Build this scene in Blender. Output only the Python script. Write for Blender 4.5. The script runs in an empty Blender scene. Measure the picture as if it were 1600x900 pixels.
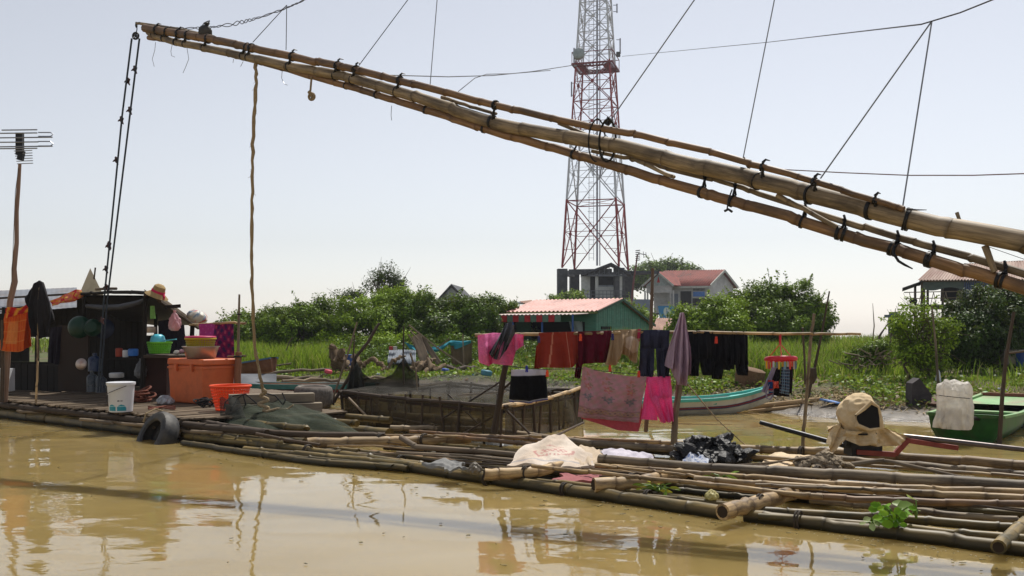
import bpy, math, random
import numpy as np
from mathutils import Vector, Matrix, Euler
random.seed(7)
RNG = np.random.default_rng(11)
SC = bpy.context.scene
COL = SC.collection
F, HX, HY, CH = 1500.0, 800.0, 510.0, 1.25      # lens, horizon and eye height used to survey the photograph


def P(x, y, d):
    """world point seen at photo pixel x, y at distance d"""
    return Vector(((x - HX) / F * d, d, CH - (y - HY) / F * d))


def G(x, y, h):
    """world point at photo pixel x, y lying at height h"""
    return P(x, y, (CH - h) * F / (y - HY))


def lin(r, g, b):
    f = lambda c: (c / 255 / 12.92) if c / 255 <= .04045 else ((c / 255 + .055) / 1.055) ** 2.4
    return (f(r), f(g), f(b))


# ------------------------------------------------------------------ bookkeeping
def tag(o, label=None, cat=None, group=None, kind=None):
    if label: o['label'] = label
    if cat: o['category'] = cat
    if group: o['group'] = group
    if kind: o['kind'] = kind
    return o


def thing(name, label, cat, loc=(0, 0, 0), group=None):
    o = bpy.data.objects.new(name, None)
    o.empty_display_size = .1
    COL.objects.link(o)
    o.location = loc
    return tag(o, label, cat, group)


def world_of(o):
    w = Vector((0, 0, 0))
    while o is not None:
        w += o.location
        o = o.parent
    return w


class MB:
    """collects geometry in world space and links it as one mesh object"""

    def __init__(s):
        s.v, s.f, s.t, s.n, s.c, s.m = [], [], [], [], [], []
        s.mi = 0

    def add(s, vs, fs, tc=None, nd=None, cl=None):
        b = len(s.v)
        s.v += [tuple(p) for p in vs]
        s.t += [tuple(p) for p in (tc if tc is not None else vs)]
        s.n += list(nd) if nd is not None else [0.0] * len(vs)
        s.c += [tuple(c) for c in cl] if cl is not None else [(1, 1, 1)] * len(vs)
        for f in fs:
            s.f.append(tuple(i + b for i in f))
            s.m.append(s.mi)

    def tube(s, pts, r, n=8, nd=None, cap=True, squash=1.0):
        pts = [Vector(p) for p in pts]
        k = len(pts)
        rs = r if isinstance(r, (list, tuple)) else [r] * k
        vs, tc, nn, fs = [], [], [], []
        up = Vector((0, 0, 1))
        d0 = (pts[-1] - pts[0]).normalized()
        if abs(d0.z) > .8: up = Vector((0, 1, 0))
        L = 0
        so = random.random() * 50
        for i, p in enumerate(pts):
            d = (pts[min(i + 1, k - 1)] - pts[max(i - 1, 0)])
            if d.length < 1e-9: d = d0
            d = d.normalized()
            a = d.cross(up)
            if a.length < 1e-4: a = d.cross(Vector((1, 0.2, 0)))
            a.normalize()
            b = a.cross(d).normalized()
            if i: L += (p - pts[i - 1]).length
            for j in range(n):
                an = 2 * math.pi * j / n
                vs.append(p + a * (math.cos(an) * rs[i]) + b * (math.sin(an) * rs[i] * squash))
                tc.append((math.cos(an) * rs[i] + so, math.sin(an) * rs[i] - so, L + so))
                nn.append(nd[i] if nd else 0.0)
        for i in range(k - 1):
            for j in range(n):
                j2 = (j + 1) % n
                fs.append((i * n + j, i * n + j2, (i + 1) * n + j2, (i + 1) * n + j))
        if cap:
            fs.append(tuple(range(n))[::-1])
            fs.append(tuple((k - 1) * n + j for j in range(n)))
        s.add(vs, fs, tc, nn)

    def bamboo(s, pts, r0, r1, gap=.32, n=10, wob=.004, hollow=False):
        """a cane through the given points with swollen joints every gap metres"""
        pts = [Vector(p) for p in pts]
        seg = [0]
        for i in range(1, len(pts)): seg.append(seg[-1] + (pts[i] - pts[i - 1]).length)
        L = seg[-1]

        def at(l):
            for i in range(1, len(pts)):
                if l <= seg[i] + 1e-9:
                    f = (l - seg[i - 1]) / max(seg[i] - seg[i - 1], 1e-9)
                    # smooth through the survey points
                    p0 = pts[max(i - 2, 0)]; p1 = pts[i - 1]; p2 = pts[i]; p3 = pts[min(i + 1, len(pts) - 1)]
                    return .5 * ((2 * p1) + (p2 - p0) * f + (2 * p0 - 5 * p1 + 4 * p2 - p3) * f * f + (3 * p1 - p0 - 3 * p2 + p3) * f ** 3)
            return pts[-1]
        ls, l = [], random.uniform(.1, gap)
        nodes = []
        while l < L - .02:
            nodes.append(l)
            l += gap * random.uniform(.8, 1.2)
        stations = [(0, 0, 0)]
        for q in nodes:
            e = min(.02, gap * .1)
            if q - 3 * e > stations[-1][0]: stations.append((q - 3 * e, -.008, 0))
            stations += [(q - e * .6, .0, .3), (q, .035, 1), (q + e * .6, .008, .5), (q + 3 * e, -.01, 0.0)]
        stations = [t for t in stations if t[0] < L]
        stations.append((L, 0, 0))
        out, rr, nd = [], [], []
        for (q, k, w) in stations:
            f = q / L
            p = at(q)
            if 0 < q < L: p = p + Vector((random.gauss(0, wob), random.gauss(0, wob), random.gauss(0, wob)))
            out.append(p); rr.append((r0 + (r1 - r0) * f) * (1 + k)); nd.append(w)
        s.tube(out, rr, n, nd)
        if hollow:
            for (p, q, r) in ((pts[0], pts[1], r0),):
                d = (p - q).normalized()
                s.disc(p + d * .003, d, r * .72)

    def disc(s, c, d, r, n=12):
        a = d.orthogonal().normalized(); b = d.cross(a)
        vs = [c + a * math.cos(2 * math.pi * j / n) * r + b * math.sin(2 * math.pi * j / n) * r for j in range(n)]
        k = s.mi; s.mi = 1
        s.add(vs, [tuple(range(n))])
        s.mi = k

    def box(s, c, size, rot=(0, 0, 0)):
        c = Vector(c)
        R = Euler(rot).to_matrix()
        hx, hy, hz = size[0] / 2, size[1] / 2, size[2] / 2
        loc = [Vector((a * hx, b * hy, e * hz)) for a in (-1, 1) for b in (-1, 1) for e in (-1, 1)]
        vs = [c + R @ p for p in loc]
        fs = [(0, 1, 3, 2), (4, 6, 7, 5), (0, 4, 5, 1), (2, 3, 7, 6), (0, 2, 6, 4), (1, 5, 7, 3)]
        so = random.random() * 20
        s.add(vs, fs, [p + Vector((so, so, so)) for p in loc])

    def bar(s, p0, p1, w, h, up=(0, 0, 1)):
        p0, p1 = Vector(p0), Vector(p1)
        d = (p1 - p0); L = d.length; d.normalize()
        up = Vector(up)
        if abs(d.dot(up)) > .98: up = Vector((0, 1, 0))
        a = d.cross(up).normalized(); b = a.cross(d)
        vs, tc = [], []
        so = random.random() * 30
        for (p, l) in ((p0, 0), (p1, L)):
            for (i, j) in ((-1, -1), (1, -1), (1, 1), (-1, 1)):
                vs.append(p + a * i * w / 2 + b * j * h / 2)
                tc.append((i * w / 2 + so, j * h / 2, l + so))
        s.add(vs, [(3, 2, 1, 0), (4, 5, 6, 7), (0, 1, 5, 4), (1, 2, 6, 5), (2, 3, 7, 6), (3, 0, 4, 7)], tc)

    def poly(s, pts, th, axis=(0, 1, 0)):
        """a flat plate: outline pts pushed th along axis"""
        a = Vector(axis) * th
        n = len(pts)
        vs = [Vector(p) for p in pts] + [Vector(p) + a for p in pts]
        fs = [tuple(range(n))[::-1], tuple(range(n, 2 * n))] + [(i, (i + 1) % n, n + (i + 1) % n, n + i) for i in range(n)]
        s.add(vs, fs)

    def grid(s, fn, nu, nv, cl=None, W=1, H=1, flip=False):
        vs, tc, cc = [], [], []
        for j in range(nv + 1):
            for i in range(nu + 1):
                u, v = i / nu, j / nv
                vs.append(fn(u, v)); tc.append((u * W, v * H, 0))
                if cl: cc.append(cl(u, v))
        fs = []
        for j in range(nv):
            for i in range(nu):
                a = j * (nu + 1) + i
                q = (a, a + 1, a + nu + 2, a + nu + 1)
                fs.append(q[::-1] if flip else q)
        s.add(vs, fs, tc, None, cc if cl else None)

    def shell(s, fn, nu, nv, th, cl=None, W=1, H=1):
        """sheet with a real thickness: fn(u, v, side) side 0 front, 1 back"""
        vs, tc, cc = [], [], []
        for k in (0, 1):
            for j in range(nv + 1):
                for i in range(nu + 1):
                    u, v = i / nu, j / nv
                    vs.append(fn(u, v, k)); tc.append((u * W, v * H, k * .3)); cc.append(cl(u, v, k) if cl else (1, 1, 1))
        N = (nu + 1) * (nv + 1)
        fs = []
        for j in range(nv):
            for i in range(nu):
                a = j * (nu + 1) + i
                fs.append((a, a + nu + 1, a + nu + 2, a + 1))
                fs.append((N + a, N + a + 1, N + a + nu + 2, N + a + nu + 1))
        for i in range(nu):
            a = i; fs.append((a, a + 1, N + a + 1, N + a))
            a = nv * (nu + 1) + i; fs.append((a, N + a, N + a + 1, a + 1))
        for j in range(nv):
            a = j * (nu + 1); b = a + nu + 1; fs.append((a, N + a, N + b, b))
            a = j * (nu + 1) + nu; b = a + nu + 1; fs.append((a, b, N + b, N + a))
        s.add(vs, fs, tc, None, cc)

    def lathe(s, prof, c=(0, 0, 0), n=24, rot=(0, 0, 0), sx=1, sy=1, cl=None, dent=None):
        """profile [(r, z)] turned about z at c"""
        c = Vector(c); R = Euler(rot).to_matrix()
        vs, tc, cc = [], [], []
        for k, (r, z) in enumerate(prof):
            for j in range(n):
                a = 2 * math.pi * j / n
                q = dent(a, k) if dent else 1
                l = Vector((math.cos(a) * r * sx * q, math.sin(a) * r * sy * q, z))
                vs.append(c + R @ l); tc.append(l)
                if cl: cc.append(cl(a, r, z))
        fs = []
        for k in range(len(prof) - 1):
            for j in range(n):
                j2 = (j + 1) % n
                fs.append((k * n + j, k * n + j2, (k + 1) * n + j2, (k + 1) * n + j))
        if prof[0][0] > 1e-4: fs.append(tuple(range(n))[::-1])
        if prof[-1][0] > 1e-4: fs.append(tuple((len(prof) - 1) * n + j for j in range(n)))
        s.add(vs, fs, tc, None, cc if cl else None)

    def ring(s, c, R, r, ax=(0, 0, 1), n=24, m=8, sq=1.0):
        c = Vector(c); ax = Vector(ax).normalized(); a = ax.orthogonal().normalized(); b = ax.cross(a)
        vs, tc, fs = [], [], []
        for i in range(n):
            t = 2 * math.pi * i / n
            e = a * math.cos(t) + b * math.sin(t)
            for j in range(m):
                p = 2 * math.pi * j / m
                vs.append(c + e * (R + r * math.cos(p)) + ax * (r * sq * math.sin(p)))
                tc.append((t * R, p * r, 0))
        for i in range(n):
            for j in range(m):
                i2, j2 = (i + 1) % n, (j + 1) % m
                fs.append((i * m + j, i2 * m + j, i2 * m + j2, i * m + j2))
        s.add(vs, fs, tc)

    def build(s, name, mats, parent=None, smooth=38, origin=None):
        if not isinstance(mats, (list, tuple)): mats = [mats]
        if parent is not None: o0 = world_of(parent)
        elif origin is not None: o0 = Vector(origin)
        else:
            a = np.array(s.v)
            o0 = Vector(((a[:, 0].min() + a[:, 0].max()) / 2, (a[:, 1].min() + a[:, 1].max()) / 2, a[:, 2].min()))
        me = bpy.data.meshes.new(name)
        me.from_pydata([(v[0] - o0.x, v[1] - o0.y, v[2] - o0.z) for v in s.v], [], s.f)
        for m in mats: me.materials.append(m)
        if len(mats) > 1: me.polygons.foreach_set('material_index', s.m)
        at = me.attributes.new('tc', 'FLOAT_VECTOR', 'POINT'); at.data.foreach_set('vector', np.array(s.t, dtype=np.float32).ravel())
        if any(s.n):
            at = me.attributes.new('nd', 'FLOAT', 'POINT'); at.data.foreach_set('value', np.array(s.n, dtype=np.float32))
        if any(c != (1, 1, 1) for c in s.c):
            at = me.attributes.new('cl', 'FLOAT_COLOR', 'POINT')
            at.data.foreach_set('color', np.c_[np.array(s.c, dtype=np.float32), np.ones(len(s.c), np.float32)].ravel())
        me.update()
        if smooth:
            me.shade_smooth(); me.set_sharp_from_angle(angle=math.radians(smooth))
        o = bpy.data.objects.new(name, me)
        COL.objects.link(o)
        if parent is not None: o.parent = parent
        else: o.location = o0
        return o


def one(mb, name, mats, label, cat, group=None, kind=None, smooth=38):
    return tag(mb.build(name, mats, None, smooth), label, cat, group, kind)


from mathutils import noise as mnoise


def crease(p, s, amp, st=(1, 1, 1), seed=0.0):
    """sharp ridged wrinkles, -amp..amp"""
    q = Vector((p[0] * s * st[0] + seed, p[1] * s * st[1] - seed, p[2] * s * st[2] + 2 * seed))
    a = 1 - abs(mnoise.noise(q)) * 3.2; b_ = 1 - abs(mnoise.noise(q * 2.3 + Vector((7, 3, 1)))) * 3.2
    return amp * (.65 * a + .35 * b_)


def resample(prof, n):
    L = [0]
    for i in range(1, len(prof)): L.append(L[-1] + math.hypot(prof[i][0] - prof[i - 1][0], prof[i][1] - prof[i - 1][1]))
    return [(float(np.interp(t, L, [p[0] for p in prof])), float(np.interp(t, L, [p[1] for p in prof]))) for t in np.linspace(0, L[-1], n)]


def crumple(b, prof, c, n, rows, amp, s, st=(1, 1, 1), seed=0.0, rot=(0, 0, 0), sx=1, sy=1, dent=None, cl=None):
    """a lathe body whose skin is wrinkled like cloth or plastic film"""
    m0 = len(b.v); c = Vector(c); pr = resample(prof, rows)
    b.lathe(pr, c, n, rot, sx, sy, cl, dent)
    for i in range(m0, len(b.v)):
        p = Vector(b.v[i]); d = p - c; h = Vector((d.x, d.y, d.z * .3))
        if h.length > .02:
            b.v[i] = tuple(p + h.normalized() * crease(p, s, amp, st, seed))


# ------------------------------------------------------------------ materials
MATS = {}
ALONG = (1, 1, .06)


def nodes_of(name):
    m = bpy.data.materials.new(name); m.use_nodes = True
    nt = m.node_tree; nt.nodes.clear()
    return m, nt


def N(nt, kind, **kw):
    n = nt.nodes.new(kind)
    for k, v in kw.items():
        if k.startswith('i_'):
            key = k[2:]
            n.inputs[int(key) if key.isdigit() else key.replace('_', ' ')].default_value = v
        else: setattr(n, k, v)
    return n


def mixc(nt, fac, a, b, mode='MIX'):
    n = nt.nodes.new('ShaderNodeMix'); n.data_type = 'RGBA'; n.blend_type = mode
    for sock, val in ((0, fac), (6, a), (7, b)):
        if hasattr(val, 'is_linked') or hasattr(val, 'links'): nt.links.new(val, n.inputs[sock])
        elif sock == 0: n.inputs[0].default_value = val
        else: n.inputs[sock].default_value = (*val[:3], 1)
    return n.outputs[2]


def ramp(nt, src, stops):
    n = nt.nodes.new('ShaderNodeValToRGB')
    e = n.color_ramp.elements
    while len(e) < len(stops): e.new(.5)
    for k, (p, c) in enumerate(stops):
        e[k].position = p
        e[k].color = (c, c, c, 1) if not isinstance(c, (tuple, list)) else (*c[:3], 1)
    nt.links.new(src, n.inputs[0])
    return n.outputs[0]


def mat(name, col, rough=.65, col2=None, scale=6., stretch=(1, 1, 1), var=.22, bump=.15, bdist=.01, metal=0., spec=.35,
        trans=0., cl=False, nd=None, dirt=None, dirt_scale=1.2, dirt_amt=.5, rnd=.12, alpha=None, weave=0, coat=0, fine=True, wet=None):
    """procedural surface: two-tone noise, optional dirt patches, painted colour attribute, joint rings, translucency"""
    if name in MATS: return MATS[name]
    m, nt = nodes_of(name); L = nt.links.new
    tc = N(nt, 'ShaderNodeAttribute', attribute_name='tc')
    mp = N(nt, 'ShaderNodeMapping'); mp.inputs['Scale'].default_value = stretch
    L(tc.outputs['Vector'], mp.inputs[0])
    nz = N(nt, 'ShaderNodeTexNoise', i_Scale=scale, i_Detail=6.0, i_Roughness=.62)
    L(mp.outputs[0], nz.inputs['Vector'])
    fac = ramp(nt, nz.outputs[0], [(.32, 0.), (.68, 1.)])
    if cl:
        a = N(nt, 'ShaderNodeAttribute', attribute_name='cl')
        base = mixc(nt, 1.0, a.outputs['Color'], ramp(nt, nz.outputs[0], [(.3, 1 - var), (.7, 1.)]), 'MULTIPLY')
    else:
        lo = tuple(c * (1 - var) for c in col); hi = tuple(min(1, c * (1 + var)) for c in col)
        if col2: lo, hi = col, col2
        base = mixc(nt, fac, lo, hi)
    if dirt:
        n2 = N(nt, 'ShaderNodeTexNoise', i_Scale=dirt_scale, i_Detail=5.0, i_Roughness=.7)
        if stretch == ALONG:                                          # blotches and mould patches, less drawn out than the grain
            m2 = N(nt, 'ShaderNodeMapping'); m2.inputs['Scale'].default_value = (1, 1, .32); L(tc.outputs['Vector'], m2.inputs[0]); L(m2.outputs[0], n2.inputs['Vector'])
            n5 = N(nt, 'ShaderNodeTexNoise', i_Scale=2.2, i_Detail=2.0); L(tc.outputs['Vector'], n5.inputs['Vector'])
            base = mixc(nt, 1.0, base, ramp(nt, n5.outputs[0], [(.3, .62), (.7, 1.15)]), 'MULTIPLY')
        else: L(mp.outputs[0], n2.inputs['Vector'])
        base = mixc(nt, ramp(nt, n2.outputs[0], [(.45, 0.), (.66, dirt_amt)]), base, dirt)
    if nd:
        a = N(nt, 'ShaderNodeAttribute', attribute_name='nd')
        base = mixc(nt, ramp(nt, a.outputs['Fac'], [(.2, 0.), (.9, .6)]), base, nd)
    if wet:
        ge = N(nt, 'ShaderNodeNewGeometry'); sz = N(nt, 'ShaderNodeSeparateXYZ'); L(ge.outputs['Position'], sz.inputs[0])
        wz = N(nt, 'ShaderNodeMath', operation='MULTIPLY_ADD', i_1=-.05); L(nz.outputs[0], wz.inputs[0]); L(sz.outputs[2], wz.inputs[2])
        base = mixc(nt, ramp(nt, wz.outputs[0], [(.0, 1.), (wet[0], 0.)]), base, wet[1])
    if rnd:
        oi = N(nt, 'ShaderNodeObjectInfo')
        hs = N(nt, 'ShaderNodeHueSaturation')
        mr = N(nt, 'ShaderNodeMapRange', i_3=1 - rnd, i_4=1 + rnd); L(oi.outputs['Random'], mr.inputs[0])
        L(mr.outputs[0], hs.inputs['Value']); L(base, hs.inputs['Color']); base = hs.outputs[0]
    bs = N(nt, 'ShaderNodeBsdfPrincipled', i_Roughness=rough, i_Metallic=metal)
    bs.inputs['Specular IOR Level'].default_value = spec
    if coat: bs.inputs['Coat Weight'].default_value = coat
    L(base, bs.inputs['Base Color'])
    if rough > .2:
        rr = N(nt, 'ShaderNodeMapRange', i_3=max(.05, rough - .15), i_4=min(1, rough + .15)); L(nz.outputs[0], rr.inputs[0]); L(rr.outputs[0], bs.inputs['Roughness'])
    if bump:
        bp = N(nt, 'ShaderNodeBump', i_Strength=bump, i_Distance=bdist)
        h = nz.outputs[0]
        if fine:
            n3 = N(nt, 'ShaderNodeTexNoise', i_Scale=scale * 5, i_Detail=3.0)
            L(mp.outputs[0], n3.inputs['Vector'])
            ad = N(nt, 'ShaderNodeMath', operation='MULTIPLY_ADD', i_1=.4); L(n3.outputs[0], ad.inputs[0]); L(nz.outputs[0], ad.inputs[2]); h = ad.outputs[0]
        L(h, bp.inputs['Height']); L(bp.outputs[0], bs.inputs['Normal'])
    out = N(nt, 'ShaderNodeOutputMaterial')
    sh = bs.outputs[0]
    if trans:
        tr = N(nt, 'ShaderNodeBsdfTranslucent'); L(base, tr.inputs[0])
        mx = N(nt, 'ShaderNodeMixShader', i_0=trans); L(sh, mx.inputs[1]); L(tr.outputs[0], mx.inputs[2]); sh = mx.outputs[0]
    if alpha is not None:
        tp = N(nt, 'ShaderNodeBsdfTransparent')
        mx = N(nt, 'ShaderNodeMixShader')
        n4 = N(nt, 'ShaderNodeTexNoise', i_Scale=3.0, i_Detail=5.0); L(tc.outputs['Vector'], n4.inputs['Vector'])
        fa = ramp(nt, n4.outputs[0], [(.3, max(0, alpha - .18)), (.7, min(1, alpha + .18))])
        L(fa, mx.inputs[0]); L(tp.outputs[0], mx.inputs[1]); L(sh, mx.inputs[2]); sh = mx.outputs[0]
    L(sh, out.inputs[0])
    MATS[name] = m
    return m


BAM = mat('bamboo_tan', lin(140, 112, 76), .55, lin(200, 172, 126), 60, ALONG, bump=.35, bdist=.004, nd=lin(70, 50, 32), dirt=lin(78, 62, 46), dirt_scale=9, dirt_amt=.9, rnd=.25)
BAMO = mat('bamboo_orange', lin(106, 78, 52), .55, lin(150, 118, 84), 60, ALONG, bump=.25, bdist=.004, nd=lin(66, 44, 28), dirt=lin(76, 62, 50), dirt_scale=6, dirt_amt=.85, rnd=.2)
BAMG = mat('bamboo_grey', lin(104, 90, 72), .6, lin(164, 146, 118), 60, ALONG, bump=.3, bdist=.004, nd=lin(62, 50, 38), dirt=lin(66, 58, 50), dirt_scale=8, dirt_amt=.85, rnd=.15)
BAMW = mat('bamboo_wet', lin(82, 68, 34), .5, lin(140, 118, 68), 40, ALONG, bump=.25, bdist=.004, nd=lin(40, 34, 22), dirt=lin(54, 50, 20), dirt_scale=9, dirt_amt=.85, rnd=.25, spec=.35, wet=(.045, lin(30, 28, 14)))
WOOD = mat('weathered_wood', lin(106, 90, 72), .8, lin(150, 134, 112), 30, ALONG, bump=.5, bdist=.006, dirt=lin(58, 48, 38), dirt_scale=4, rnd=.2)
WOODD = mat('dark_wood', lin(52, 42, 34), .8, lin(84, 70, 56), 30, ALONG, bump=.5, bdist=.006, rnd=.25)
PLANK = mat('plank_wood', lin(92, 76, 58), .8, lin(134, 116, 92), 24, ALONG, bump=.4, bdist=.005, dirt=lin(70, 56, 42), dirt_scale=3, rnd=.2)
INNER = mat('cut_hollow', lin(48, 36, 24), .9, bump=0)
RUBBER = mat('black_rubber', lin(34, 34, 36), .6, lin(52, 52, 54), 14, bump=.3, dirt=lin(96, 90, 80), dirt_scale=4, dirt_amt=.45)
BLACKTIE = mat('black_tie', lin(20, 20, 22), .5, bump=.1)
WIRE = mat('grey_wire', lin(120, 124, 132), .4, bump=0, metal=.3)
WIRED = mat('dark_wire', lin(46, 42, 44), .5, bump=0)
ROPE = mat('jute_rope', lin(122, 104, 80), .9, lin(160, 142, 112), 70, bump=.6, bdist=.006)
ROPEB = mat('blue_rope', lin(30, 42, 58), .8, lin(52, 62, 76), 60, bump=.3)
# ------------------------------------------------------------------ camera, sun, sky
cam = bpy.data.cameras.new('camera'); co = bpy.data.objects.new('camera', cam); COL.objects.link(co)
co.location = (0, 0, CH); co.rotation_euler = (math.radians(90), 0, 0)
cam.sensor_width = 36; cam.lens = 36 * F / 1600; cam.shift_y = (HY - 450) / 1600
cam.clip_end = 6000; cam.clip_start = .05
SC.camera = co
SUN = Vector((.25, .56, 1)).normalized()
sl = bpy.data.lights.new('sun', 'SUN'); sl.energy = 5.0; sl.angle = math.radians(.55); sl.color = (1, .95, .87)
so_ = bpy.data.objects.new('sun', sl); COL.objects.link(so_)
so_.rotation_euler = SUN.to_track_quat('Z', 'Y').to_euler(); so_.location = (5, 8, 30)
W = bpy.data.worlds.new('World'); SC.world = W; W.use_nodes = True
nt = W.node_tree; nt.nodes.clear()
sky = N(nt, 'ShaderNodeTexSky', sky_type='NISHITA', sun_disc=False)
sky.sun_elevation = math.asin(SUN.z); sky.sun_rotation = math.atan2(SUN.x, SUN.y)
sky.air_density = 1.1; sky.dust_density = .5; sky.ozone_density = 1.0; sky.altitude = 0
hs = N(nt, 'ShaderNodeHueSaturation', i_Saturation=.34, i_Value=1.0)
nt.links.new(sky.outputs[0], hs.inputs['Color'])
bg = N(nt, 'ShaderNodeBackground', i_Strength=.118)
nt.links.new(mixc(nt, 1.0, hs.outputs[0], (1.0, .985, 1.0), 'MULTIPLY'), bg.inputs[0])
nt.links.new(bg.outputs[0], N(nt, 'ShaderNodeOutputWorld').inputs[0])
SC.view_settings.view_transform = 'Standard'; SC.view_settings.look = 'None'
SC.view_settings.exposure = 0; SC.view_settings.gamma = 1
SC.render.engine = 'CYCLES'
SC.cycles.max_bounces = 8; SC.cycles.transparent_max_bounces = 16; SC.cycles.use_denoising = True
SC.cycles.caustics_reflective = False; SC.cycles.caustics_refractive = False

# ------------------------------------------------------------------ water
m, nt = nodes_of('muddy_water'); L = nt.links.new
geo = N(nt, 'ShaderNodeNewGeometry')
nz = N(nt, 'ShaderNodeTexNoise', i_Scale=.35, i_Detail=3.0); L(geo.outputs['Position'], nz.inputs['Vector'])
base = mixc(nt, ramp(nt, nz.outputs[0], [(.35, 0.), (.65, 1.)]), lin(134, 115, 69), lin(150, 130, 83))
bs = N(nt, 'ShaderNodeBsdfPrincipled', i_Roughness=.025, i_IOR=1.5)
bs.subsurface_method = 'BURLEY'; bs.inputs['Subsurface Weight'].default_value = .9; bs.inputs['Subsurface Radius'].default_value = (1.0, .85, .5); bs.inputs['Subsurface Scale'].default_value = .38
L(base, bs.inputs['Base Color'])
mp = N(nt, 'ShaderNodeMapping'); mp.inputs['Scale'].default_value = (.75, 1.25, 1); mp.inputs['Rotation'].default_value = (0, 0, .5)
L(geo.outputs['Position'], mp.inputs[0])
a = N(nt, 'ShaderNodeTexNoise', i_Scale=1.5, i_Detail=1.0, i_Roughness=.4, i_Distortion=.4); L(mp.outputs[0], a.inputs['Vector'])
b = N(nt, 'ShaderNodeTexNoise', i_Scale=7.0, i_Detail=2.0, i_Roughness=.5, i_Distortion=.5); L(mp.outputs[0], b.inputs['Vector'])
g = N(nt, 'ShaderNodeTexNoise', i_Scale=.5, i_Detail=2.0); L(geo.outputs['Position'], g.inputs['Vector'])
amp = ramp(nt, g.outputs[0], [(.40, .10), (.62, .55)])
mu = N(nt, 'ShaderNodeMath', operation='MULTIPLY'); L(b.outputs[0], mu.inputs[0]); L(amp, mu.inputs[1])
mu2 = N(nt, 'ShaderNodeMath', operation='MULTIPLY', i_1=.28); L(mu.outputs[0], mu2.inputs[0])
ad = N(nt, 'ShaderNodeMath', operation='ADD'); L(a.outputs[0], ad.inputs[0]); L(mu2.outputs[0], ad.inputs[1])
bp = N(nt, 'ShaderNodeBump', i_Strength=1.0, i_Distance=.0125); L(ad.outputs[0], bp.inputs['Height']); L(bp.outputs[0], bs.inputs['Normal'])
L(bs.outputs[0], N(nt, 'ShaderNodeOutputMaterial').inputs[0])
wm = MB()
wm.grid(lambda u, v: (-400 + 800 * u, -60 + 96 * v, 0), 8, 8)
tag(wm.build('water', m, None, 0, (0, 0, 0)), kind='structure')

# ------------------------------------------------------------------ the bank
XS = np.array([-400, -40, -14, -4, 0, 2, 3.2, 4.5, 6, 9, 14, 40, 400.])
YS = np.array([30, 22, 19.2, 18.9, 18.5, 16.6, 14.4, 12.9, 12.0, 11.0, 10.0, 8, 6.])


def nse(x, y, f, seed=0):
    r = np.random.default_rng(seed); o = 0
    for k in range(7):
        a = r.uniform(0, 6.28); q = f * r.uniform(.6, 1.9)
        o = o + np.sin((x * np.cos(a) + y * np.sin(a)) * q + r.uniform(0, 6.28)) / 7 ** .5
    return o


def H(x, y):
    x = np.asarray(x, float); y = np.asarray(y, float)
    s = y - np.interp(x, XS, YS) + .25 * nse(x, y, 1.4, 3)
    sp = np.maximum(s, 0)
    h = .22 * (1 - np.exp(-sp / 1.1)) + .38 * (1 - np.exp(-sp / 9))
    h = h + np.minimum(sp, 1) * (.025 * nse(x, y, 3.5, 1) + .012 * nse(x, y, 11, 2)) + .006 * nse(x, y, 19, 5) * (sp > 0)
    h = h - .02 * np.maximum(0, y - 42)
    return np.where(s < 0, np.maximum(-1.2, .16 * s), h)


def Hs(x, y): return float(H(x, y))


gx = np.concatenate([np.linspace(-400, -40, 14)[:-1], np.linspace(-40, -12, 57)[:-1], np.linspace(-12, 14, 261)[:-1], np.linspace(14, 60, 47)[:-1], np.linspace(60, 400, 14)])
gy = np.concatenate([np.linspace(4, 9, 6)[:-1], np.linspace(9, 30, 190)[:-1], np.linspace(30, 120, 60)[:-1], np.linspace(120, 2500, 14)])
X, Y = np.meshgrid(gx, gy)
Z = H(X, Y)
me = bpy.data.meshes.new('ground')
nx, ny = len(gx), len(gy)
idx = np.arange(nx * ny).reshape(ny, nx)
fa = np.stack([idx[:-1, :-1], idx[:-1, 1:], idx[1:, 1:], idx[1:, :-1]], -1).reshape(-1, 4)
me.from_pydata(np.c_[X.ravel(), Y.ravel(), Z.ravel()].tolist(), [], fa.tolist())
me.shade_smooth()
gm, nt = nodes_of('bank_soil'); L = nt.links.new
geo = N(nt, 'ShaderNodeNewGeometry'); sx = N(nt, 'ShaderNodeSeparateXYZ'); L(geo.outputs['Position'], sx.inputs[0])
n1 = N(nt, 'ShaderNodeTexNoise', i_Scale=5.0, i_Detail=8.0, i_Roughness=.7); L(geo.outputs['Position'], n1.inputs['Vector'])
n2 = N(nt, 'ShaderNodeTexNoise', i_Scale=.9, i_Detail=6.0, i_Roughness=.65); L(geo.outputs['Position'], n2.inputs['Vector'])
mud = mixc(nt, ramp(nt, n1.outputs[0], [(.35, 0.), (.65, 1.)]), lin(50, 43, 33), lin(96, 83, 64))
grs = mixc(nt, ramp(nt, n1.outputs[0], [(.35, 0.), (.65, 1.)]), lin(46, 54, 20), lin(80, 90, 32))
lit = mixc(nt, ramp(nt, n2.outputs[0], [(.45, 0.), (.6, 1.)]), grs, lin(88, 74, 50))
zz = N(nt, 'ShaderNodeMath', operation='MULTIPLY_ADD', i_1=.12); L(n2.outputs[0], zz.inputs[0]); L(sx.outputs[2], zz.inputs[2])
base = mixc(nt, ramp(nt, zz.outputs[0], [(.19, 0.), (.27, 1.)]), mud, lit)
bs = N(nt, 'ShaderNodeBsdfPrincipled'); L(base, bs.inputs['Base Color'])
rr = ramp(nt, zz.outputs[0], [(.06, .22), (.2, .9)]); L(rr, bs.inputs['Roughness'])
bp = N(nt, 'ShaderNodeBump', i_Strength=.7, i_Distance=.05); L(n1.outputs[0], bp.inputs['Height']); L(bp.outputs[0], bs.inputs['Normal'])
L(bs.outputs[0], N(nt, 'ShaderNodeOutputMaterial').inputs[0])
me.materials.append(gm)
tag(bpy.data.objects.new('ground', me), kind='structure')
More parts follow.
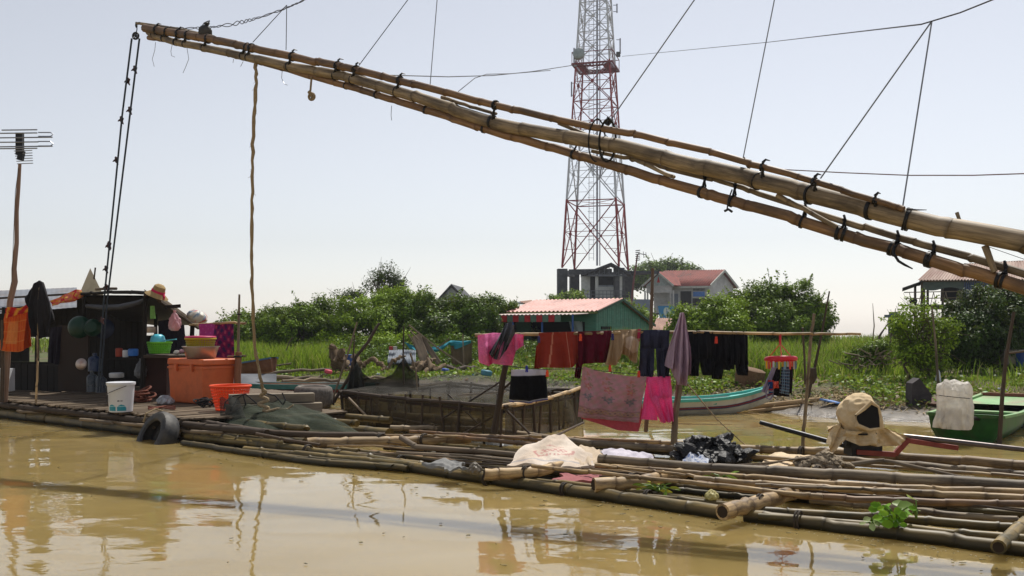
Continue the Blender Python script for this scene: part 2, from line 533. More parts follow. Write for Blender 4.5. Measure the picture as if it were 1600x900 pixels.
COL.objects.link(bpy.data.objects['ground'])


# ------------------------------------------------------------------ leaves and blades
def leaf_mat(name, dark, light, rough=.45, trans=.35, dead=None):
    if name in MATS: return MATS[name]
    m, nt = nodes_of(name); L = nt.links.new
    a = N(nt, 'ShaderNodeAttribute', attribute_name='lr')
    stops = [(0., dark), (1., light)] if not dead else [(0., dark), (.82, light), (.9, dead), (1., dead)]
    c = ramp(nt, a.outputs['Fac'], stops)
    bs = N(nt, 'ShaderNodeBsdfPrincipled', i_Roughness=rough); bs.inputs['Specular IOR Level'].default_value = .12
    tr = N(nt, 'ShaderNodeBsdfTranslucent'); mx = N(nt, 'ShaderNodeMixShader', i_0=trans)
    tc = mixc(nt, .5, c, (.25, .30, .03), 'MIX')
    L(c, bs.inputs['Base Color']); L(tc, tr.inputs[0]); L(bs.outputs[0], mx.inputs[1]); L(tr.outputs[0], mx.inputs[2])
    L(mx.outputs[0], N(nt, 'ShaderNodeOutputMaterial').inputs[0])
    MATS[name] = m
    return m


def np_mesh(name, V, Fq, mats, lr, parent=None, origin=None):
    """V (n,3) world, Fq (m,k) faces"""
    o0 = np.array(world_of(parent)) if parent is not None else (np.array(origin) if origin is not None else np.zeros(3))
    V = V - o0
    me = bpy.data.meshes.new(name)
    k = Fq.shape[1]
    me.vertices.add(len(V)); me.loops.add(Fq.size); me.polygons.add(len(Fq))
    me.vertices.foreach_set('co', V.astype(np.float32).ravel())
    me.loops.foreach_set('vertex_index', Fq.astype(np.int32).ravel())
    me.polygons.foreach_set('loop_start', np.arange(0, Fq.size, k, dtype=np.int32))
    me.update(calc_edges=True); me.validate()
    at = me.attributes.new('lr', 'FLOAT', 'POINT'); at.data.foreach_set('value', lr.astype(np.float32))
    me.materials.append(mats)
    o = bpy.data.objects.new(name, me); COL.objects.link(o)
    if parent is not None: o.parent = parent
    else: o.location = o0
    return o


def unit(a): return a / np.maximum(np.linalg.norm(a, axis=1, keepdims=True), 1e-9)


def leaves(C, Nn, size, aspect=.5, lr=None):
    """rhombic folded leaves at C facing Nn"""
    n = len(C)
    t = unit(np.cross(Nn, RNG.normal(size=(n, 3))))
    b = np.cross(Nn, t)
    l = (size * RNG.uniform(.6, 1.3, n))[:, None]
    w = l * aspect
    V = np.stack([C - t * l * .5, C + b * w * .5 + Nn * l * .06 - t * l * .08, C + t * l * .5 - Nn * l * .1, C - b * w * .5 + Nn * l * .06 - t * l * .08], 1).reshape(-1, 3)
    Fq = np.arange(4 * n).reshape(n, 4)
    lr = RNG.uniform(0, 1, n) if lr is None else lr
    return V, Fq, np.repeat(lr, 4)


def crown_points(lobes, n, clumps, csize, inner=.25):
    """leaf centres in clumps spread over and through the lobes (c, r)"""
    lob = np.array([[*c, *r] for c, r in lobes], float)
    wt = (lob[:, 3] * lob[:, 4] + lob[:, 4] * lob[:, 5] + lob[:, 3] * lob[:, 5]); wt /= wt.sum()
    k = RNG.choice(len(lob), clumps, p=wt)
    d = unit(RNG.normal(size=(clumps, 3)))
    rad = 1 - inner * RNG.uniform(0, 1, clumps) ** 1.3 + RNG.normal(0, .13, clumps)
    cc = lob[k, :3] + d * lob[k, 3:] * rad[:, None]
    cs = csize * RNG.uniform(.4, 1.5, clumps)
    ctone = RNG.uniform(0, 1, clumps)
    q = RNG.choice(clumps, n, p=cs ** 2 / (cs ** 2).sum())
    off = RNG.normal(size=(n, 3)) * np.array([1, 1, .7])
    off = off / np.maximum(1, np.linalg.norm(off, axis=1, keepdims=True) / 1.9)
    C = cc[q] + off * cs[q][:, None] * .62
    nrm = unit(d[q] * .55 + unit(off) * .6 + np.array([0, 0, .55]) + RNG.normal(size=(n, 3)) * .55)
    lr = np.clip(.55 * ctone[q] + .45 * RNG.uniform(0, 1, n), 0, 1)
    return C, nrm, lr, cc


BARK = mat('tree_bark', lin(70, 60, 48), .9, lin(116, 102, 84), 18, (1, 1, .2), bump=.6, bdist=.02)


def tree(name, label, base, lobes, n, leaf, mt, cat='tree', clumps=120, csize=.2, trunk_r=.05, group=None, limbs=7, aspect=.5, inner=.3, stems=1):
    bx, by = base
    bz = Hs(bx, by) - .05
    root = thing(name, label, cat, (bx, by, bz), group)
    C, nn, lr, cc = crown_points(lobes, n, clumps, csize, inner)
    lowest = C[:, 2] > Hs(bx, by) + .02
    C, nn, lr = C[lowest], nn[lowest], lr[lowest]
    tb = MB()
    hi = np.argsort(cc[:, 2] + RNG.normal(0, csize * 2.5, len(cc)))[-max(8, clumps // 7):]
    cen = np.mean([c for c, r in lobes], 0)
    SC_, SN_ = [], []
    for i in hi:                                                     # sprigs standing out of the crown
        d = unit((cc[i] - cen + np.array([0, 0, .4]) + RNG.normal(0, .35, 3))[None])[0]
        e = cc[i] + d * csize * RNG.uniform(1.2, 2.6)
        tb.tube([Vector((bx, by, bz + .25 * (max(c[2] for c, r in lobes) - bz))), Vector(cc[i]), Vector((cc[i] + e) / 2 + RNG.normal(0, csize * .1, 3)), Vector(e)], [trunk_r * .4, trunk_r * .16, trunk_r * .1, trunk_r * .05], 4)
        k = int(RNG.integers(8, 26)); f = RNG.uniform(.15, 1.05, k)[:, None]
        SC_.append(cc[i] + (e - cc[i]) * f + RNG.normal(0, csize * .22, (k, 3)) * (1.15 - .6 * f)); SN_.append(unit(RNG.normal(0, .7, (k, 3)) + np.array([0, 0, .7])))
    C = np.concatenate([C] + SC_); nn = np.concatenate([nn] + SN_); lr = np.concatenate([lr, RNG.uniform(.2, 1, len(C) - len(lr))])
    V, Fq, lv = leaves(C, nn, np.full(len(C), leaf), aspect, lr)
    top = max(c[2] for c, r in lobes)
    for sidx in range(stems):
        bx2 = bx + (sidx - (stems - 1) / 2) * .25 + random.uniform(-.08, .08)
        p0 = Vector((bx2, by, bz)); fork = p0 + Vector((random.uniform(-.1, .1), random.uniform(-.1, .1), max(.2, (top - bz) * .3)))
        tb.tube([p0, p0.lerp(fork, .5) + Vector((random.gauss(0, .02), random.gauss(0, .02), 0)), fork], [trunk_r * 1.25, trunk_r, trunk_r * .8], 8)
        pick = RNG.choice(len(cc), min(limbs, len(cc)), replace=False)
        for i in pick:
            e = Vector(cc[i])
            mid = fork.lerp(e, .5) + Vector((random.gauss(0, .05), random.gauss(0, .05), .08))
            tb.tube([fork, mid, e], [trunk_r * .6, trunk_r * .4, trunk_r * .12], 6)
            for j in range(3):
                e2 = e + Vector(RNG.normal(size=3) * csize * 1.3)
                tb.tube([mid.lerp(e, .4), e2], [trunk_r * .25, trunk_r * .08], 5)
    tb.build('trunk', BARK, root)
    np_mesh('crown', V, Fq, mt, lv, root)
    return root


def blades(pts, h, w, lean=.35, seg=2, lr=None):
    """curved grass blades"""
    n = len(pts)
    a = RNG.uniform(0, 6.283, n); d = np.c_[np.cos(a), np.sin(a), np.zeros(n)]
    fa = a + 1.57 + RNG.normal(0, .5, n); s = np.c_[np.cos(fa), np.sin(fa), np.zeros(n)]
    hh = np.asarray(h)[:, None] * RNG.uniform(.55, 1.25, n)[:, None]; ww = np.asarray(w)[:, None]
    le = lean * RNG.uniform(.2, 1.5, n)[:, None]
    up = np.array([0, 0, 1.])
    p0 = pts; p1 = pts + up * hh * .55 + d * hh * le * .3; p2 = pts + up * hh * (1 - .25 * le) + d * hh * le
    V = np.stack([p0 - s * ww / 2, p0 + s * ww / 2, p1 + s * ww * .42, p1 - s * ww * .42, p2 + s * ww * .05, p2 - s * ww * .05], 1).reshape(-1, 3)
    b = np.arange(n)[:, None] * 6
    Fq = np.concatenate([b + np.array([0, 1, 2, 3]), b + np.array([3, 2, 4, 5])], 0)
    lr = RNG.uniform(0, 1, n) if lr is None else lr
    return V, Fq, np.repeat(lr, 6)


def scatter(n, x0, x1, y0, y1, keep):
    x = RNG.uniform(x0, x1, n); y = RNG.uniform(y0, y1, n)
    s = y - np.interp(x, XS, YS)
    k = RNG.uniform(0, 1, n) < keep(x, y, s)
    x, y = x[k], y[k]
    return np.c_[x, y, H(x, y)]


GRASS = leaf_mat('grass_green', lin(58, 92, 18), lin(142, 176, 46), .5, .45, lin(150, 140, 90))
REED = leaf_mat('reed_green', lin(46, 78, 24), lin(144, 176, 58), .5, .4, lin(160, 150, 100))
COVER = leaf_mat('cover_green', lin(38, 66, 16), lin(134, 166, 46), .45, .35, lin(128, 110, 70))
DRYL = leaf_mat('dry_litter', lin(88, 72, 48), lin(170, 150, 112), .8, .1)
LEAF1 = leaf_mat('leaf_dark', lin(16, 34, 9), lin(104, 136, 36), .45, .22)
LEAF2 = leaf_mat('leaf_mid', lin(20, 42, 10), lin(128, 160, 42), .45, .24)
LEAF3 = leaf_mat('leaf_light', lin(42, 72, 14), lin(152, 182, 50), .45, .28)
LEAF4 = leaf_mat('leaf_shade', lin(16, 32, 12), lin(66, 94, 32), .45, .18)

# short bright grass on both banks
pt = scatter(260000, -9, 12, 11.5, 27, lambda x, y, s: np.clip((s - .5) / .5, 0, 1) * np.where(x < 3.2, .9, np.where((x > 5.8), np.clip((s - 1.6), 0, 1) * .9, np.clip((s - 2.2), 0, 1) * .25)) * np.clip(.62 + .7 * nse(x, y, 1.6, 9), .04, 1))
tag(np_mesh('grass', *[q for q in blades(pt, RNG.uniform(.05, .11, len(pt)), np.full(len(pt), .011), .7)][:2], GRASS, np.repeat(RNG.uniform(0, 1, len(pt)), 6)), kind='stuff')
# reeds: tall clumps on the right rise, and the pale slope on the left
pt = scatter(190000, 2.6, 14, 14.0, 26, lambda x, y, s: np.clip((s - 3.0) / 1.5, 0, 1) * np.clip(.55 + .8 * nse(x, y, 1.3, 21), .05, 1) * np.where(x / y > .44, .12, 1) * np.where((x / y > .41) & (y < 19), .2, 1))
hh = .42 + .16 * nse(pt[:, 0], pt[:, 1], .9, 22); hh = np.clip(hh, .2, .75) * np.where(pt[:, 0] / pt[:, 1] < .30, 1.25, .8)
V, Fq, lv = blades(pt, hh, np.full(len(pt), .02), .5)
tag(np_mesh('tall_reeds', V, Fq, REED, lv), kind='stuff')
pt = scatter(60000, -9.5, -2.8, 20.2, 26, lambda x, y, s: np.clip((s - 1.5) / 1.5, 0, 1) * np.clip(.6 + .6 * nse(x, y, 1.5, 31), .1, 1))
V, Fq, lv = blades(pt, np.where(pt[:, 0] < -3.7, .42, .14) * RNG.uniform(.7, 1.1, len(pt)), np.full(len(pt), .017), .4)
tag(np_mesh('slope_grass', V, Fq, GRASS, lv), kind='stuff')
# far rough grass to the skyline
pt = scatter(40000, -30, 40, 27, 46, lambda x, y, s: np.clip(.6 + .5 * nse(x, y, .6, 41), .05, 1))
V, Fq, lv = blades(pt, np.full(len(pt), .34), np.full(len(pt), .03), .5)
tag(np_mesh('far_grass', V, Fq, REED, lv), kind='stuff')
# creeping leaves and litter of the waterline
pt = scatter(90000, 1.5, 12, 11.2, 19, lambda x, y, s: np.clip((s - .7) / .6, 0, 1) * np.clip((5.5 - s) / 2, 0, 1) * np.clip(.35 + .8 * nse(x, y, 2.6, 51), .02, 1))
pt[:, 2] += RNG.uniform(.01, .09, len(pt))
V, Fq, lv = leaves(pt, unit(RNG.normal(size=pt.shape) * .6 + np.array([0, -.2, 1])), np.full(len(pt), .065), .75)
tag(np_mesh('creeping_plants', V, Fq, COVER, lv), kind='stuff')
pt = scatter(50000, -9, 5, 18, 25, lambda x, y, s: np.clip((s - .3) / .6, 0, 1) * np.clip(.25 + .8 * nse(x, y, 2.2, 53), .0, 1))
pt[:, 2] += RNG.uniform(.01, .1, len(pt))
V, Fq, lv = leaves(pt, unit(RNG.normal(size=pt.shape) * .6 + np.array([0, -.2, 1])), np.full(len(pt), .09), .75)
tag(np_mesh('bank_weeds', V, Fq, COVER, lv), kind='stuff')
pt = scatter(42000, 2.0, 12, 11.2, 20, lambda x, y, s: np.clip((s - .35) / .5, 0, 1) * np.clip((4.5 - s) / 2, 0, 1) * np.clip(.3 + .8 * nse(x, y, 2.1, 61), .02, 1))
pt[:, 2] += RNG.uniform(0, .05, len(pt))
V, Fq, lv = leaves(pt, unit(RNG.normal(size=pt.shape) * .5 + np.array([0, 0, 1])), np.full(len(pt), .14), .14)
tag(np_mesh('plant_litter', V, Fq, DRYL, lv), kind='stuff')


pt = scatter(90000, -4.4, 1.6, 21.9, 27.5, lambda x, y, s: np.clip(.5 + .7 * nse(x, y, 1.7, 71), .05, 1) * np.clip((y - 21.7) / 1.2, 0, 1))
pt[:, 2] += RNG.uniform(0, 1, len(pt)) ** 1.5 * np.clip(.34 + .26 * nse(pt[:, 0], pt[:, 1], 2.1, 73), .04, .7)
V, Fq, lv = leaves(pt, unit(RNG.normal(size=pt.shape) * .7 + np.array([0, -.2, .9])), np.full(len(pt), .075), .6)
tag(np_mesh('undergrowth', V, Fq, LEAF1, lv), kind='stuff')
# ------------------------------------------------------------------ trees
def lobes_px(spec, d, dy=.6):
    """[(x, y, rx, ry, dd)] photo blobs at distance d -> ellipsoids"""
    out = []
    for (x, y, rx, ry, dd) in spec:
        c = P(x, y, d + dd); k = (d + dd) / F
        out.append((tuple(c), (rx * k, max(rx * k * dy, .25), ry * k)))
    return out


TL = 'bushy trees along the left bank'
tree('bushy_tree', 'low dark bushy tree at the left end of the bank thicket', tuple(P(395, 560, 28).xy), lobes_px([(372, 508, 30, 18, 0), (400, 520, 46, 28, -.3), (430, 512, 34, 26, .3), (392, 548, 50, 22, -.2)], 28), 26000, .085, LEAF2, group=TL, clumps=170, csize=.19)
tree('bushy_tree', 'bushy tree with a loose feathery top left of the thicket centre', tuple(P(480, 560, 27.5).xy), lobes_px([(470, 492, 28, 20, 0), (500, 500, 38, 30, .4), (470, 525, 48, 36, -.4), (520, 535, 44, 32, 0), (505, 550, 40, 14, -1), (450, 505, 26, 22, 0)], 27.5), 32000, .085, LEAF2, group=TL, clumps=200, csize=.19)
tree('bushy_tree', 'broad bushy tree with a bright yellow green top in the thicket centre', tuple(P(590, 565, 27).xy), lobes_px([(570, 488, 44, 26, 0), (610, 480, 46, 24, .3), (640, 490, 34, 28, 0), (575, 525, 56, 40, -.4), (628, 530, 48, 40, -.2), (540, 510, 28, 26, .2), (560, 550, 40, 22, -1.6), (620, 552, 44, 22, -1.8)], 27), 64000, .085, LEAF3, group=TL, clumps=260, csize=.19)
tree('bushy_tree', 'widest dark bushy tree below the weathered gable', tuple(P(700, 568, 26.5).xy), lobes_px([(690, 490, 48, 28, .2), (735, 500, 38, 30, 0), (690, 530, 60, 42, -.4), (745, 535, 40, 40, -.2), (650, 510, 30, 40, .3), (680, 553, 48, 22, -1.6), (740, 553, 40, 22, -1.6)], 26.5), 64000, .09, LEAF1, group=TL, clumps=260, csize=.2)
tree('bushy_tree', 'dark bushy tree beside the green house porch', tuple(P(785, 560, 29).xy), lobes_px([(778, 490, 30, 26, 0), (800, 515, 26, 32, .3), (775, 535, 34, 36, -.2), (785, 552, 34, 22, -1.5)], 29), 32000, .085, LEAF1, group=TL, clumps=150, csize=.19)
tree('feathery_tree', 'thin airy tree with sky showing through, rising above the thicket', tuple(P(598, 540, 33).xy), lobes_px([(600, 432, 26, 18, 0), (622, 445, 16, 12, 0), (578, 450, 22, 12, .2), (548, 462, 22, 7, .2), (608, 462, 26, 16, 0)], 33), 5200, .085, LEAF4, clumps=70, csize=.2, inner=.8, limbs=26, trunk_r=.05, aspect=.4)
tree('round_bush_tree', 'large round tree filling the right bank behind the dark trousers', tuple(P(1225, 555, 25).xy), lobes_px([(1235, 476, 52, 34, 0), (1190, 478, 44, 30, .2), (1262, 500, 36, 40, -.2), (1205, 515, 56, 36, -.5), (1245, 530, 48, 28, -.3), (1160, 500, 36, 36, .2)], 25), 56000, .085, LEAF2, clumps=320, csize=.18)
tree('round_bush_tree', 'lower leafy tree in front of the white house, behind the lilac shirt', tuple(P(1110, 555, 24).xy), lobes_px([(1105, 500, 38, 24, 0), (1130, 490, 32, 24, .2), (1092, 525, 40, 28, -.2), (1140, 525, 34, 30, -.3), (1068, 508, 20, 24, 0)], 24), 34000, .08, LEAF3, clumps=220, csize=.17)
tree('spreading_tree', 'spreading flat topped tree behind the white house', tuple(P(1045, 500, 100).xy), lobes_px([(1010, 428, 22, 12, 0), (1045, 421, 36, 9, 0), (1075, 430, 18, 9, 0), (1000, 440, 14, 9, 0), (1035, 436, 40, 10, 0)], 100), 14000, .32, LEAF2, clumps=150, csize=.6, trunk_r=.2)
tree('young_tree', 'slim light green tree left of the dark tree by the stilt house', tuple(P(1442, 592, 15.5).xy), lobes_px([(1440, 495, 34, 20, 0), (1460, 520, 34, 32, .2), (1425, 540, 26, 32, -.1), (1450, 560, 40, 26, -.1), (1410, 510, 14, 30, .1)], 15.5), 7000, .06, LEAF3, clumps=95, csize=.13, inner=.8, limbs=16, trunk_r=.025, stems=3)
tree('dense_tree', 'dense dark tree in front of the blue stilt house', tuple(P(1535, 585, 17.5).xy), lobes_px([(1525, 488, 46, 30, 0), (1560, 480, 36, 28, .3), (1520, 530, 52, 44, -.3), (1565, 530, 36, 44, 0)], 17.5), 52000, .06, LEAF4, clumps=320, csize=.13, trunk_r=.05, stems=2)
tree('dense_tree', 'dark tree at the right edge beside the stilt house', tuple(P(1610, 590, 19).xy), lobes_px([(1600, 480, 26, 30, 0), (1625, 520, 40, 50, 0), (1590, 540, 24, 30, 0)], 19), 22000, .06, LEAF4, clumps=180, csize=.14, trunk_r=.05, stems=2)
tree('small_shrub', 'small bright shrub behind the green house roof', tuple(P(1000, 545, 36).xy), lobes_px([(992, 492, 24, 16, 0), (1012, 505, 16, 14, 0), (965, 485, 18, 8, 0)], 36), 6000, .1, LEAF3, 'shrub', clumps=60, csize=.25, trunk_r=.03)
tree('small_shrub', 'small shrub at the foot of the grey tower pillars', tuple(P(895, 520, 62).xy), lobes_px([(888, 466, 12, 8, 0), (905, 468, 14, 7, 0), (870, 468, 8, 6, 0)], 62), 2500, .16, LEAF3, 'shrub', clumps=30, csize=.3, trunk_r=.04)
tree('low_shrub', 'low dark shrub between the reeds and the slim tree', tuple(P(1365, 590, 17).xy), lobes_px([(1370, 558, 26, 22, 0), (1345, 565, 22, 18, 0)], 17), 6000, .06, LEAF2, 'shrub', clumps=60, csize=.12, trunk_r=.015)
# ------------------------------------------------------------------ the lift net boom
def bd(x):
    k = (x - 800) / 1500
    t = (11 * k + 4.29) / (7.28 + 5.4 * k)
    return 11 - 5.4 * t


def B(x, y, dd=0): return P(x, y, bd(x) + dd)


boom = thing('lift_net_boom', 'long boom of four bamboo poles lashed together, slanting across the sky', 'boom', B(1600, 380) + Vector((0, 0, -.3)))


def cane(pts, r0, r1, m, parent, gap=.36, dd=0.0, ext=None, name='bamboo_pole', n=10):
    q = [B(x, y, dd) for x, y in pts]
    if ext: q.append(q[-1] + (q[-1] - q[-2]).normalized() * ext)
    b = MB(); b.bamboo(q, r0, r1, gap, n, .003, hollow=False)
    return b.build(name, m, parent)


MAIN = [(232, 50), (267, 64), (360, 83), (453, 104), (533, 119), (625, 144), (734, 179), (787, 196), (850, 208), (911, 219), (986, 233), (1061, 253), (1136, 269), (1228, 294), (1333, 319), (1422, 344), (1547, 369), (1600, 380)]
TOP = [(226, 44), (293, 55), (347, 65), (416, 80), (493, 96), (547, 107), (609, 122), (672, 138), (756, 160), (838, 179), (922, 198), (983, 208), (1039, 221), (1100, 235), (1178, 258), (1233, 272), (1297, 291), (1367, 313), (1412, 327)]
BOT = [(232, 59), (290, 67), (347, 82), (440, 106), (500, 123), (541, 134), (616, 156), (688, 179), (756, 201), (844, 226), (897, 241), (969, 262), (1047, 286), (1144, 314), (1211, 333), (1300, 361), (1394, 388), (1472, 412), (1547, 433), (1600, 449)]
MID = [(925, 236), (983, 247), (1050, 265), (1131, 285), (1178, 300), (1247, 322), (1300, 340), (1367, 359), (1422, 376), (1506, 399), (1600, 427)]
cane(MAIN, .036, .072, BAMG, boom, .42, 0, 2.2, n=14)
tp = cane(TOP, .046, .02, BAMO, boom, .34, -.06)
cane(BOT, .026, .046, BAMO, boom, .36, .05, 2.2)
cane(MID, .015, .034, BAMG, boom, .36, .08, 2.2)
cane([(213, 36), (240, 40), (275, 46), (330, 58)], .015, .03, BAMG, boom, .3, -.02)
for pts, r in (([(989, 247), (1020, 262), (1053, 277)], .017), ([(1214, 305), (1262, 330), (1308, 355)], .018), ([(1539, 384), (1547, 404), (1554, 425)], .022), ([(690, 152), (730, 165), (775, 178)], .016), ([(873, 192), (895, 202), (925, 214)], .017), ([(1161, 247), (1171, 263)], .014), ([(1495, 332), (1500, 346)], .012), ([(555, 113), (572, 122)], .014)):
    b = MB(); q = [B(x, y, .02) for x, y in pts]; b.bamboo(q, r, r * .85, .2, 8, .002); b.build('brace', BAMG, boom)


def on(pl, x):
    """photo height of a surveyed pole at column x"""
    return float(np.interp(x, [p[0] for p in pl], [p[1] for p in pl]))


def strap(x, pl, r0, r1, dd, w=.016, k=1, parent=boom):
    """tight black strapping round one pole at photo column x"""
    f = (x - pl[0][0]) / (pl[-1][0] - pl[0][0]); r = (r0 + (r1 - r0) * f) * 1.03 + .004
    c = B(x, on(pl, x), dd); ax = (B(x + 20, on(pl, x + 20), dd) - B(x - 20, on(pl, x - 20), dd)).normalized()
    b = MB()
    for i in range(k):
        o = ax * (i - (k - 1) / 2) * w * 1.5 + ax * random.gauss(0, .002)
        t = Vector((random.gauss(0, .25), random.gauss(0, .25), 0)) * .03
        b.tube([c + o - ax * w / 2 - t * .2, c + o + ax * w / 2 + t * .2], r + random.uniform(0, .003), 14)
    return b, c, r, ax


for x in (240, 256, 275, 289, 320, 380, 388, 452, 523, 551, 620, 769, 1186, 1267, 1361, 1417):
    b, c1, r1, ax = strap(x, MAIN, .036, .072, 0, random.uniform(.010, .02), 2 if x > 1400 else 1)
    if x < 1410:
        b2, c2, r2, ax2 = strap(x + 5, TOP, .046, .02, -.06, random.uniform(.010, .016), 1)
        for i in range(len(b2.v)): pass
        m0 = len(b.v); b.v += b2.v; b.t += b2.t; b.n += b2.n; b.c += b2.c; b.m += b2.m; b.f += [tuple(q + m0 for q in f) for f in b2.f]
        b.tube([c1 + Vector((0, -r1, .01)), c2 + Vector((0, -r2, -.01))], .010, 6)
        b.tube([c1 + Vector((.02, -r1 * .9, .01)), c2 + Vector((-.015, -r2, 0))], .008, 6)
        if random.random() < .55: b.tube([c2 + Vector((0, -.01, r2)), c2 + Vector((.02, -.01, r2 + .02)), c2 + Vector((.03 + random.uniform(0, .03), 0, r2 + .015))], [.011, .008, .003], 5)
    b.build('lashing', BLACKTIE, boom)
for x in (541, 589, 666, 756, 897, 1097, 1144, 1253, 1314, 1397, 1453, 1564):
    b, c1, r1, ax = strap(x, BOT, .026, .046, .05, random.uniform(.014, .024), 2 if x > 1300 else 1)
    if x > 1000:
        c2 = B(x + 4, on(MID, x + 4), .08)
        b.tube([c1 + Vector((.0, -.03, r1 * .8)), c2 + Vector((0, -.035, 0)), c2 + Vector((0, -.01, .035))], [.009, .010, .009], 6)
        b.tube([c1 + Vector((.02, -.03, r1 * .8)), c2 + Vector((-.015, -.035, .01))], .007, 6)
    else:
        b.tube([c1 + Vector((0, -r1 * .6, r1 * .7)), c1 + Vector((.02, -.02, r1 * 1.0 + .03)), c1 + Vector((.05, 0, r1 + .04))], [.009, .007, .004], 5)
    b.build('lashing', BLACKTIE, boom)
b = MB(); b.tube([B(1398, 384, .0), B(1396, 396, -.02), B(1404, 408, -.02), B(1414, 414, 0), B(1426, 420, .0)], [.008, .010, .009, .008, .004], 6); b.build('loose_string', BLACKTIE, boom)
b = MB(); b.tube([B(1144, 296, 0), B(1138, 312, -.02), B(1136, 328, -.02)], .005, 6); b.tube([B(1132, 330, -.02), B(1138, 327, -.02), B(1144, 331, -.02)], .009, 6); b.build('loose_string', BLACKTIE, boom)
b = MB(); b.tube([B(1417, 327, -.08), B(1432, 328, -.1), B(1448, 328, -.1)], [.008, .005, .002], 5); b.build('loose_string', BLACKTIE, boom)
for x in (934, 951):
    b = MB()                                                        # the big loose loops in front of the tower
    c = B(x, 217, -.1); hh = 31 / F * bd(x)
    ax = Vector((.8, -.5, -.22)).normalized(); up = Vector((0, 0, 1))
    pts = [c + up * math.cos(t) * hh + Vector((1, 0, 0)) * math.sin(t) * hh * .42 + Vector((0, 1, 0)) * math.sin(t * .5) * .12 for t in np.linspace(0, 6.283, 22)]
    b.tube(pts, .006 if x < 940 else .009, 6, cap=False); b.build('lashing', BLACKTIE, boom)

# loose strings under the boom tip
for i, pts in enumerate(([(243, 66), (242, 78), (238, 92), (241, 104)], [(269, 70), (267, 80), (268, 87), (273, 89)], [(292, 74), (295, 92), (290, 105), (286, 114)], [(441, 110), (440, 122), (444, 131), (449, 133)], [(365, 92), (364, 98)], [(380, 96), (376, 104)], [(612, 165), (611, 180), (612, 188)])):
    b = MB(); b.tube([B(x, y, -.02) for x, y in pts], .0028, 5); b.build('loose_string', WIRE, boom)

# ------------------------------------------------------------------ pulley and its ropes
pd = bd(212)
pul = thing('pulley', 'black pulley wheel hanging from the tip of the boom', 'pulley', P(211, 72, pd))
b = MB(); c = P(212, 56, pd)
b.ring(c, .036, .012, (.25, 1, 0), 24, 8); b.ring(c, .008, .01, (.25, 1, 0), 12, 6)
for k in range(3):
    t = k * math.pi / 3; b.tube([c + Vector((math.cos(t), 0, math.sin(t))) * .036, c - Vector((math.cos(t), 0, math.sin(t))) * .036], .006, 6)
b.build('wheel', BLACKTIE, pul)
b = MB(); b.tube([P(214, 37, pd), P(214, 46, pd), P(212, 56, pd)], .006, 6); b.ring(P(213, 40, pd), .02, .007, (1, 0, 0), 14, 6); b.build('hook', BLACKTIE, pul)


def rope_run(name, pts, ds, r, m, label, knots=()):
    root = thing(name, label, 'rope', P(*pts[-1], ds[-1]))
    b = MB(); q = [P(x, y, d) for (x, y), d in zip(pts, ds)]
    b.tube(q, r, 7); b.build('line', m, root)
    for (kx, ky) in knots:
        f = (ky - pts[0][1]) / (pts[-1][1] - pts[0][1]); d = ds[0] + (ds[-1] - ds[0]) * f
        c = P(kx, ky, d)
        b = MB(); b.tube([c + Vector((-.012, 0, .035)), c + Vector((.008, -.008, .01)), c + Vector((.0, 0, -.02)), c + Vector((.025, -.01, -.055))], [.012, .024, .018, .006], 7)
        b.tube([c + Vector((.0, 0, .01)), c + Vector((-.03, .0, -.01)), c + Vector((-.045, 0, -.02))], [.014, .010, .004], 6)
        b.build('rag_knot', mat('rag', lin(64, 44, 46), .9, rnd=.3), root)
    return root


rope_run('pulley_rope', [(206, 60), (191, 180), (162, 475), (156, 565), (153, 612)], [pd, pd + .2, pd + .9, pd + 1.1, pd + 1.2], .011, ROPEB, 'left one of two dark ropes running from the pulley down to the hut', [(200, 126), (190, 187), (182, 250), (170, 384), (166, 420), (160, 500)])
rope_run('pulley_rope', [(218, 60), (203, 180), (167, 475), (160, 565), (157, 612)], [pd, pd + .2, pd + .9, pd + 1.1, pd + 1.2], .011, ROPEB, 'right one of two dark ropes running from the pulley down to the hut', [(211, 108), (203, 172), (171, 382), (166, 448)])

hr = thing('hanging_rope', 'thick frayed jute rope hanging from the boom down to the wooden beams', 'rope', G(413, 636, .3))
d0 = bd(399)
q = [P(399, 92, d0), P(400, 130, d0), P(396, 200, d0 + .05), P(394, 300, d0 + .2), P(393, 400, d0 + .45), P(395, 480, d0 + .6), P(399, 550, d0 + .8), P(408, 595, d0 + .9), P(412, 618, 10.75)]
b = MB()
fine = []
for i in range(len(q) - 1):
    for k in range(8):
        f = k / 8; p = q[i].lerp(q[i + 1], f); fine.append(p + Vector((random.gauss(0, .0035), random.gauss(0, .0035), 0)))
b.tube(fine, [.017 + random.uniform(-.003, .004) for _ in fine], 7)
for i in range(0, 40):                                               # frayed fibres
    p = random.choice(fine); e = Vector((random.gauss(0, .03), random.gauss(0, .02), -random.uniform(.01, .05)))
    b.tube([p, p + e], [.003, .0012], 4, cap=False)
b.build('line', ROPE, hr)
b = MB(); c = P(413, 622, 10.72)
pts = [c + Vector((math.sin(t * 2.1) * (.022 + .006 * t), -.03 - .02 * math.cos(t), .10 - t * .031)) for t in np.linspace(0, 7.5, 34)]
b.tube(pts, .019, 7)
e = pts[-1]; b.tube([e, e + Vector((.05, -.05, -.01)), e + Vector((.16, -.02, .02)), e + Vector((.27, .02, .01)), e + Vector((.33, .02, .06))], [.018, .014, .012, .012, .008], 7)
b.build('rope_knot', ROPE, hr)
b = MB(); d1 = bd(487)
b.tube([P(487, 120, d1), P(486, 130, d1), P(485, 142, d1)], .01, 6); b.ring(P(487, 151, d1), .03, .013, (.3, 1, 0), 14, 6, 1.2); b.tube([P(482, 143, d1), P(487, 147, d1), P(489, 157, d1)], [.016, .022, .01], 6)
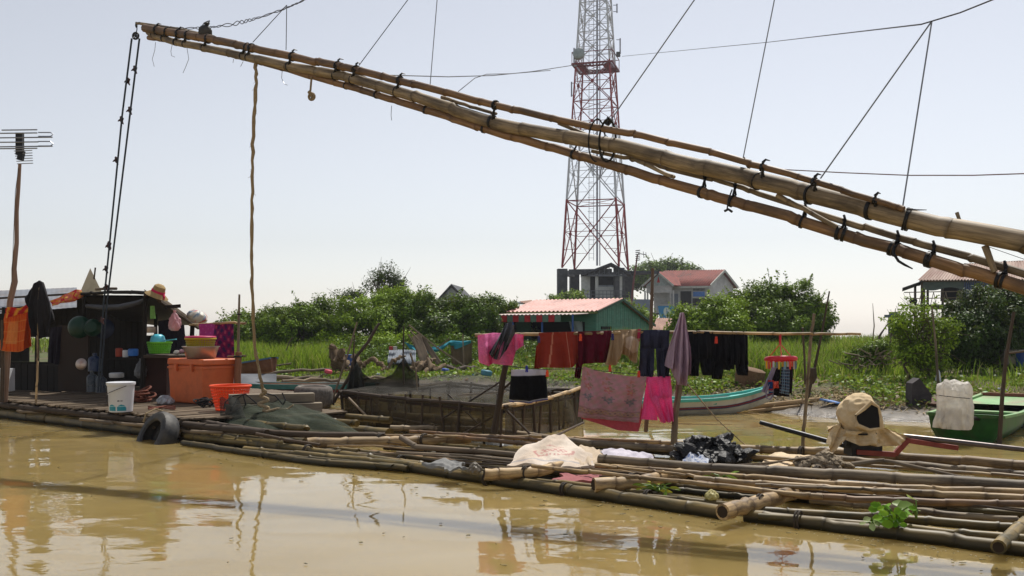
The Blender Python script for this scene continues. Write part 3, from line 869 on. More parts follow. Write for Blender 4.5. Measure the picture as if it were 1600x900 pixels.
one(b, 'knotted_rope', ROPE, 'short rope with a knotted end dangling under the boom', 'rope')


# ------------------------------------------------------------------ wires above the boom
def wire(name, label, pts, ds, r, m, cat='wire', group=None, sag=0):
    b = MB(); q = []
    P3 = [P(x, y, d) for (x, y), d in zip(pts, ds)]
    for i in range(len(P3) - 1):
        for k in range(10):
            f = k / 10; p = P3[i].lerp(P3[i + 1], f); p.z -= sag * 4 * f * (1 - f); q.append(p)
    q.append(P3[-1])
    b.tube(q, r, 5)
    return one(b, name, m, label, cat, group)


GS = 'stay wires holding up the boom'
wd = bd(447)
wire('stay_wire', 'short slanting stay wire near the boom tip', [(395, 66), (448, 8)], [bd(395), wd], .004, WIRED, group=GS)
wire('stay_wire', 'short upright stay wire near the boom tip', [(447, 78), (448, 8)], [bd(447), wd], .004, WIRED, group=GS)
wire('stay_wire', 'slanting stay wire rising from the boom right of the dangling knot', [(561, 102), (637, 0), (700, -84)], [bd(561), bd(561) + .3, bd(561) + .5], .004, WIRED, group=GS)
wire('stay_wire', 'nearly upright pale stay wire left of the radio tower', [(672, 134), (683, 0), (690, -84)], [bd(672)] * 3, .004, WIRE, group=GS)
wire('stay_wire', 'slanting stay wire crossing the right edge of the radio tower', [(952, 192), (970, 165), (1085, 0), (1140, -80)], [bd(952)] * 2 + [bd(952) - .2] * 2, .005, WIRE, group=GS)
wire('stay_wire', 'nearly upright pale stay wire right of the radio tower', [(1161, 248), (1210, 0), (1226, -80)], [bd(1161)] * 3, .004, WIRE, group=GS)
kd = bd(1350)
wire('stay_wire', 'slanting stay wire of the forked pair on the right', [(1282, 279), (1456, 33)], [bd(1282), kd], .005, WIRE, group=GS)
wire('stay_wire', 'steep stay wire of the forked pair on the right', [(1410, 326), (1456, 33)], [bd(1410), kd], .005, WIRE, group=GS)
b = MB(); b.tube([P(948, 195, bd(950)), P(952, 187, bd(950)), P(957, 190, bd(950))], [.02, .032, .015], 7); one(b, 'wire_knot', BLACKTIE, 'black knot where a stay wire grips the boom before the tower', 'knot')
# twisted head wire at the tip
b = MB(); pa, pb = P(268, 43, bd(268)), P(480, -2, bd(480) + .1)
for ph in (0, 2.6):
    q = []
    for t in np.linspace(0, 1, 120):
        p = pa.lerp(pb, t); p.z -= .10 * 4 * t * (1 - t)
        a = .006 + .016 * max(0, math.sin(t * 3.3)) ** 2 * abs(math.sin(t * 9)) * (t < .85)
        q.append(p + Vector((0, 0, a * math.sin(t * 75 + ph + 2 * math.sin(t * 21)))))
    b.tube(q, .0042, 5)
one(b, 'twisted_wire', WIRED, 'twisted dark wire leading up from the boom tip', 'wire')
d2 = bd(322)
bag = MB()
bag.lathe([(.0, -.075), (.05, -.07), (.075, -.03), (.07, .02), (.045, .05), (.02, .065), (.03, .09), (.0, .1)], P(321, 49, d2), 16, (.1, .2, 0), 1, .7, dent=lambda a, k: 1 + .14 * math.sin(3 * a + k) + .08 * math.sin(7 * a + 2 * k))
bag.tube([P(324, 44, d2), P(326, 36, d2), P(327, 32, d2)], .008, 6); bag.tube([P(319, 44, d2), P(316, 40, d2), P(319, 36, d2), P(325, 33, d2)], .006, 6)
one(bag, 'hanging_bundle', RUBBER, 'small black bundle hanging on the twisted wire above the boom', 'bundle')
wire('overhead_wire', 'thin overhead wire sagging from behind the boom to the radio tower', [(590, 117), (700, 120), (770, 118), (830, 112), (895, 102)], [16, 18, 20, 22, 25], .009, WIRED)
wire('overhead_wire', 'loose strand of wire forking off the sagging overhead wire', [(716, 143), (742, 122), (760, 116), (800, 115), (860, 110)], [18.5, 19, 20, 21.5, 24], .008, WIRED)
wire('overhead_wire', 'thin overhead wire climbing to the right from the radio tower', [(972, 88), (1200, 66), (1440, 38), (1500, 20), (1570, -8)], [24, 15, kd + .02, kd - .2, kd - .4], .005, WIRED)
wire('overhead_wire', 'thin rust coloured wire running level to the right edge', [(1225, 265), (1320, 270), (1420, 274), (1520, 274), (1640, 270)], [22, 21, 20, 19, 18], .012, mat('rust_wire', lin(120, 80, 74), .7))
wire('overhead_wire', 'thin dark wire slanting down at the right edge under the boom', [(1540, 384), (1620, 412)], [9, 8], .003, WIRED)

# ------------------------------------------------------------------ the raft
raft = thing('bamboo_raft', 'long low raft of wet bamboo logs and cross logs floating in front', 'raft', (-.2, 7.6, 0))


def lie(x0, y0, x1, y1, h0, h1=None, mids=()):
    h1 = h0 if h1 is None else h1
    pts = [G(x0, y0, h0)] + [G(x, y, h) for x, y, h in mids] + [G(x1, y1, h1)]
    return pts


def log(pts, r0, r1, m, parent=raft, name='bamboo_log', gap=.4, ext0=0, ext1=0, hollow=False, wob=.0035, n=12):
    if ext0: pts = [pts[0] + (pts[0] - pts[1]).normalized() * ext0] + pts
    if ext1: pts = pts + [pts[-1] + (pts[-1] - pts[-2]).normalized() * ext1]
    b = MB(); b.bamboo(pts, r0, r1, gap, n, wob, hollow)
    return b.build(name, [m, INNER], parent)


# front float logs, wet
log(lie(286, 692, 640, 733, .03, .03, [(480, 720, .03)]), .03, .034, BAMW)
log(lie(291, 682, 660, 728, .06, .06, [(480, 703, .06)]), .035, .04, BAMW)
log(lie(382, 702, 770, 748, .05, .05, [(637, 728, .05)]), .032, .045, BAMW)
log(lie(640, 731, 1135, 803, .035, .035, [(756, 748, .035), (960, 777, .035)]), .046, .052, BAMW)
log(lie(1165, 806, 1600, 859, .035, .035, [(1367, 829, .035)]), .045, .042, BAMW, ext1=1.2)
log(lie(822, 750, 1130, 787, .05, .05, [(924, 762, .05)]), .026, .03, BAMW)
log(lie(1180, 798, 1600, 826, .05, .05, [(1367, 808, .05)]), .03, .03, BAMW, ext1=1.2)
log(lie(1185, 807, 1600, 843, .05, .05, [(1420, 826, .05)]), .022, .034, BAMW, ext1=1.2)
log(lie(1000, 775, 1180, 792, .06, .06), .02, .024, BAMW)
log(lie(1480, 795, 1600, 804, .05, .05), .03, .03, BAMW, ext1=1.2)
log(lie(470, 712, 800, 742, .02, .02), .035, .03, BAMW)
log(lie(300, 676, 560, 706, .05, .05), .03, .03, BAMW)
log(lie(240, 668, 420, 690, .07, .07), .035, .03, BAMW)
log(lie(880, 745, 1300, 783, .03, .03), .035, .035, BAMW)
log(lie(1200, 772, 1600, 800, .02, .02), .03, .03, BAMW, ext1=1.2)
log(lie(1050, 740, 1600, 786, .02, .02), .032, .036, BAMW, ext1=1.2)
log(lie(700, 722, 1120, 752, .02, .02), .03, .04, BAMW)
log(lie(640, 706, 960, 720, .02, .02), .03, .034, BAMW)
for i in range(26):
    f = random.random(); x0 = 330 + 1000 * f; y0 = 684 + 92 * f * .93 + random.uniform(-8, 22)
    L_ = random.uniform(140, 420); x1 = min(x0 + L_, 1600); y1 = y0 + (x1 - x0) * random.uniform(.085, .125)
    if y1 < 868 - (1600 - x1) * .14: log(lie(x0, y0, x1, y1, random.uniform(.0, .05)), random.uniform(.014, .03), random.uniform(.014, .03), random.choice((BAMW, BAMW, BAMG, BAMO)), ext1=1.0 if x1 > 1590 else 0)
# back float logs
log(lie(610, 669, 1062, 701, .10, .10, [(760, 672, .10), (912, 692, .10)]), .034, .036, BAMG)
log(lie(1062, 699, 1600, 728, .10, .10, [(1180, 702, .10), (1340, 709, .10)]), .036, .05, BAM, ext1=1.0)
log(lie(880, 684, 1150, 697, .10, .10), .018, .024, BAM)
log(lie(820, 690, 1280, 725, .04, .04), .03, .03, BAMW)
log(lie(1250, 712, 1600, 742, .05, .05), .035, .035, BAMG, ext1=1.0)
# short thick cross logs
log(lie(757, 741, 832, 737, .115, .12) + [G(905, 720, .12)], .046, .040, BAM, hollow=True, gap=.24)
log(lie(928, 758, 1006, 752, .11, .11) + [G(1085, 735, .11)], .054, .048, BAM, hollow=True, gap=.24)
log(lie(1129, 800, 1210, 778, .10, .10) + [G(1300, 748, .08)], .052, .046, BAM, hollow=True, gap=.22)
log(lie(480, 693, 735, 686, .10, .10, [(600, 690, .10)]), .056, .046, BAM, hollow=True, gap=.3)
log(lie(266, 677, 308, 667, .10, .10) + [G(355, 655, .12)], .058, .05, BAM, hollow=True, gap=.22)
log(lie(1560, 855, 1600, 820, .07, .07) + [G(1640, 790, .07)], .04, .04, BAMW, hollow=True, gap=.22)
# ties
for (x, y, h, r) in ((480, 705, .06, .06), (625, 722, .05, .06), (595, 688, .11, .066), (662, 687, .11, .06), (820, 738, .12, .05), (985, 752, .11, .058), (1185, 786, .10, .056), (1367, 822, .05, .055), (1245, 812, .05, .055), (1010, 779, .04, .06), (1250, 707, .1, .055), (1275, 738, .14, .05), (760, 748, .05, .055), (880, 765, .04, .05)):
    b = MB(); c = G(x, y, h)
    for k in range(2): b.ring(c + Vector((k * .016, -k * .01, 0)), r, .007, (.8, -.55, 0), 18, 6)
    b.build('tie', mat('tie_cord', lin(58, 50, 42), .8, rnd=.3), raft)

# loose canes lying along the raft
GP = 'bamboo canes lying along the raft'


def pole(label, pts, r0, r1, m=BAM, gap=.3, ext1=0, ext0=0, name='bamboo_cane', cat='bamboo cane', group=GP):
    if ext1: pts = pts + [pts[-1] + (pts[-1] - pts[-2]).normalized() * ext1]
    if ext0: pts = [pts[0] + (pts[0] - pts[1]).normalized() * ext0] + pts
    b = MB(); b.bamboo(pts, r0, r1, gap, 10, .003)
    return one(b, name, [m, INNER], label, cat, group)


pole('thick pale bamboo log running right from the white cloths past the net heap', lie(936, 716, 1600, 759, .17, .16, [(1100, 730, .17), (1273, 739, .17)]), .036, .046, BAMG, .42, 1.0)
pole('slim cane just below the thick pale log', lie(930, 727, 1600, 769, .16, .15, [(1100, 740, .16), (1333, 757, .16)]), .018, .024, BAM, .3, 1.0)
pole('third cane down on the right half of the raft, with a knobbly joint', lie(1085, 748, 1600, 778, .15, .14, [(1267, 761, .15)]), .022, .026, BAM, .3, 1.0)
pole('long brown cane dipping to the right above the water plant', lie(1090, 755, 1600, 787, .13, .13, [(1250, 774, .13), (1467, 785, .13)]), .022, .024, BAMO, .3, 1.0)
pole('thin cane starting under the front edge of the white sack', lie(831, 728, 1145, 761, .18, .15), .014, .018, BAM, .28, .6)
pole('very thin cane between the white sack and the weeds', lie(939, 727, 1200, 757, .17, .15), .010, .013, BAM, .25)
pole('thin split cane lying just above the long brown cane', lie(1180, 757, 1440, 768, .17, .16), .009, .012, BAMG, .25)
pole('dark crooked pole crossing in front of the draped net', lie(315, 659, 602, 681, .2, .15, [(417, 675, .18), (500, 680, .16)]), .03, .036, WOODD, .5)
pole('dark bent pole from the tyre stack towards the fish pen', lie(500, 650, 672, 666, .2, .12, [(600, 653, .16), (651, 660, .13)]), .024, .018, WOODD, .5)
pole('thin pale cane behind the peeled log', lie(600, 680, 846, 682, .15, .15), .012, .016, BAM, .3)
pole('thin brown cane leading under the back of the white sack', lie(640, 674, 860, 688, .16, .16), .016, .018, BAMO, .3)
pole('brown cane ending beside the white sack', lie(712, 682, 838, 695, .14, .14), .02, .022, BAMO, .3)
pole('thin grey stick low in the gap left of the white sack', lie(620, 707, 822, 720, .1, .1, [(690, 711, .1)]), .013, .016, WOOD, .4)
pole('pair of dark canes low under the white sack', lie(640, 690, 880, 712, .06, .06), .02, .022, BAMW, .3)
pole('short cane sticking out under the black plastic heap', lie(1150, 712, 1300, 722, .14, .14), .018, .02, BAM, .3)
pole('slim cane behind the net heap reaching the right edge', lie(1290, 722, 1600, 745, .14, .14), .014, .018, BAM, .3, 1.0)
pole('grey twisted branch lying right of the net heap', lie(1330, 726, 1500, 745, .17, .12, [(1380, 720, .2), (1440, 735, .15)]), .022, .012, WOOD, .6, name='branch', cat='branch', group=None)
pole('crooked grey branch with a raised left end lying beside the white sack', lie(627, 684, 816, 711, .17, .13, [(655, 699, .13), (700, 703, .12), (750, 705, .12)]), .028, .022, WOOD, .6, name='branch', cat='branch', group=None)
pole('short dark branch poking up left of the peeled log', lie(400, 678, 500, 695, .18, .1, [(440, 686, .14)]), .018, .014, WOODD, .5, name='branch', cat='branch', group=None)
pole('thin dark stick lying before the peeled log', lie(600, 700, 668, 703, .08, .08), .018, .018, WOODD, .5, name='branch', cat='branch', group=None)
for i in range(52):                                                  # thin withies strewn over the raft belong to it
    x = random.uniform(420, 1450); f = (x - 420) / 1030
    y = 690 + 95 * f + random.uniform(-14, 10)
    a = G(x, y, .09); e = a + Vector((.85, -.5 + random.uniform(-.25, .25), random.uniform(-.02, .02))).normalized() * random.uniform(.4, 1.3)
    b = MB(); k = random.uniform(.7, 1.6); b.tube([a, a.lerp(e, .5) + Vector((random.gauss(0, .03), 0, .02)), e], [.008 * k, .007 * k, .005 * k], 6); b.build('withy', random.choice((WOOD, WOODD, WOODD, BAM)), raft)

# scum and scraps drifting on the river
b = MB()
for i in range(150):
    if i < 110:
        f = random.random(); x = 300 + 1300 * f; y = 690 + 178 * f + abs(random.gauss(0, 14)) + 6
    else: x, y = random.uniform(0, 1600), random.uniform(700, 890)
    c = G(x, y, .004); s_ = random.uniform(.004, .018); a = random.uniform(0, 6.28)
    k = random.randint(4, 6)
    pts = [c + Vector((math.cos(a + q * 6.28 / k) * s_ * random.uniform(.5, 1.6), math.sin(a + q * 6.28 / k) * s_ * random.uniform(.3, 1.0), random.uniform(0, .004))) for q in range(k)]
    b.poly(pts, .003, (0, 0, 1))
tag(b.build('floating_scum', mat('scum', lin(70, 62, 34), .8, lin(130, 118, 76), 60, rnd=0), None), kind='stuff')

# water froth along the front log
fm, nt = nodes_of('froth'); L = nt.links.new
bs = N(nt, 'ShaderNodeBsdfPrincipled', i_Roughness=.35); bs.inputs['Base Color'].default_value = (*lin(170, 156, 120), 1); L(bs.outputs[0], N(nt, 'ShaderNodeOutputMaterial').inputs[0])
b = MB()
for i in range(110):
    f = random.random() ** .8; x = 800 + 800 * f; y = 763 + 112 * f + random.gauss(3, 2.2)
    c = G(x, y, .002); r = random.uniform(.002, .006)
    b.lathe([(r, 0), (r * .7, r * .5), (0, r * .7)], c, 7)
tag(b.build('foam', fm, None), kind='stuff')
# ------------------------------------------------------------------ hut on its floating deck
DH = .25
CLOTH = dict(rough=.85, scale=40, var=.12, bump=.25, bdist=.003, trans=.25, rnd=.05, spec=.2)


def cmat(name, *rgb, **k):
    q = dict(CLOTH); q.update(k)
    return mat(name, lin(*rgb), **q)


PAINT = mat('dyed_cloth', (1, 1, 1), cl=True, **CLOTH)
PAINTH = mat('painted_hard', (1, 1, 1), .4, cl=True, var=.1, bump=.05, rnd=0)
DARKW = mat('shade_dark_wood', lin(18, 15, 12), .9, lin(33, 27, 21), 20, ALONG, bump=.4, rnd=.2)  # wood colour taken down to carry the shade inside the hut
TIN = mat('grey_tin', lin(104, 108, 114), .5, lin(140, 144, 150), 5, metal=.3, bump=.1, dirt=lin(110, 84, 62), dirt_scale=2, dirt_amt=.5)
TARP = mat('black_tarp', lin(34, 34, 38), .55, lin(50, 50, 54), 9, bump=.4)

ED = (Vector((-9.4, 15.02, 0)), Vector((-2.5, 9.62, 0)))
VD = Vector((.63, .775, 0))
deck = thing('floating_deck', 'dark slatted bamboo deck carrying the hut, edge raised above the water', 'deck', (-6, 12.5, 0))
b = MB()
n = 150
for i in range(n):
    t = (i + .5) / n
    t *= .925; ins = min(1, max(0, (t - .845) / .05)) * .75
    p = ED[0].lerp(ED[1], t) + VD * (random.uniform(-.07, .06) + ins)
    dep = 3.6 if t < .72 else 1.75 - ins
    w = 8.76 / n * random.uniform(.75, .98)
    b.bar(p + Vector((0, 0, DH - .012 + random.uniform(-.006, .006))), p + VD * dep + Vector((0, 0, DH - .012)), w, .018)
b.build('slats', PLANK, deck)
for k, (off, z, r) in enumerate(((-.0, DH - .065, .04), (.5, DH - .065, .04), (1.2, DH - .065, .04), (1.7, DH - .065, .04))):
    b = MB(); b.bamboo([ED[0] + VD * off + Vector((-.6, .46, z)), ED[0].lerp(ED[1], .5) + VD * off + Vector((0, 0, z - .01)), ED[1] + VD * off + Vector((.05, -.04, z))], r, r, .4, 10)
    b.build('beam', BAMW if k else WOODD, deck)
for off in (.06, .2, .34, .9, 1.5, 2.2, 3.0):
    b = MB(); b.bamboo([ED[0] + VD * off + Vector((-.6, .46, .05)), ED[0].lerp(ED[1], .5) + VD * off + Vector((0, 0, .05)), ED[1] + VD * off + Vector((.2, -.16, .05))], .075, .075, .45, 12)
    b.build('float_log', BAMW, deck)
for i in range(16):
    t = random.random(); p = ED[0].lerp(ED[1], t)
    b = MB(); b.tube([p + Vector((random.uniform(-.2, .2), 0, DH - .12)) - VD * .03, p + Vector((random.uniform(.1, .6), -.25, DH - .1 - random.uniform(0, .06))) - VD * .04], .018, 7); b.build('edge_stick', WOOD, deck)

hut = thing('floating_hut', 'low dark open fronted hut with a patched roof, standing on the deck', 'hut', (-6.8, 14.4, DH))


def post(name, x, d, y0, y1, r, m=DARKW, parent=hut, lean=0):
    b = MB(); p0, p1 = P(x + lean, y1, d), P(x, y0, d)
    b.tube([p0, p0.lerp(p1, .5) + Vector((random.gauss(0, .012), 0, 0)), p1], [r * 1.1, r, r * .9], 8)
    return b.build(name, m, parent)


fr, fl, br = P(247, 463, 13.1), P(122, 462, 14.2), P(309, 508, 15.4)
bl = fl + (br - fr)
b = MB()
b.grid(lambda u, v: fl.lerp(fr, u).lerp(bl.lerp(br, u), v) + Vector((0, 0, .02 * math.sin(u * 9) * math.sin(v * 7) + .012)), 26, 12, W=2, H=2)
b.grid(lambda u, v: fl.lerp(fr, u).lerp(bl.lerp(br, u), v) + Vector((0, 0, .02 * math.sin(u * 9) * math.sin(v * 7) - .02)), 26, 12, W=2, H=2, flip=True)
b.build('roof', TARP, hut)
b = MB(); b.bamboo([P(126, 459, 14.15), P(185, 456, 13.6), P(243, 459, 13.05)], .022, .028, .4, 9); b.build('roof_pole', DARKW, hut)
b = MB(); b.bamboo([P(150, 452, 14.0), P(182, 451, 13.8)], .02, .02, .3, 8); b.build('roof_pole', WOOD, hut)
b = MB(); b.bar(P(247, 465, 13.08), P(309, 509, 15.4), .06, .05); b.build('roof_edge', WOOD, hut)
b = MB(); b.bar(P(249, 470, 13.08), P(311, 513, 15.4), .05, .035); b.build('roof_edge', WOODD, hut)
b = MB(); b.bar(P(258, 480, 13.3), P(282, 478, 13.4), .05, .05); b.build('roof_edge', DARKW, hut)
b = MB()                                                             # rolled tarp sagging under the eave
b.tube([P(136, 478, 14.0), P(160, 481, 13.75), P(190, 480, 13.5), P(215, 474, 13.2), P(226, 468, 13.1)], [.03, .045, .05, .04, .02], 10)
b.build('rolled_tarp', TARP, hut)
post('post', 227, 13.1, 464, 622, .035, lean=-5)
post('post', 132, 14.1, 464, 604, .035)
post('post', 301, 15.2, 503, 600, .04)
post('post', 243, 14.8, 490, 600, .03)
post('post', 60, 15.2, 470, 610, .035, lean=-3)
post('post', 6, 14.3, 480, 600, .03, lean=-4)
# walls: dark boards at the back with the gap the bank shows through
b = MB()


def wallrun(x0, x1, d0, d1, z0, z1, nb):
    for i in range(nb):
        f = (i + .5) / nb
        X0 = (x0 + (x1 - x0) * i / nb - 800) / 1500; X1 = (x0 + (x1 - x0) * (i + 1) / nb - 800) / 1500
        da, db = d0 + (d1 - d0) * i / nb, d0 + (d1 - d0) * (i + 1) / nb
        b.bar(Vector((X0 * da, da, (z0 + z1) / 2)), Vector((X1 * db, db, (z0 + z1) / 2)) - Vector((.008, 0, 0)), .02 + random.uniform(0, .008), z1 - z0)


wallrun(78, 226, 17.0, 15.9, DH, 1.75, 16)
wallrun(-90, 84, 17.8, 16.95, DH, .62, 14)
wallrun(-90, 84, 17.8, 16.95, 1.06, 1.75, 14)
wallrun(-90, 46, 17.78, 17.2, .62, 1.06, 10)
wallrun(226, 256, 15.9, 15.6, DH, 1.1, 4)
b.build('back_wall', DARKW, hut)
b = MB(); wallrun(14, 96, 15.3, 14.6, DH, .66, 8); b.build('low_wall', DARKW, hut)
b = MB(); b.bar(P(92, 560, 14.35), P(139, 560, 14.0), .03, .98); b.build('plywood_panel', mat('plywood', lin(42, 29, 18), .8, rnd=0), hut)  # panel colour already includes the shade under the roof
# tin roof on the left
b = MB()
q0, q1, q2, q3 = P(-70, 496, 14.9), P(120, 480, 14.4), P(120, 449, 17.6), P(-70, 457, 17.9)
b.grid(lambda u, v: q0.lerp(q1, u).lerp(q3.lerp(q2, u), v) + Vector((0, 0, .012 * math.sin(u * 150) * .12)), 160, 5, W=2, H=2)
b.build('tin_roof', TIN, hut)
b = MB()
for (a, c) in (((-20, 470, 15.6), (118, 462, 15.4)), ((-20, 488, 15.0), (70, 480, 14.8))): b.bar(P(*a) + Vector((0, 0, .03)), P(*c) + Vector((0, 0, .03)), .05, .03)
b.build('roof_pole', WOODD, hut)
b = MB()
cp = [P(122, 464, 16), P(162, 462, 16.1), P(150, 458, 16.9), P(141, 419, 16.3)]
b.add(cp, [(0, 1, 3), (1, 2, 3), (2, 0, 3), (0, 2, 1)]); b.build('canvas_peak', mat('canvas', lin(150, 138, 112), .9, lin(178, 166, 140), 5, bump=.3, dirt=lin(120, 104, 76), dirt_scale=2.5), hut, smooth=0)
b = MB(); b.tube([P(147, 436, 16.2), P(149, 418, 16.2)], .014, 6); b.build('roof_pole', WOODD, hut)
# table and cupboard on the right side
b = MB(); b.bar(P(224, 556, 13.3), P(290, 556, 13.5), .8, .035); b.build('table_top', WOODD, hut)
b = MB(); c = P(246, 595, 13.45); b.box((c.x, c.y + .1, (DH + .82) / 2), (.36, .5, .82 - DH)); b.build('cupboard', mat('dark_brick', lin(58, 34, 28), .85, rnd=0), hut)
b = MB(); b.bar(P(170, 561, 14.2), P(226, 559, 13.6), .28, .025); b.build('shelf', DARKW, hut)
b = MB(); b.tube([P(238, 478, 13.0), P(239, 498, 13.0)], [.03, .04], 8); one(b, 'green_strap', cmat('green_strip', 120, 170, 90), 'short green strap hanging under the roof corner below the hat', 'strap')


# ------------------------------------------------------------------ the things round the hut
def lathe_thing(name, mats, label, cat, prof, c, group=None, n=24, **k):
    b = MB(); b.lathe(prof, c, n, **k)
    return one(b, name, mats, label, cat, group)


PLW = mat('white_plastic', lin(206, 208, 212), .4, var=.05, bump=.03, rnd=0, dirt=lin(160, 156, 146), dirt_scale=2, dirt_amt=.35)
bc = G(189, 643, DH)
bk = thing('white_bucket', 'white plastic bucket with a teal wave print, standing on the deck edge', 'bucket', bc)
b = MB()


def bcl(a, r, z):
    w = (201 / 255.) ** 2.2; col = (.62, .63, .66)
    a = (a + math.pi * 2) % (2 * math.pi)
    f = (a - 4.712) / .85                                             # -1..1 across the printed face
    if abs(f) < 1:
        top = .03 + .06 * math.sqrt(max(0, 1 - ((abs(f) - .5) * 2) ** 2))
        if .018 < z < top and abs(f) > .05: col = lin(40, 140, 160)
        if .065 < z < .074 and abs(f) > .05: col = lin(180, 215, 220)
        if .125 < z < .142 and .12 < f < .62 and int(f * 38) % 3: col = lin(70, 74, 84)
    return col


prof = [(.128, 0)] + [(.13 + .021 * k / 60, .004 + .30 * k / 60) for k in range(61)] + [(.156, .306), (.158, .318), (.163, .32), (.163, .345), (.150, .348), (.0, .345)]
b.lathe(prof, bc, 160, cl=bcl); b.build('body', PAINTH, bk)
b = MB(); b.tube([bc + Vector((-.150 + .27 * t, -.158 * math.sin(math.pi * (.25 + .45 * t)) - .01, .20 + .11 * t + .0 * t)) for t in np.linspace(0, 1, 12)], .004, 6)
b.tube([bc + Vector((-.135, -.085, .19)), bc + Vector((-.135, -.09, .12)), bc + Vector((-.10, -.128, .13)), bc + Vector((-.10, -.128, .2))], .004, 6); b.build('handle', WIRED, bk)

# orange cool box
ORB = mat('orange_plastic', lin(196, 92, 46), .5, lin(214, 112, 62), 3, bump=.06, rnd=0, dirt=lin(140, 66, 36), dirt_scale=3, dirt_amt=.5)
cb = thing('cool_box', 'big scuffed orange cool box with a lid, standing beside the hut', 'cool box', (-4.0, 12.6, DH))
a0 = Vector((-3.93, 12.2, 0)); e1 = Vector((-.8, .6, 0)); e2 = Vector((.6, .8, 0))


def obox(z0, z1, grow, top_grow=None, name='tub', bev=.02):
    tg = grow if top_grow is None else top_grow
    o = [a0, a0 + e1 * .76, a0 + e1 * .76 + e2 * .5, a0 + e2 * .5]
    cc = sum(o, Vector()) / 4
    b = MB(); vs = []
    for z, g in ((z0, grow), (z1, tg)):
        for p in o:
            d = (p - cc)
            vs.append(cc + d * (1 + g) + Vector((0, 0, z)))
    b.add(vs, [(3, 2, 1, 0), (4, 5, 6, 7), (0, 1, 5, 4), (1, 2, 6, 5), (2, 3, 7, 6), (3, 0, 4, 7)])
    o_ = b.build(name, ORB, cb, 0)
    m_ = o_.modifiers.new('b', 'BEVEL'); m_.width = bev; m_.segments = 3
    return o_


obox(DH + .005, .745, -.07, -.0, 'tub'); obox(.748, .83, .035, .02, 'lid'); obox(.70, .728, .02, .02, 'rim', .006)
for f in (.28, .72):
    b = MB(); p = a0 + e1 * .76 * f; b.box(p + Vector((0, 0, .715)) - e2 * .02, (.05, .03, .09), (0, 0, math.atan2(e1.y, e1.x))); b.build('latch', ORB, cb)


def basket(name, label, c, rt, rb, h, m, nv=34, nr=7, cat='basket', group=None, sy=1.0, solid_from=1.0):
    t = thing(name, label, cat, c, group)
    b = MB(); c = Vector(c)
    for i in range(nv):
        a = 2 * math.pi * i / nv
        e = Vector((math.cos(a), math.sin(a) * sy, 0))
        b.bar(c + e * rb + Vector((0, 0, .004)), c + e * rt * .985 + Vector((0, 0, h)), rb * 2.6 / nv, .004, e)
    for k in range(nr + 1):
        f = k / nr; r = rb + (rt - rb) * f
        pts = [c + Vector((math.cos(q) * r, math.sin(q) * r * sy, .01 + (h - .02) * f)) for q in np.linspace(0, 2 * math.pi, 33)]
        b.tube(pts, .0065, 5, cap=False)
    b.lathe([(0, .003), (rb, .003), (rb, .01), (0, .01)], c, 24, sy=sy)
    b.build('sides', m, t)
    b = MB(); pts = [c + Vector((math.cos(q) * rt, math.sin(q) * rt * sy, h)) for q in np.linspace(0, 2 * math.pi, 41)]
    b.tube(pts, .014, 8, cap=False); b.build('rim', m, t)
    return t


ORN = mat('bright_orange_plastic', lin(236, 84, 28), .4, var=.06, bump=0, rnd=0, trans=.2)
basket('orange_basket', 'bright orange lattice laundry basket on the deck beside the beams', G(360, 641, DH), .235, .165, .29, ORN, 40, 8)
YEL = mat('yellow_plastic', lin(188, 160, 34), .4, var=.06, bump=0, rnd=0, trans=.15)
LIME = mat('lime_plastic', lin(124, 206, 60), .4, var=.06, bump=0, rnd=0, trans=.2)
ps = P(314, 563, 12.55)
bs_ = MB(); bs_.lathe([(.0, .0), (.17, .0), (.185, .012), (.225, .145), (.24, .15), (.24, .158), (.222, .155), (.18, .02), (.0, .012)], (ps.x, ps.y, .833), 36)
one(bs_, 'metal_basin', mat('aluminium', lin(176, 160, 150), .38, var=.1, metal=.85, bump=.08, rnd=0), 'dull metal basin on top of the orange cool box', 'basin')
yb = basket('yellow_basket', 'yellow lattice basket with a magenta lid, sitting in the metal basin', (ps.x - .005, ps.y, .92), .19, .155, .17, YEL, 34, 6)
b = MB(); b.lathe([(0, 0), (.198, 0), (.2, .012), (.19, .024), (.0, .03)], (ps.x - .005, ps.y, 1.10), 32); b.build('lid', mat('magenta_plastic', lin(176, 34, 84), .4, rnd=0, bump=0), yb)
gp = P(249, 555, 13.25)
basket('green_basket', 'lime green lattice basket on the hut table', (gp.x, gp.y, .875), .165, .135, .15, LIME, 30, 5, sy=.75)
t = thing('water_scoop', 'teal water scoop lying on the lime green basket', 'scoop', (gp.x, gp.y, 1.0))
TEAL = mat('teal_plastic', lin(84, 186, 206), .35, var=.05, rnd=0, bump=0)
b = MB(); b.lathe([(0, .11), (.05, .105), (.085, .08), (.10, .03), (.105, 0), (.1, 0), (.08, .07), (0, .1)], (gp.x - .015, gp.y - .02, 1.035), 24); b.build('bowl', TEAL, t)
b = MB(); b.bar(Vector((gp.x + .09, gp.y - .03, 1.055)), Vector((gp.x + .25, gp.y - .05, 1.075)), .035, .014); b.build('handle', TEAL, t)
for i, (x, y, r, cc, lb) in enumerate(((276, 551, .035, (200, 196, 190), 'small pale bundle on the table edge beside the lime basket'), (284, 549, .03, (190, 150, 160), 'small pinkish bundle between the lime basket and the basin'))):
    p = P(x, y, 13.3); b = MB(); b.lathe([(0, -r), (r, -r * .6), (r * 1.3, 0), (r * .7, r * .9), (0, r)], p, 12, dent=lambda a, k: 1 + .15 * math.sin(3 * a + k)); one(b, 'small_bundle', cmat('bundle_%d' % i, *cc), lb, 'bundle')


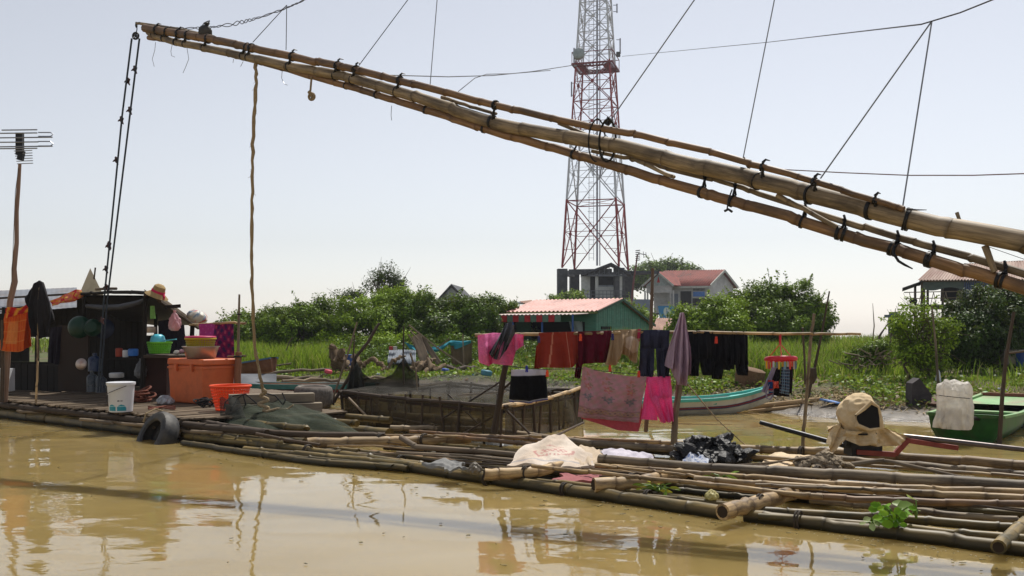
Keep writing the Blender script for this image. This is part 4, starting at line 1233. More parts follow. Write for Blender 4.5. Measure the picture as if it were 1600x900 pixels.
# ---- hung and draped cloth
def hang(top, bot, d, nu=30, nv=22, th=.02, fold=.02, nf=3.0, seed=0, cl=None, W=.5, H=.5, d2=None, mb=None, ripple=.004, pull=0.0):
    """a two layered garment between photo outlines top and bot (left to right), with folds growing downwards"""
    r = random.Random(seed)
    ph = [r.uniform(0, 6.28) for _ in range(6)]
    d2 = d if d2 is None else d2

    def along(pl, u):
        n = len(pl) - 1; k = min(int(u * n), n - 1); f = u * n - k
        return (pl[k][0] + (pl[k + 1][0] - pl[k][0]) * f, pl[k][1] + (pl[k + 1][1] - pl[k][1]) * f)

    def fn(u, v, side):
        a, c = along(top, u), along(bot, u)
        x = a[0] + (c[0] - a[0]) * v + pull * math.sin(math.pi * v) * (u - .5); y = a[1] + (c[1] - a[1]) * v
        p = P(x, y, d + (d2 - d) * u)
        g = (.25 + .75 * v)
        off = fold * g * (math.sin(2 * math.pi * nf * u + ph[0] + 1.1 * v) + .5 * math.sin(2 * math.pi * nf * 2.1 * u + ph[1] - 1.7 * v)) + ripple * math.sin(23 * v + ph[2] + 5 * u) * math.sin(9 * u + ph[3])
        off += fold * .5 * math.sin(5 * v + 4 * u + ph[4])
        edge = min(1, min(u, 1 - u) * 9) * min(1, .25 + v * 2.0) * min(1, .3 + (1 - v) * 5)
        p.y += off + crease(p, 7, .010 * min(1, fold / .02), (1, 1, .6), seed * 1.7) + (side * 2 - 1) * (th * .5 * (.2 + .8 * edge)) * (1 + .4 * math.sin(7 * u + ph[5]))
        return p
    b = mb or MB()
    b.shell(fn, nu, nv, th, cl, W, H)
    return b


def cloth(name, label, cat, m, top, bot, d, group=None, **k):
    return one(hang(top, bot, d, **k), name, m, label, cat, group, smooth=60)


def ocl(u, v, s):
    c = Vector(lin(214, 104, 46))
    g = abs((u * 9) % 1 - .5) * 2; h = abs((v * 8) % 1 - .5) * 2
    if g > .82: c = Vector(lin(196, 62, 36))
    if h > .85: c = c.lerp(Vector(lin(226, 150, 74)), .6)
    if u > .28 and u < .62 and .25 < v < .8: c = c.lerp(Vector(lin(222, 160, 92)), .55)
    return c


cloth('orange_cloth', 'orange checked cloth hanging from a line at the left edge', 'cloth', PAINT, [(8, 490), (24, 487), (42, 484)], [(-4, 546), (10, 549), (28, 550), (38, 547)], 12.9, nu=60, nv=44, cl=ocl, nf=1.2, fold=.015, seed=3)
cloth('rust_cloth', 'second rust orange cloth fold hanging behind the black cloth', 'cloth', cmat('rust_cloth', 176, 76, 34), [(34, 484), (48, 482)], [(34, 548), (50, 540)], 12.98, nu=12, nf=2, fold=.02, seed=5)
cloth('red_cloth', 'red and yellow cloth knotted round the antenna pole above the orange one', 'cloth', PAINT, [(8, 484), (12, 480), (18, 480), (30, 482), (44, 474)], [(9, 497), (16, 495), (26, 492), (36, 490), (46, 486)], 12.85, nu=20, nv=8, nf=2, fold=.02, seed=7, cl=lambda u, v, s: lin(190, 44, 46) if math.sin(u * 14 + v * 5) > -.3 else lin(226, 160, 60))
cloth('black_cloth', 'black cloth draped over the top of a thin stick at the left', 'cloth', cmat('black_cloth', 34, 32, 34, trans=.04, var=.25), [(52, 444), (60, 438), (66, 441), (70, 450)], [(52, 520), (60, 530), (68, 527), (74, 515)], 12.7, nu=26, th=.10, fold=.035, nf=2.2, seed=9, pull=16)
cloth('black_cloth', 'wide black shoulder of cloth spread behind the draped black cloth', 'cloth', MATS['black_cloth'], [(44, 458), (56, 441), (66, 441), (72, 462)], [(40, 464), (52, 500), (74, 508), (86, 500)], 12.76, nu=26, th=.06, fold=.03, nf=2, seed=12)
cloth('flowered_cloth', 'pink and yellow flowered cloth lying along the left roof edge', 'cloth', PAINT, [(78, 470), (92, 465), (106, 458), (118, 452), (127, 453)], [(82, 478), (96, 474), (110, 472), (122, 468), (131, 462)], 14.15, nu=50, nv=16, nf=2, fold=.03, seed=2, th=.05,
      cl=lambda u, v, s: lin(226, 176, 84) if math.sin(u * 31) * math.sin(v * 9 + u * 8) > .25 else (lin(206, 60, 66) if math.sin(u * 17 + 2) > .5 else lin(226, 130, 110)))
cloth('dark_cloth', 'dark cloth hanging behind the lime basket', 'cloth', cmat('dark_purple_cloth', 34, 30, 40, trans=.05), [(246, 502), (262, 499), (288, 508)], [(248, 556), (266, 556), (290, 552)], 14.0, nu=26, nf=3, seed=4)
cloth('dark_cloth', 'dark trousers hanging inside the left part of the hut', 'cloth', MATS['dark_purple_cloth'], [(78, 512), (98, 510)], [(73, 566), (92, 570)], 14.3, nu=16, nf=2, seed=14)


def tcl(u, v, s):
    c = Vector(lin(172, 66, 140)) if u < .46 else Vector(lin(120, 30, 92))
    if u > .46:
        f = math.sin(u * 34) * math.sin(v * 21 + math.sin(u * 20))
        if f > .35: c = Vector(lin(62, 40, 92))
        elif f < -.62: c = Vector(lin(176, 70, 110))
    elif math.sin(u * 40) * math.sin(v * 26) > .75: c = Vector(lin(190, 92, 160))
    if v > .93: c = c * .7
    return c


cloth('purple_towel', 'purple flowered towel hanging over a stick beside the cool box', 'towel', PAINT, [(311, 506), (338, 505), (365, 506)], [(312, 552), (325, 553), (338, 566), (366, 566)], 13.1, nu=44, nv=36, nf=1.5, fold=.015, seed=6, cl=tcl)
b = MB(); b.bamboo([P(296, 508, 13.6), P(340, 505, 13.05), P(384, 505, 12.7)], .014, .016, .3, 8); one(b, 'towel_stick', BAM, 'short stick carrying the purple towel', 'stick')
t = thing('mooring_post', 'crooked double post standing at the deck edge right of the cool box', 'post', P(372, 628, 12.6))
b = MB(); b.tube([P(371, 612, 12.6), P(372, 560, 12.6), P(373, 508, 12.6), P(374, 460, 12.6)], [.022, .02, .018, .013], 8); b.build('thin_stick', BAMG, t)
b = MB(); b.tube([P(372, 626, 12.55), P(371, 590, 12.55), P(373, 550, 12.55)], [.05, .046, .042], 10); b.build('post', mat('reddish_wood', lin(112, 72, 50), .8, lin(140, 96, 70), 20, ALONG, bump=.4), t)
b = MB(); b.ring(P(374, 491, 12.6), .022, .01, n=14); b.ring(P(372, 557, 12.55), .047, .012, n=14); b.build('tie', BLACKTIE, t)
b = MB(); b.tube([P(356, 557, 12.9), P(384, 556, 12.5)], .013, 7); b.build('cross_stick', WOOD, t)

# hat
hp_ = P(246, 459, 12.95)
hat = thing('straw_hat', 'straw sun hat with a pink band, perched on the roof corner', 'hat', hp_)
hr_ = (.12, .42, 0)
STRAW = mat('straw', lin(132, 108, 70), .9, lin(170, 146, 100), 60, bump=.5, rnd=0)
b = MB(); b.lathe([(0, .135), (.045, .13), (.075, .105), (.085, .05), (.09, .02), (.11, .005), (.14, -.02), (.155, -.035), (.14, -.028), (.10, -.005), (.08, .01), (.07, .1), (0, .12)], hp_, 30, hr_, dent=lambda a, k: 1 + (.05 * math.sin(2 * a) if k > 5 else 0)); b.build('straw_body', STRAW, hat)
b = MB(); b.lathe([(.0885, .018), (.093, .02), (.091, .05), (.0865, .052)], hp_, 30, hr_); c = hp_ + Vector((.09, -.02, -.02)); b.tube([c, c + Vector((.02, -.03, -.03)), c + Vector((.015, -.03, -.07))], [.018, .014, .006], 6); b.build('hat_band', cmat('pink_band', 206, 50, 92), hat)
b = MB(); b.tube([P(226, 462, 13.0), P(238, 456, 12.96), P(246, 452, 12.95)], .02, 7)
for k in range(6): b.tube([P(236, 460, 12.96), P(236 + random.uniform(-14, 8), 460 + random.uniform(-8, 8), 12.9)], .006, 5)
b.build('hat_peg', WOODD, hut)


def bag(name, label, c, r, h, m, cat='bag', seed=0, group=None, knot=True, n=30):
    rr = random.Random(seed); ph = [rr.uniform(0, 6) for _ in range(4)]
    prof = [(0, 0), (r * .5, .01 * h), (r * .9, .14 * h), (r, .34 * h), (r * .85, .58 * h), (r * .45, .8 * h), (r * .16, .9 * h)]
    if knot: prof += [(r * .28, 1.0 * h), (0, .97 * h)]
    else: prof += [(0, .93 * h)]
    pr = []
    for i in range(len(prof) - 1):
        for k in range(3):
            f = k / 3; pr.append((prof[i][0] + (prof[i + 1][0] - prof[i][0]) * f, prof[i][1] + (prof[i + 1][1] - prof[i][1]) * f))
    pr.append(prof[-1])
    b = MB(); crumple(b, pr, c, n * 2, 40, r * .12, 14 / (r * 10), (1, 1, .35), seed, dent=lambda a, k: 1 + .09 * math.sin(5 * a + ph[0] + .3 * k) + .06 * math.sin(9 * a + ph[1] - .5 * k) + .04 * math.sin(17 * a + ph[2] + k))
    return one(b, name, m, label, cat, group, smooth=70)


BAGW = mat('thin_white_plastic', lin(196, 192, 194), .3, lin(226, 224, 226), 7, bump=.7, bdist=.02, trans=.35, rnd=.04, spec=.5)
bag('hanging_bag', 'small pale pink plastic bag hanging from the roof edge', P(273, 517, 13.3), .078, .28, mat('thin_pink_plastic', lin(204, 150, 156), .35, lin(226, 184, 188), 7, bump=.6, bdist=.02, trans=.3, rnd=0), seed=1)
bag('hanging_bag', 'shade-dimmed white plastic bag hanging from the hut corner post', P(220, 591, 13.25), .075, .27, mat('shade_dimmed_plastic', lin(92, 94, 98), .4, lin(128, 130, 134), 7, bump=.7, bdist=.02, trans=.15, rnd=0), seed=2)  # white bag, its colour dimmed to stand in for hut shade
b = MB(); c = P(308, 495, 14.4)
b.lathe([(0, -.095), (.09, -.085), (.145, -.04), (.16, .0), (.14, .05), (.08, .09), (0, .1)], c, 40, (0, .3, 0), 1, .8, dent=lambda a, k: 1 + .07 * math.sin(4 * a + k) + .05 * math.sin(9 * a - 2 * k) + .03 * math.sin(17 * a + 3 * k), cl=lambda a, r, z: lin(206, 96, 90) if math.sin(a * 5 + z * 50) * math.sin(z * 70 + a * 3) > .5 else ((lin(120, 150, 176)) if math.sin(a * 7 + z * 33) * math.sin(z * 60 + 2) > .72 else lin(224, 220, 206)))
one(b, 'stuffed_bag', mat('printed_bag', (1, 1, 1), .45, cl=True, trans=.2, bump=.6, bdist=.02, scale=9, rnd=0), 'stuffed white bag with red spots on the back corner of the roof', 'bag')
bag('crumpled_bag', 'crumpled clear plastic bag lying on the deck by the cool box', G(258, 632, DH) , .11, .13, mat('clear_plastic', lin(150, 152, 156), .25, lin(196, 198, 204), 8, bump=.7, bdist=.02, alpha=.6, rnd=0), seed=3, knot=False)
b = MB(); c = G(219, 629, DH)
for k in range(11): b.ring(c + Vector((random.gauss(0, .03), random.gauss(.05, .04), .03 + .012 * k)), random.uniform(.07, .12), .014, (random.gauss(0, .25), random.gauss(0, .25), 1), 20, 6)
one(b, 'coiled_rope', mat('red_brown_rope', lin(86, 44, 34), .9, lin(126, 74, 56), 50, bump=.5), 'heap of coiled red brown rope on the deck behind the white bucket', 'rope')
b = MB()
for k in range(3): b.tube([G(232 + 16 * q, 637 + k * 1.5 + 1.2 * math.sin(q * 2.3 + k), DH) + Vector((0, 0, .015)) for q in np.linspace(0, 2.6, 16)], .011, 6)
one(b, 'loose_rope', MATS['red_brown_rope'], 'red brown rope running along the deck to the cool box', 'rope')
b = MB()
for k in range(7): b.ring(G(318 + 3 * random.random(), 636, DH) + Vector((random.gauss(0, .06), random.gauss(0, .03), .03 + .01 * k)), random.uniform(.05, .1), .009, (random.gauss(0, .4), random.gauss(0, .4), 1), 18, 5)
one(b, 'net_bundle', mat('dark_net_cord', lin(30, 28, 28), .9), 'small dark tangle of cord in front of the cool box', 'cord')

# inside: basins and bottles coloured darker for the hut's shade
GB = mat('green_enamel', lin(10, 52, 34), .4, rnd=0)
for (x, y, d, r, lb) in ((124, 511, 14.0, .165, 'larger green basin hung up inside the hut'), (145, 512, 13.95, .13, 'smaller green basin hung up inside the hut')):
    b = MB(); b.lathe([(0, .09), (r * .6, .085), (r * .85, .05), (r, 0), (r * .97, -.006), (0, .06)], P(x, y, d), 28, (math.radians(82), 0, .1)); one(b, 'hung_basin', GB, lb, 'basin', 'basins hung in the hut')
b = MB(); b.lathe([(0, .02), (.06, .018), (.085, 0), (0, .005)], P(127, 569, 13.95), 24, (math.radians(85), 0, 0)); one(b, 'metal_plate', MATS['aluminium'], 'round metal plate leaning inside the hut', 'plate')
b = MB(); b.lathe([(0, .05), (.09, .045), (.15, 0), (0, .0)], P(163, 514, 14.2), 24, (math.radians(80), 0, 0)); one(b, 'hung_basin', mat('blue_enamel', lin(20, 30, 56), .4, rnd=0), 'dark blue basin hung up inside the hut', 'basin', 'basins hung in the hut')
JUG = mat('jug_plastic', lin(60, 66, 74), .3, lin(84, 92, 100), 6, alpha=.75, rnd=0, bump=0)
for (x, y1, d, r, h, lb, m) in ((144, 612, 13.6, .075, .30, 'tall clear water bottle on the hut floor, left of its pair', JUG), (158, 613, 13.5, .075, .26, 'clear water bottle on the hut floor, right of its pair', JUG), (148, 580, 13.8, .09, .26, 'blue capped water jug standing high inside the hut', mat('blue_jug', lin(30, 46, 76), .3, rnd=0, bump=0))):
    b = MB(); p = P(x, y1, d); b.lathe([(0, 0), (r, 0), (r, h * .66), (r * .9, h * .74), (r * .35, h * .86), (r * .35, h), (0, h)], p, 20); one(b, 'water_bottle', m, lb, 'bottle', 'bottles inside the hut')
for (x, y, d, r, h, m, lb) in ((182, 590, 13.6, .10, .07, PLW, 'white pot lid in the dark of the hut'), (208, 556, 13.6, .07, .1, mat('blue_tub', lin(50, 110, 190), .4, rnd=0, bump=0), 'small blue tub on the hut shelf'), (186, 557, 13.8, .05, .12, mat('red_can', lin(150, 60, 46), .4, rnd=0, bump=0), 'small red tin on the hut shelf'), (196, 558, 13.75, .04, .10, PLW, 'small white jar on the hut shelf'), (236, 520, 13.9, .085, .09, MATS['aluminium'], 'small metal pot hanging in the right of the hut')):
    b = MB(); b.lathe([(0, 0), (r * .9, 0), (r, h * .2), (r, h * .9), (r * .8, h), (0, h * 1.02)], P(x, y, d), 20); one(b, 'kitchen_pot', m, lb, 'pot')
b = MB(); p = P(2, 612, 13.8); b.box(p + Vector((-.06, .15, .16)), (.2, .3, .33)); o = one(b, 'white_crate', PLW, 'white crate half cut off at the left edge of the hut', 'crate')

# tyres, beams
tyre = thing('fender_tyre', 'black car tyre hanging as a fender at the deck corner, half in the water', 'tyre', G(242, 690, 0))
ax = Vector((-.62, -.66, .42)).normalized(); c = P(246, 684, 10.4)


def tyre_mesh(c, ax, R, w, m, parent):
    q = ax.to_track_quat('Z', 'Y').to_euler()
    prof = [(R * .60, -w * .40), (R * .66, -w * .5), (R * .82, -w * .54), (R * .93, -w * .46), (R * .985, -w * .3), (R, -w * .12), (R, w * .12), (R * .985, w * .3), (R * .93, w * .46), (R * .82, w * .54), (R * .66, w * .5), (R * .60, w * .40), (R * .66, w * .3), (R * .86, w * .3), (R * .88, -w * .3), (R * .66, -w * .3), (R * .60, -w * .40)]
    b = MB(); b.lathe(prof, c, 72, q, dent=lambda a, k: 1 + (.014 * (1 if math.sin(36 * a + k * 1.1) > 0 else -1) if 3 <= k <= 8 else 0))
    return b.build('casing', m, parent)


tyre_mesh(c, ax, .285, .19, RUBBER, tyre)
b = MB(); b.tube([c + Vector((.02, .1, .28)), c + Vector((-.02, 0, .315)), c + Vector((-.09, -.09, .27)), c + Vector((-.12, -.08, .18))], .01, 6); b.build('tie_rope', ROPE, tyre)
t2 = thing('worn_car_tyre', 'worn grey tyre lying flat on the deck end beside the beams', 'tyre', G(484, 640, DH))
c = G(484, 637, DH) + Vector((0, .22, .125))
tyre_mesh(c, Vector((.03, -.05, 1)).normalized(), .24, .235, mat('worn_rubber', lin(84, 78, 72), .85, lin(120, 112, 104), 30, bump=.5, dirt=lin(62, 58, 54), dirt_scale=5), t2)
b = MB(); b.lathe([(0, .0), (.2, .0), (.2, .012), (0, .02)], c + Vector((0, 0, .10)), 24); b.build('board_inside', WOODD, t2)
BEAM = mat('grey_beam', lin(120, 108, 92), .85, lin(160, 148, 128), 24, ALONG, bump=.5, bdist=.006, dirt=lin(78, 68, 56), dirt_scale=4)
for (x0, x1, z, k, lb) in ((352, 503, .057, 0, 'lower of two stacked weathered beams on the deck end'), (356, 490, .168, .03, 'upper of two stacked weathered beams on the deck end')):
    b = MB(); p0 = P(x0, 641, 10.95); p1 = P(x1, 641, 11.25)
    b.bar((p0.x, p0.y + k, DH + z), (p1.x, p1.y + k, DH + z), .13, .106); o = one(b, 'stacked_beam', BEAM, lb, 'beam', 'beams stacked on the deck end')
    mm = o.modifiers.new('b', 'BEVEL'); mm.width = .008; mm.segments = 2
# black cord thrown over the beams
b = MB()
c0 = P(392, 625, 10.75)
for (pts) in ([(350, 640), (352, 628), (366, 618), (384, 616), (396, 626), (412, 640), (440, 640)], [(360, 642), (372, 622), (380, 617), (384, 632), (380, 640)], [(412, 614), (430, 618), (442, 632), (436, 641)], [(441, 614), (446, 625), (438, 641)]):
    b.tube([P(x, y, 10.83 + .001 * (x - 350)) for x, y in pts], .008, 6)
one(b, 'looped_rope', BLACKTIE, 'black rope looped over the stacked beams', 'rope')

NET = mat('green_net', lin(40, 50, 38), .9, lin(66, 74, 54), 30, bump=0, alpha=.5, rnd=.05)
NETD = mat('brown_net', lin(26, 24, 14), .9, lin(46, 41, 26), 30, bump=0, alpha=.46, rnd=.05)
NETW = mat('pen_net', lin(44, 37, 24), .9, lin(82, 68, 44), 14, bump=0, alpha=.78, rnd=.05)
NETB = mat('black_net', lin(34, 36, 34), .9, lin(56, 56, 50), 30, bump=0, alpha=.72, rnd=.05)
b = MB()
n0, n1, n2, n3 = G(352, 640, .28), G(500, 643, .27), G(575, 684, .10), G(358, 672, .14)
for ly in range(2):
    def fn(u, v, ly=ly):
        p = n0.lerp(n1, u).lerp(n3.lerp(n2, u), v)
        e = min(1, min(u, 1 - u) * 5) * min(1, .4 + (1 - v) * 3)
        p.z += e * (.10 + .03 * math.sin(5 * u + ly) * math.sin(4 * v + 1) + .022 * math.sin(13 * u + 3 * v + 2 * ly) + .012 * math.sin(25 * u - 11 * v)) - ly * .035
        p.x += .02 * math.sin(9 * v + ly); return p
    b.grid(fn, 60, 30, W=1.2, H=.8)
one(b, 'draped_net', NET, 'green fishing net draped over the raft end below the tyre', 'fishing net')
b = MB()
n0, n1, n2, n3 = P(344, 622, 10.8), P(372, 620, 10.8), G(392, 668, .15), G(345, 662, .16)
b.grid(lambda u, v: n0.lerp(n1, u).lerp(n3.lerp(n2, u), v) + Vector((0, -.02 - .03 * math.sin(3 * u) * math.sin(3 * v), .015 * math.sin(12 * u + 8 * v))), 24, 24)
one(b, 'draped_net', NETB, 'dark net hanging over the left end of the beams', 'fishing net')

# antenna
an = thing('tv_antenna', 'grey television antenna on a tall crooked pole at the left edge', 'antenna', P(6, 622, 13))
b = MB(); pts = [(6, 628), (11, 560), (13, 500), (16, 470), (23, 440), (22, 420), (26, 380), (26, 330), (29, 290), (31, 256)]
b.tube([P(x, y, 13) for x, y in pts], [.05, .046, .044, .04, .042, .034, .03, .028, .026, .022], 8); b.build('pole', mat('pole_wood', lin(112, 88, 74), .8, lin(150, 124, 106), 26, ALONG, bump=.4), an)
AL = mat('dull_alloy', lin(132, 136, 146), .4, metal=.5, bump=0, rnd=0)
b = MB(); z = lambda y: P(32, y, 13)
b.box(P(31, 225, 13), (.09, .06, .30)); b.box(P(33, 243, 12.98), (.07, .06, .13), (0, .2, 0)); b.build('bracket', BLACKTIE, an)
for (y, x0, x1) in ((203, 3, 58), (208, 0, 58), (215, -10, 82), (222, -6, 60), (229, -10, 82), (232, -4, 58)):
    b = MB(); b.tube([P(x0, y - .06 * (x0 - 32) * .2, 13.0), P(x1, y - .06 * (x1 - 32) * .2, 12.9)], .009, 6); b.build('element', AL, an)
for (y0, y1) in ((207, 213), (221, 228)):
    b = MB(); b.tube([P(60, y0, 12.95), P(79, y0, 12.93), P(83, (y0 + y1) / 2, 12.93), P(79, y1, 12.93), P(60, y1, 12.95)], .008, 6); b.build('element', AL, an)
for k, y in enumerate((236, 240, 244, 248, 252, 256)):
    b = MB(); b.tube([P(22 + k, y, 12.9 + .1 * k), P(50 + .3 * k, y - 1, 12.8 + .1 * k)], .006, 6); b.build('element', AL, an)
b = MB(); b.tube([P(29, 262, 12.96), P(24, 300, 12.95), P(22, 350, 12.95), P(20, 400, 12.95), P(18, 445, 12.9)], .004, 5); b.build('cable', WIRED, an)
b = MB(); b.bamboo([P(56, 630, 12.55), P(58, 580, 12.6), P(59, 520, 12.65), P(62, 450, 12.7)], .014, .012, .3, 8); one(b, 'thin_stick', BAM, 'thin upright stick holding up the black cloth', 'stick')
b = MB(); b.tube([P(3, 628, 12.9), P(4, 560, 12.9), P(4, 500, 12.9)], [.03, .026, .024], 8); one(b, 'dark_post', WOODD, 'short dark post left of the antenna pole', 'post')
# ------------------------------------------------------------------ washing line
LD = 9.45
GL = 'washing on the bamboo pole'
b = MB(); b.bamboo([P(742, 524, LD + .1), P(900, 521, LD), P(1060, 519, LD), P(1200, 521, LD - .05), P(1345, 522, LD - .1)], .019, .013, .34, 10, .002)
one(b, 'drying_pole', BAM, 'long level bamboo pole carrying the washing', 'bamboo pole')
b = MB(); b.tube([P(772, 676, LD + .25), P(780, 630, LD + .22), P(786, 590, LD + .15), P(796, 545, LD + .06), P(800, 508, LD + .05)], [.038, .032, .03, .026, .022], 8)
b.tube([P(784, 610, LD + .2), P(800, 596, LD + .15)], .012, 6)
one(b, 'forked_post', WOODD, 'dark crooked post under the pink shirt at the left end of the drying pole', 'post')
b = MB(); b.tube([P(1053, 694, LD), P(1055, 650, LD), P(1061, 610, LD + .02), P(1061, 575, LD), P(1062, 512, LD)], [.034, .03, .032, .028, .024], 9)
one(b, 'forked_post', WOOD, 'grey crooked post under the lilac shirt', 'post')
b = MB(); b.tube([P(1009, 675, LD + .5), P(1012, 640, LD + .5), P(1014, 600, LD + .5)], .022, 8); one(b, 'thin_post', WOOD, 'thin post seen between the patterned sarong and the pink trousers', 'post')
b = MB(); b.bamboo([P(1254, 702, LD + .05), P(1260, 620, LD + .03), P(1266, 540, LD), P(1272, 490, LD - .02)], .019, .015, .4, 8); one(b, 'upright_cane', BAMG, 'pale upright cane crossing the drying pole near its right end', 'cane')
b = MB(); b.tube([P(784, 572, LD + .05), P(850, 577, LD), P(910, 576, LD), P(960, 582, LD), P(1056, 588, LD)], .004, 6); one(b, 'clothes_line', WIRED, 'thin lower clothes line under the bamboo pole', 'line')
b = MB(); b.tube([P(1074, 600, LD), P(1120, 655, LD - .2), P(1166, 697, LD - .4)], .006, 6); one(b, 'guy_rope', ROPE, 'thin slanting guy rope running down from the grey post', 'rope')

PINK = cmat('hot_pink_cloth', 236, 130, 182, trans=.35, var=.2)
cloth('pink_shirt', 'bright pink shirt spread over the left end of the drying pole', 'shirt', PINK, [(746, 524), (770, 520), (800, 521), (818, 523)], [(748, 566), (764, 572), (770, 568), (800, 572), (806, 548), (818, 540)], LD - .02, GL, nu=60, nv=36, th=.07, fold=.06, nf=3.2, seed=21)
cloth('grey_cloth', 'grey cloth hung over the pink shirt at the post top', 'cloth', cmat('grey_cloth', 84, 86, 94, var=.3, trans=.15), [(782, 522), (790, 506), (799, 502), (805, 520)], [(764, 552), (770, 560), (779, 563), (792, 546)], LD - .10, GL, nu=36, nv=26, th=.07, fold=.05, nf=3.4, seed=22)


def rustcl(u, v, s):
    c = Vector(lin(158, 60, 46))
    if abs(u - .36 + .05 * v) < .014 or abs(u - .70) < .014: c = Vector(lin(206, 140, 116))
    if (u > .93 - .35 * max(0, v - .85)) or v > .975: c = c * .8
    return c


cloth('rust_towel', 'rust red cloth with two pale stripes on the drying pole', 'cloth', PAINT, [(842, 520), (872, 519), (903, 518)], [(838, 573), (850, 574), (880, 575), (894, 574), (903, 566)], LD - .02, GL, nu=70, nv=26, th=.05, fold=.03, nf=2.3, seed=23, cl=rustcl)
cloth('rust_cloth', 'back flap of the rust red cloth hanging lower on its left', 'cloth', cmat('rust_back', 176, 66, 46), [(838, 540), (848, 538)], [(834, 577), (846, 575)], LD + .06, GL, nu=10, seed=24)
cloth('maroon_cloth', 'dark maroon cloth hanging right of the rust red one', 'cloth', cmat('maroon_cloth', 88, 16, 36, trans=.15), [(903, 518), (930, 517), (956, 516)], [(903, 572), (915, 568), (934, 567), (948, 567)], LD - .02, GL, nu=40, nv=24, th=.05, fold=.035, nf=2.8, seed=25)
cloth('maroon_cloth', 'lower hanging corner of maroon cloth behind the patterned sarong', 'cloth', MATS['maroon_cloth'], [(901, 560), (912, 556)], [(897, 590), (907, 592)], LD + .06, GL, nu=10, seed=26)
cloth('beige_shorts', 'beige shorts with a white pocket lining on the drying pole', 'shorts', PAINT, [(958, 516), (974, 515), (990, 515), (1001, 514)], [(945, 570), (962, 571), (972, 553), (980, 556), (988, 565), (996, 567)], LD - .02, GL, nu=60, nv=30, th=.06, fold=.045, nf=3.2, seed=27,
      cl=lambda u, v, s: lin(214, 196, 180) if (u > .45 and .25 < v < .75 and (u - .68) ** 2 * 9 + (v - .5) ** 2 * 12 < .8) else (lin(186, 60, 90) if u > .86 and v < .55 and math.sin(v * 60) > -.6 else lin(176, 150, 120)))


def trousers(name, label, m, xl, xr, yt, yb, knee, d, seed, cat='trousers', sp=(.46, .54)):
    """folded over the pole: a waist panel and two legs, one mesh"""
    b = MB(); xm = xl + (xr - xl) * sp[0]; xm2 = xl + (xr - xl) * sp[1]
    hang([(xl, yt), ((xl + xr) / 2, yt - 1), (xr, yt)], [(xl - 1, knee), ((xl + xr) / 2, knee), (xr + 1, knee)], d, 34, 10, .05, .022, 3, seed, mb=b)
    hang([(xl - 1, knee - 1), (xm + 1.5, knee - 1)], [(xl - 2, yb[0]), (xm - 2, yb[0] + 1)], d, 20, 22, .05, .035, 1.7, seed + 1, mb=b)
    hang([(xm2 - 1.5, knee - 1), (xr + 1, knee - 1)], [(xm2 + 2, yb[1]), (xr - 1, yb[1] + 1)], d, 20, 22, .05, .035, 1.9, seed + 2, mb=b)
    return one(b, name, m, label, cat, GL, smooth=60)


NAVY = cmat('navy_cloth', 52, 54, 76, trans=.12, var=.2)
BLK = cmat('black_trouser_cloth', 16, 17, 22, trans=.03, var=.3)
trousers('navy_trousers', 'faded navy trousers hanging left of the lilac shirt', NAVY, 1001, 1046, 516, (588, 589), 545, LD - .02, 31)
trousers('black_trousers', 'short black trousers just right of the lilac shirt', BLK, 1075, 1114, 518, (587, 586), 560, LD - .02, 34, sp=(.49, .51))
trousers('black_trousers', 'narrow black trousers, longest left leg, middle of the black ones', BLK, 1114, 1142, 518, (592, 578), 566, LD - .01, 37, sp=(.55, .58))
trousers('black_trousers', 'rightmost black trousers on the drying pole', BLK, 1141, 1168, 518, (576, 586), 570, LD - .03, 40, sp=(.25, .3))
cloth('lilac_shirt', 'lilac grey shirt draped over the top of the grey post', 'shirt', cmat('lilac_cloth', 192, 168, 186, trans=.3), [(1058, 504), (1063, 489), (1069, 488), (1075, 516)], [(1040, 572), (1050, 578), (1058, 601), (1070, 602), (1078, 584)], LD - .14, GL, nu=54, nv=40, th=.12, fold=.06, nf=3.4, seed=43, pull=3)
# lower line
cloth('black_skirt', 'black shorts with a white waistband and blue hem on the lower line', 'shorts', PAINT, [(799, 578), (826, 577), (853, 577)], [(795, 627), (826, 630), (856, 624)], LD + .02, GL, nu=40, nv=40, th=.06, fold=.025, nf=2.2, seed=44, cl=lambda u, v, s: lin(206, 204, 216) if v < .20 else (lin(60, 66, 150) if v > .965 else (lin(206, 206, 214) if .94 < v else lin(14, 14, 18))))


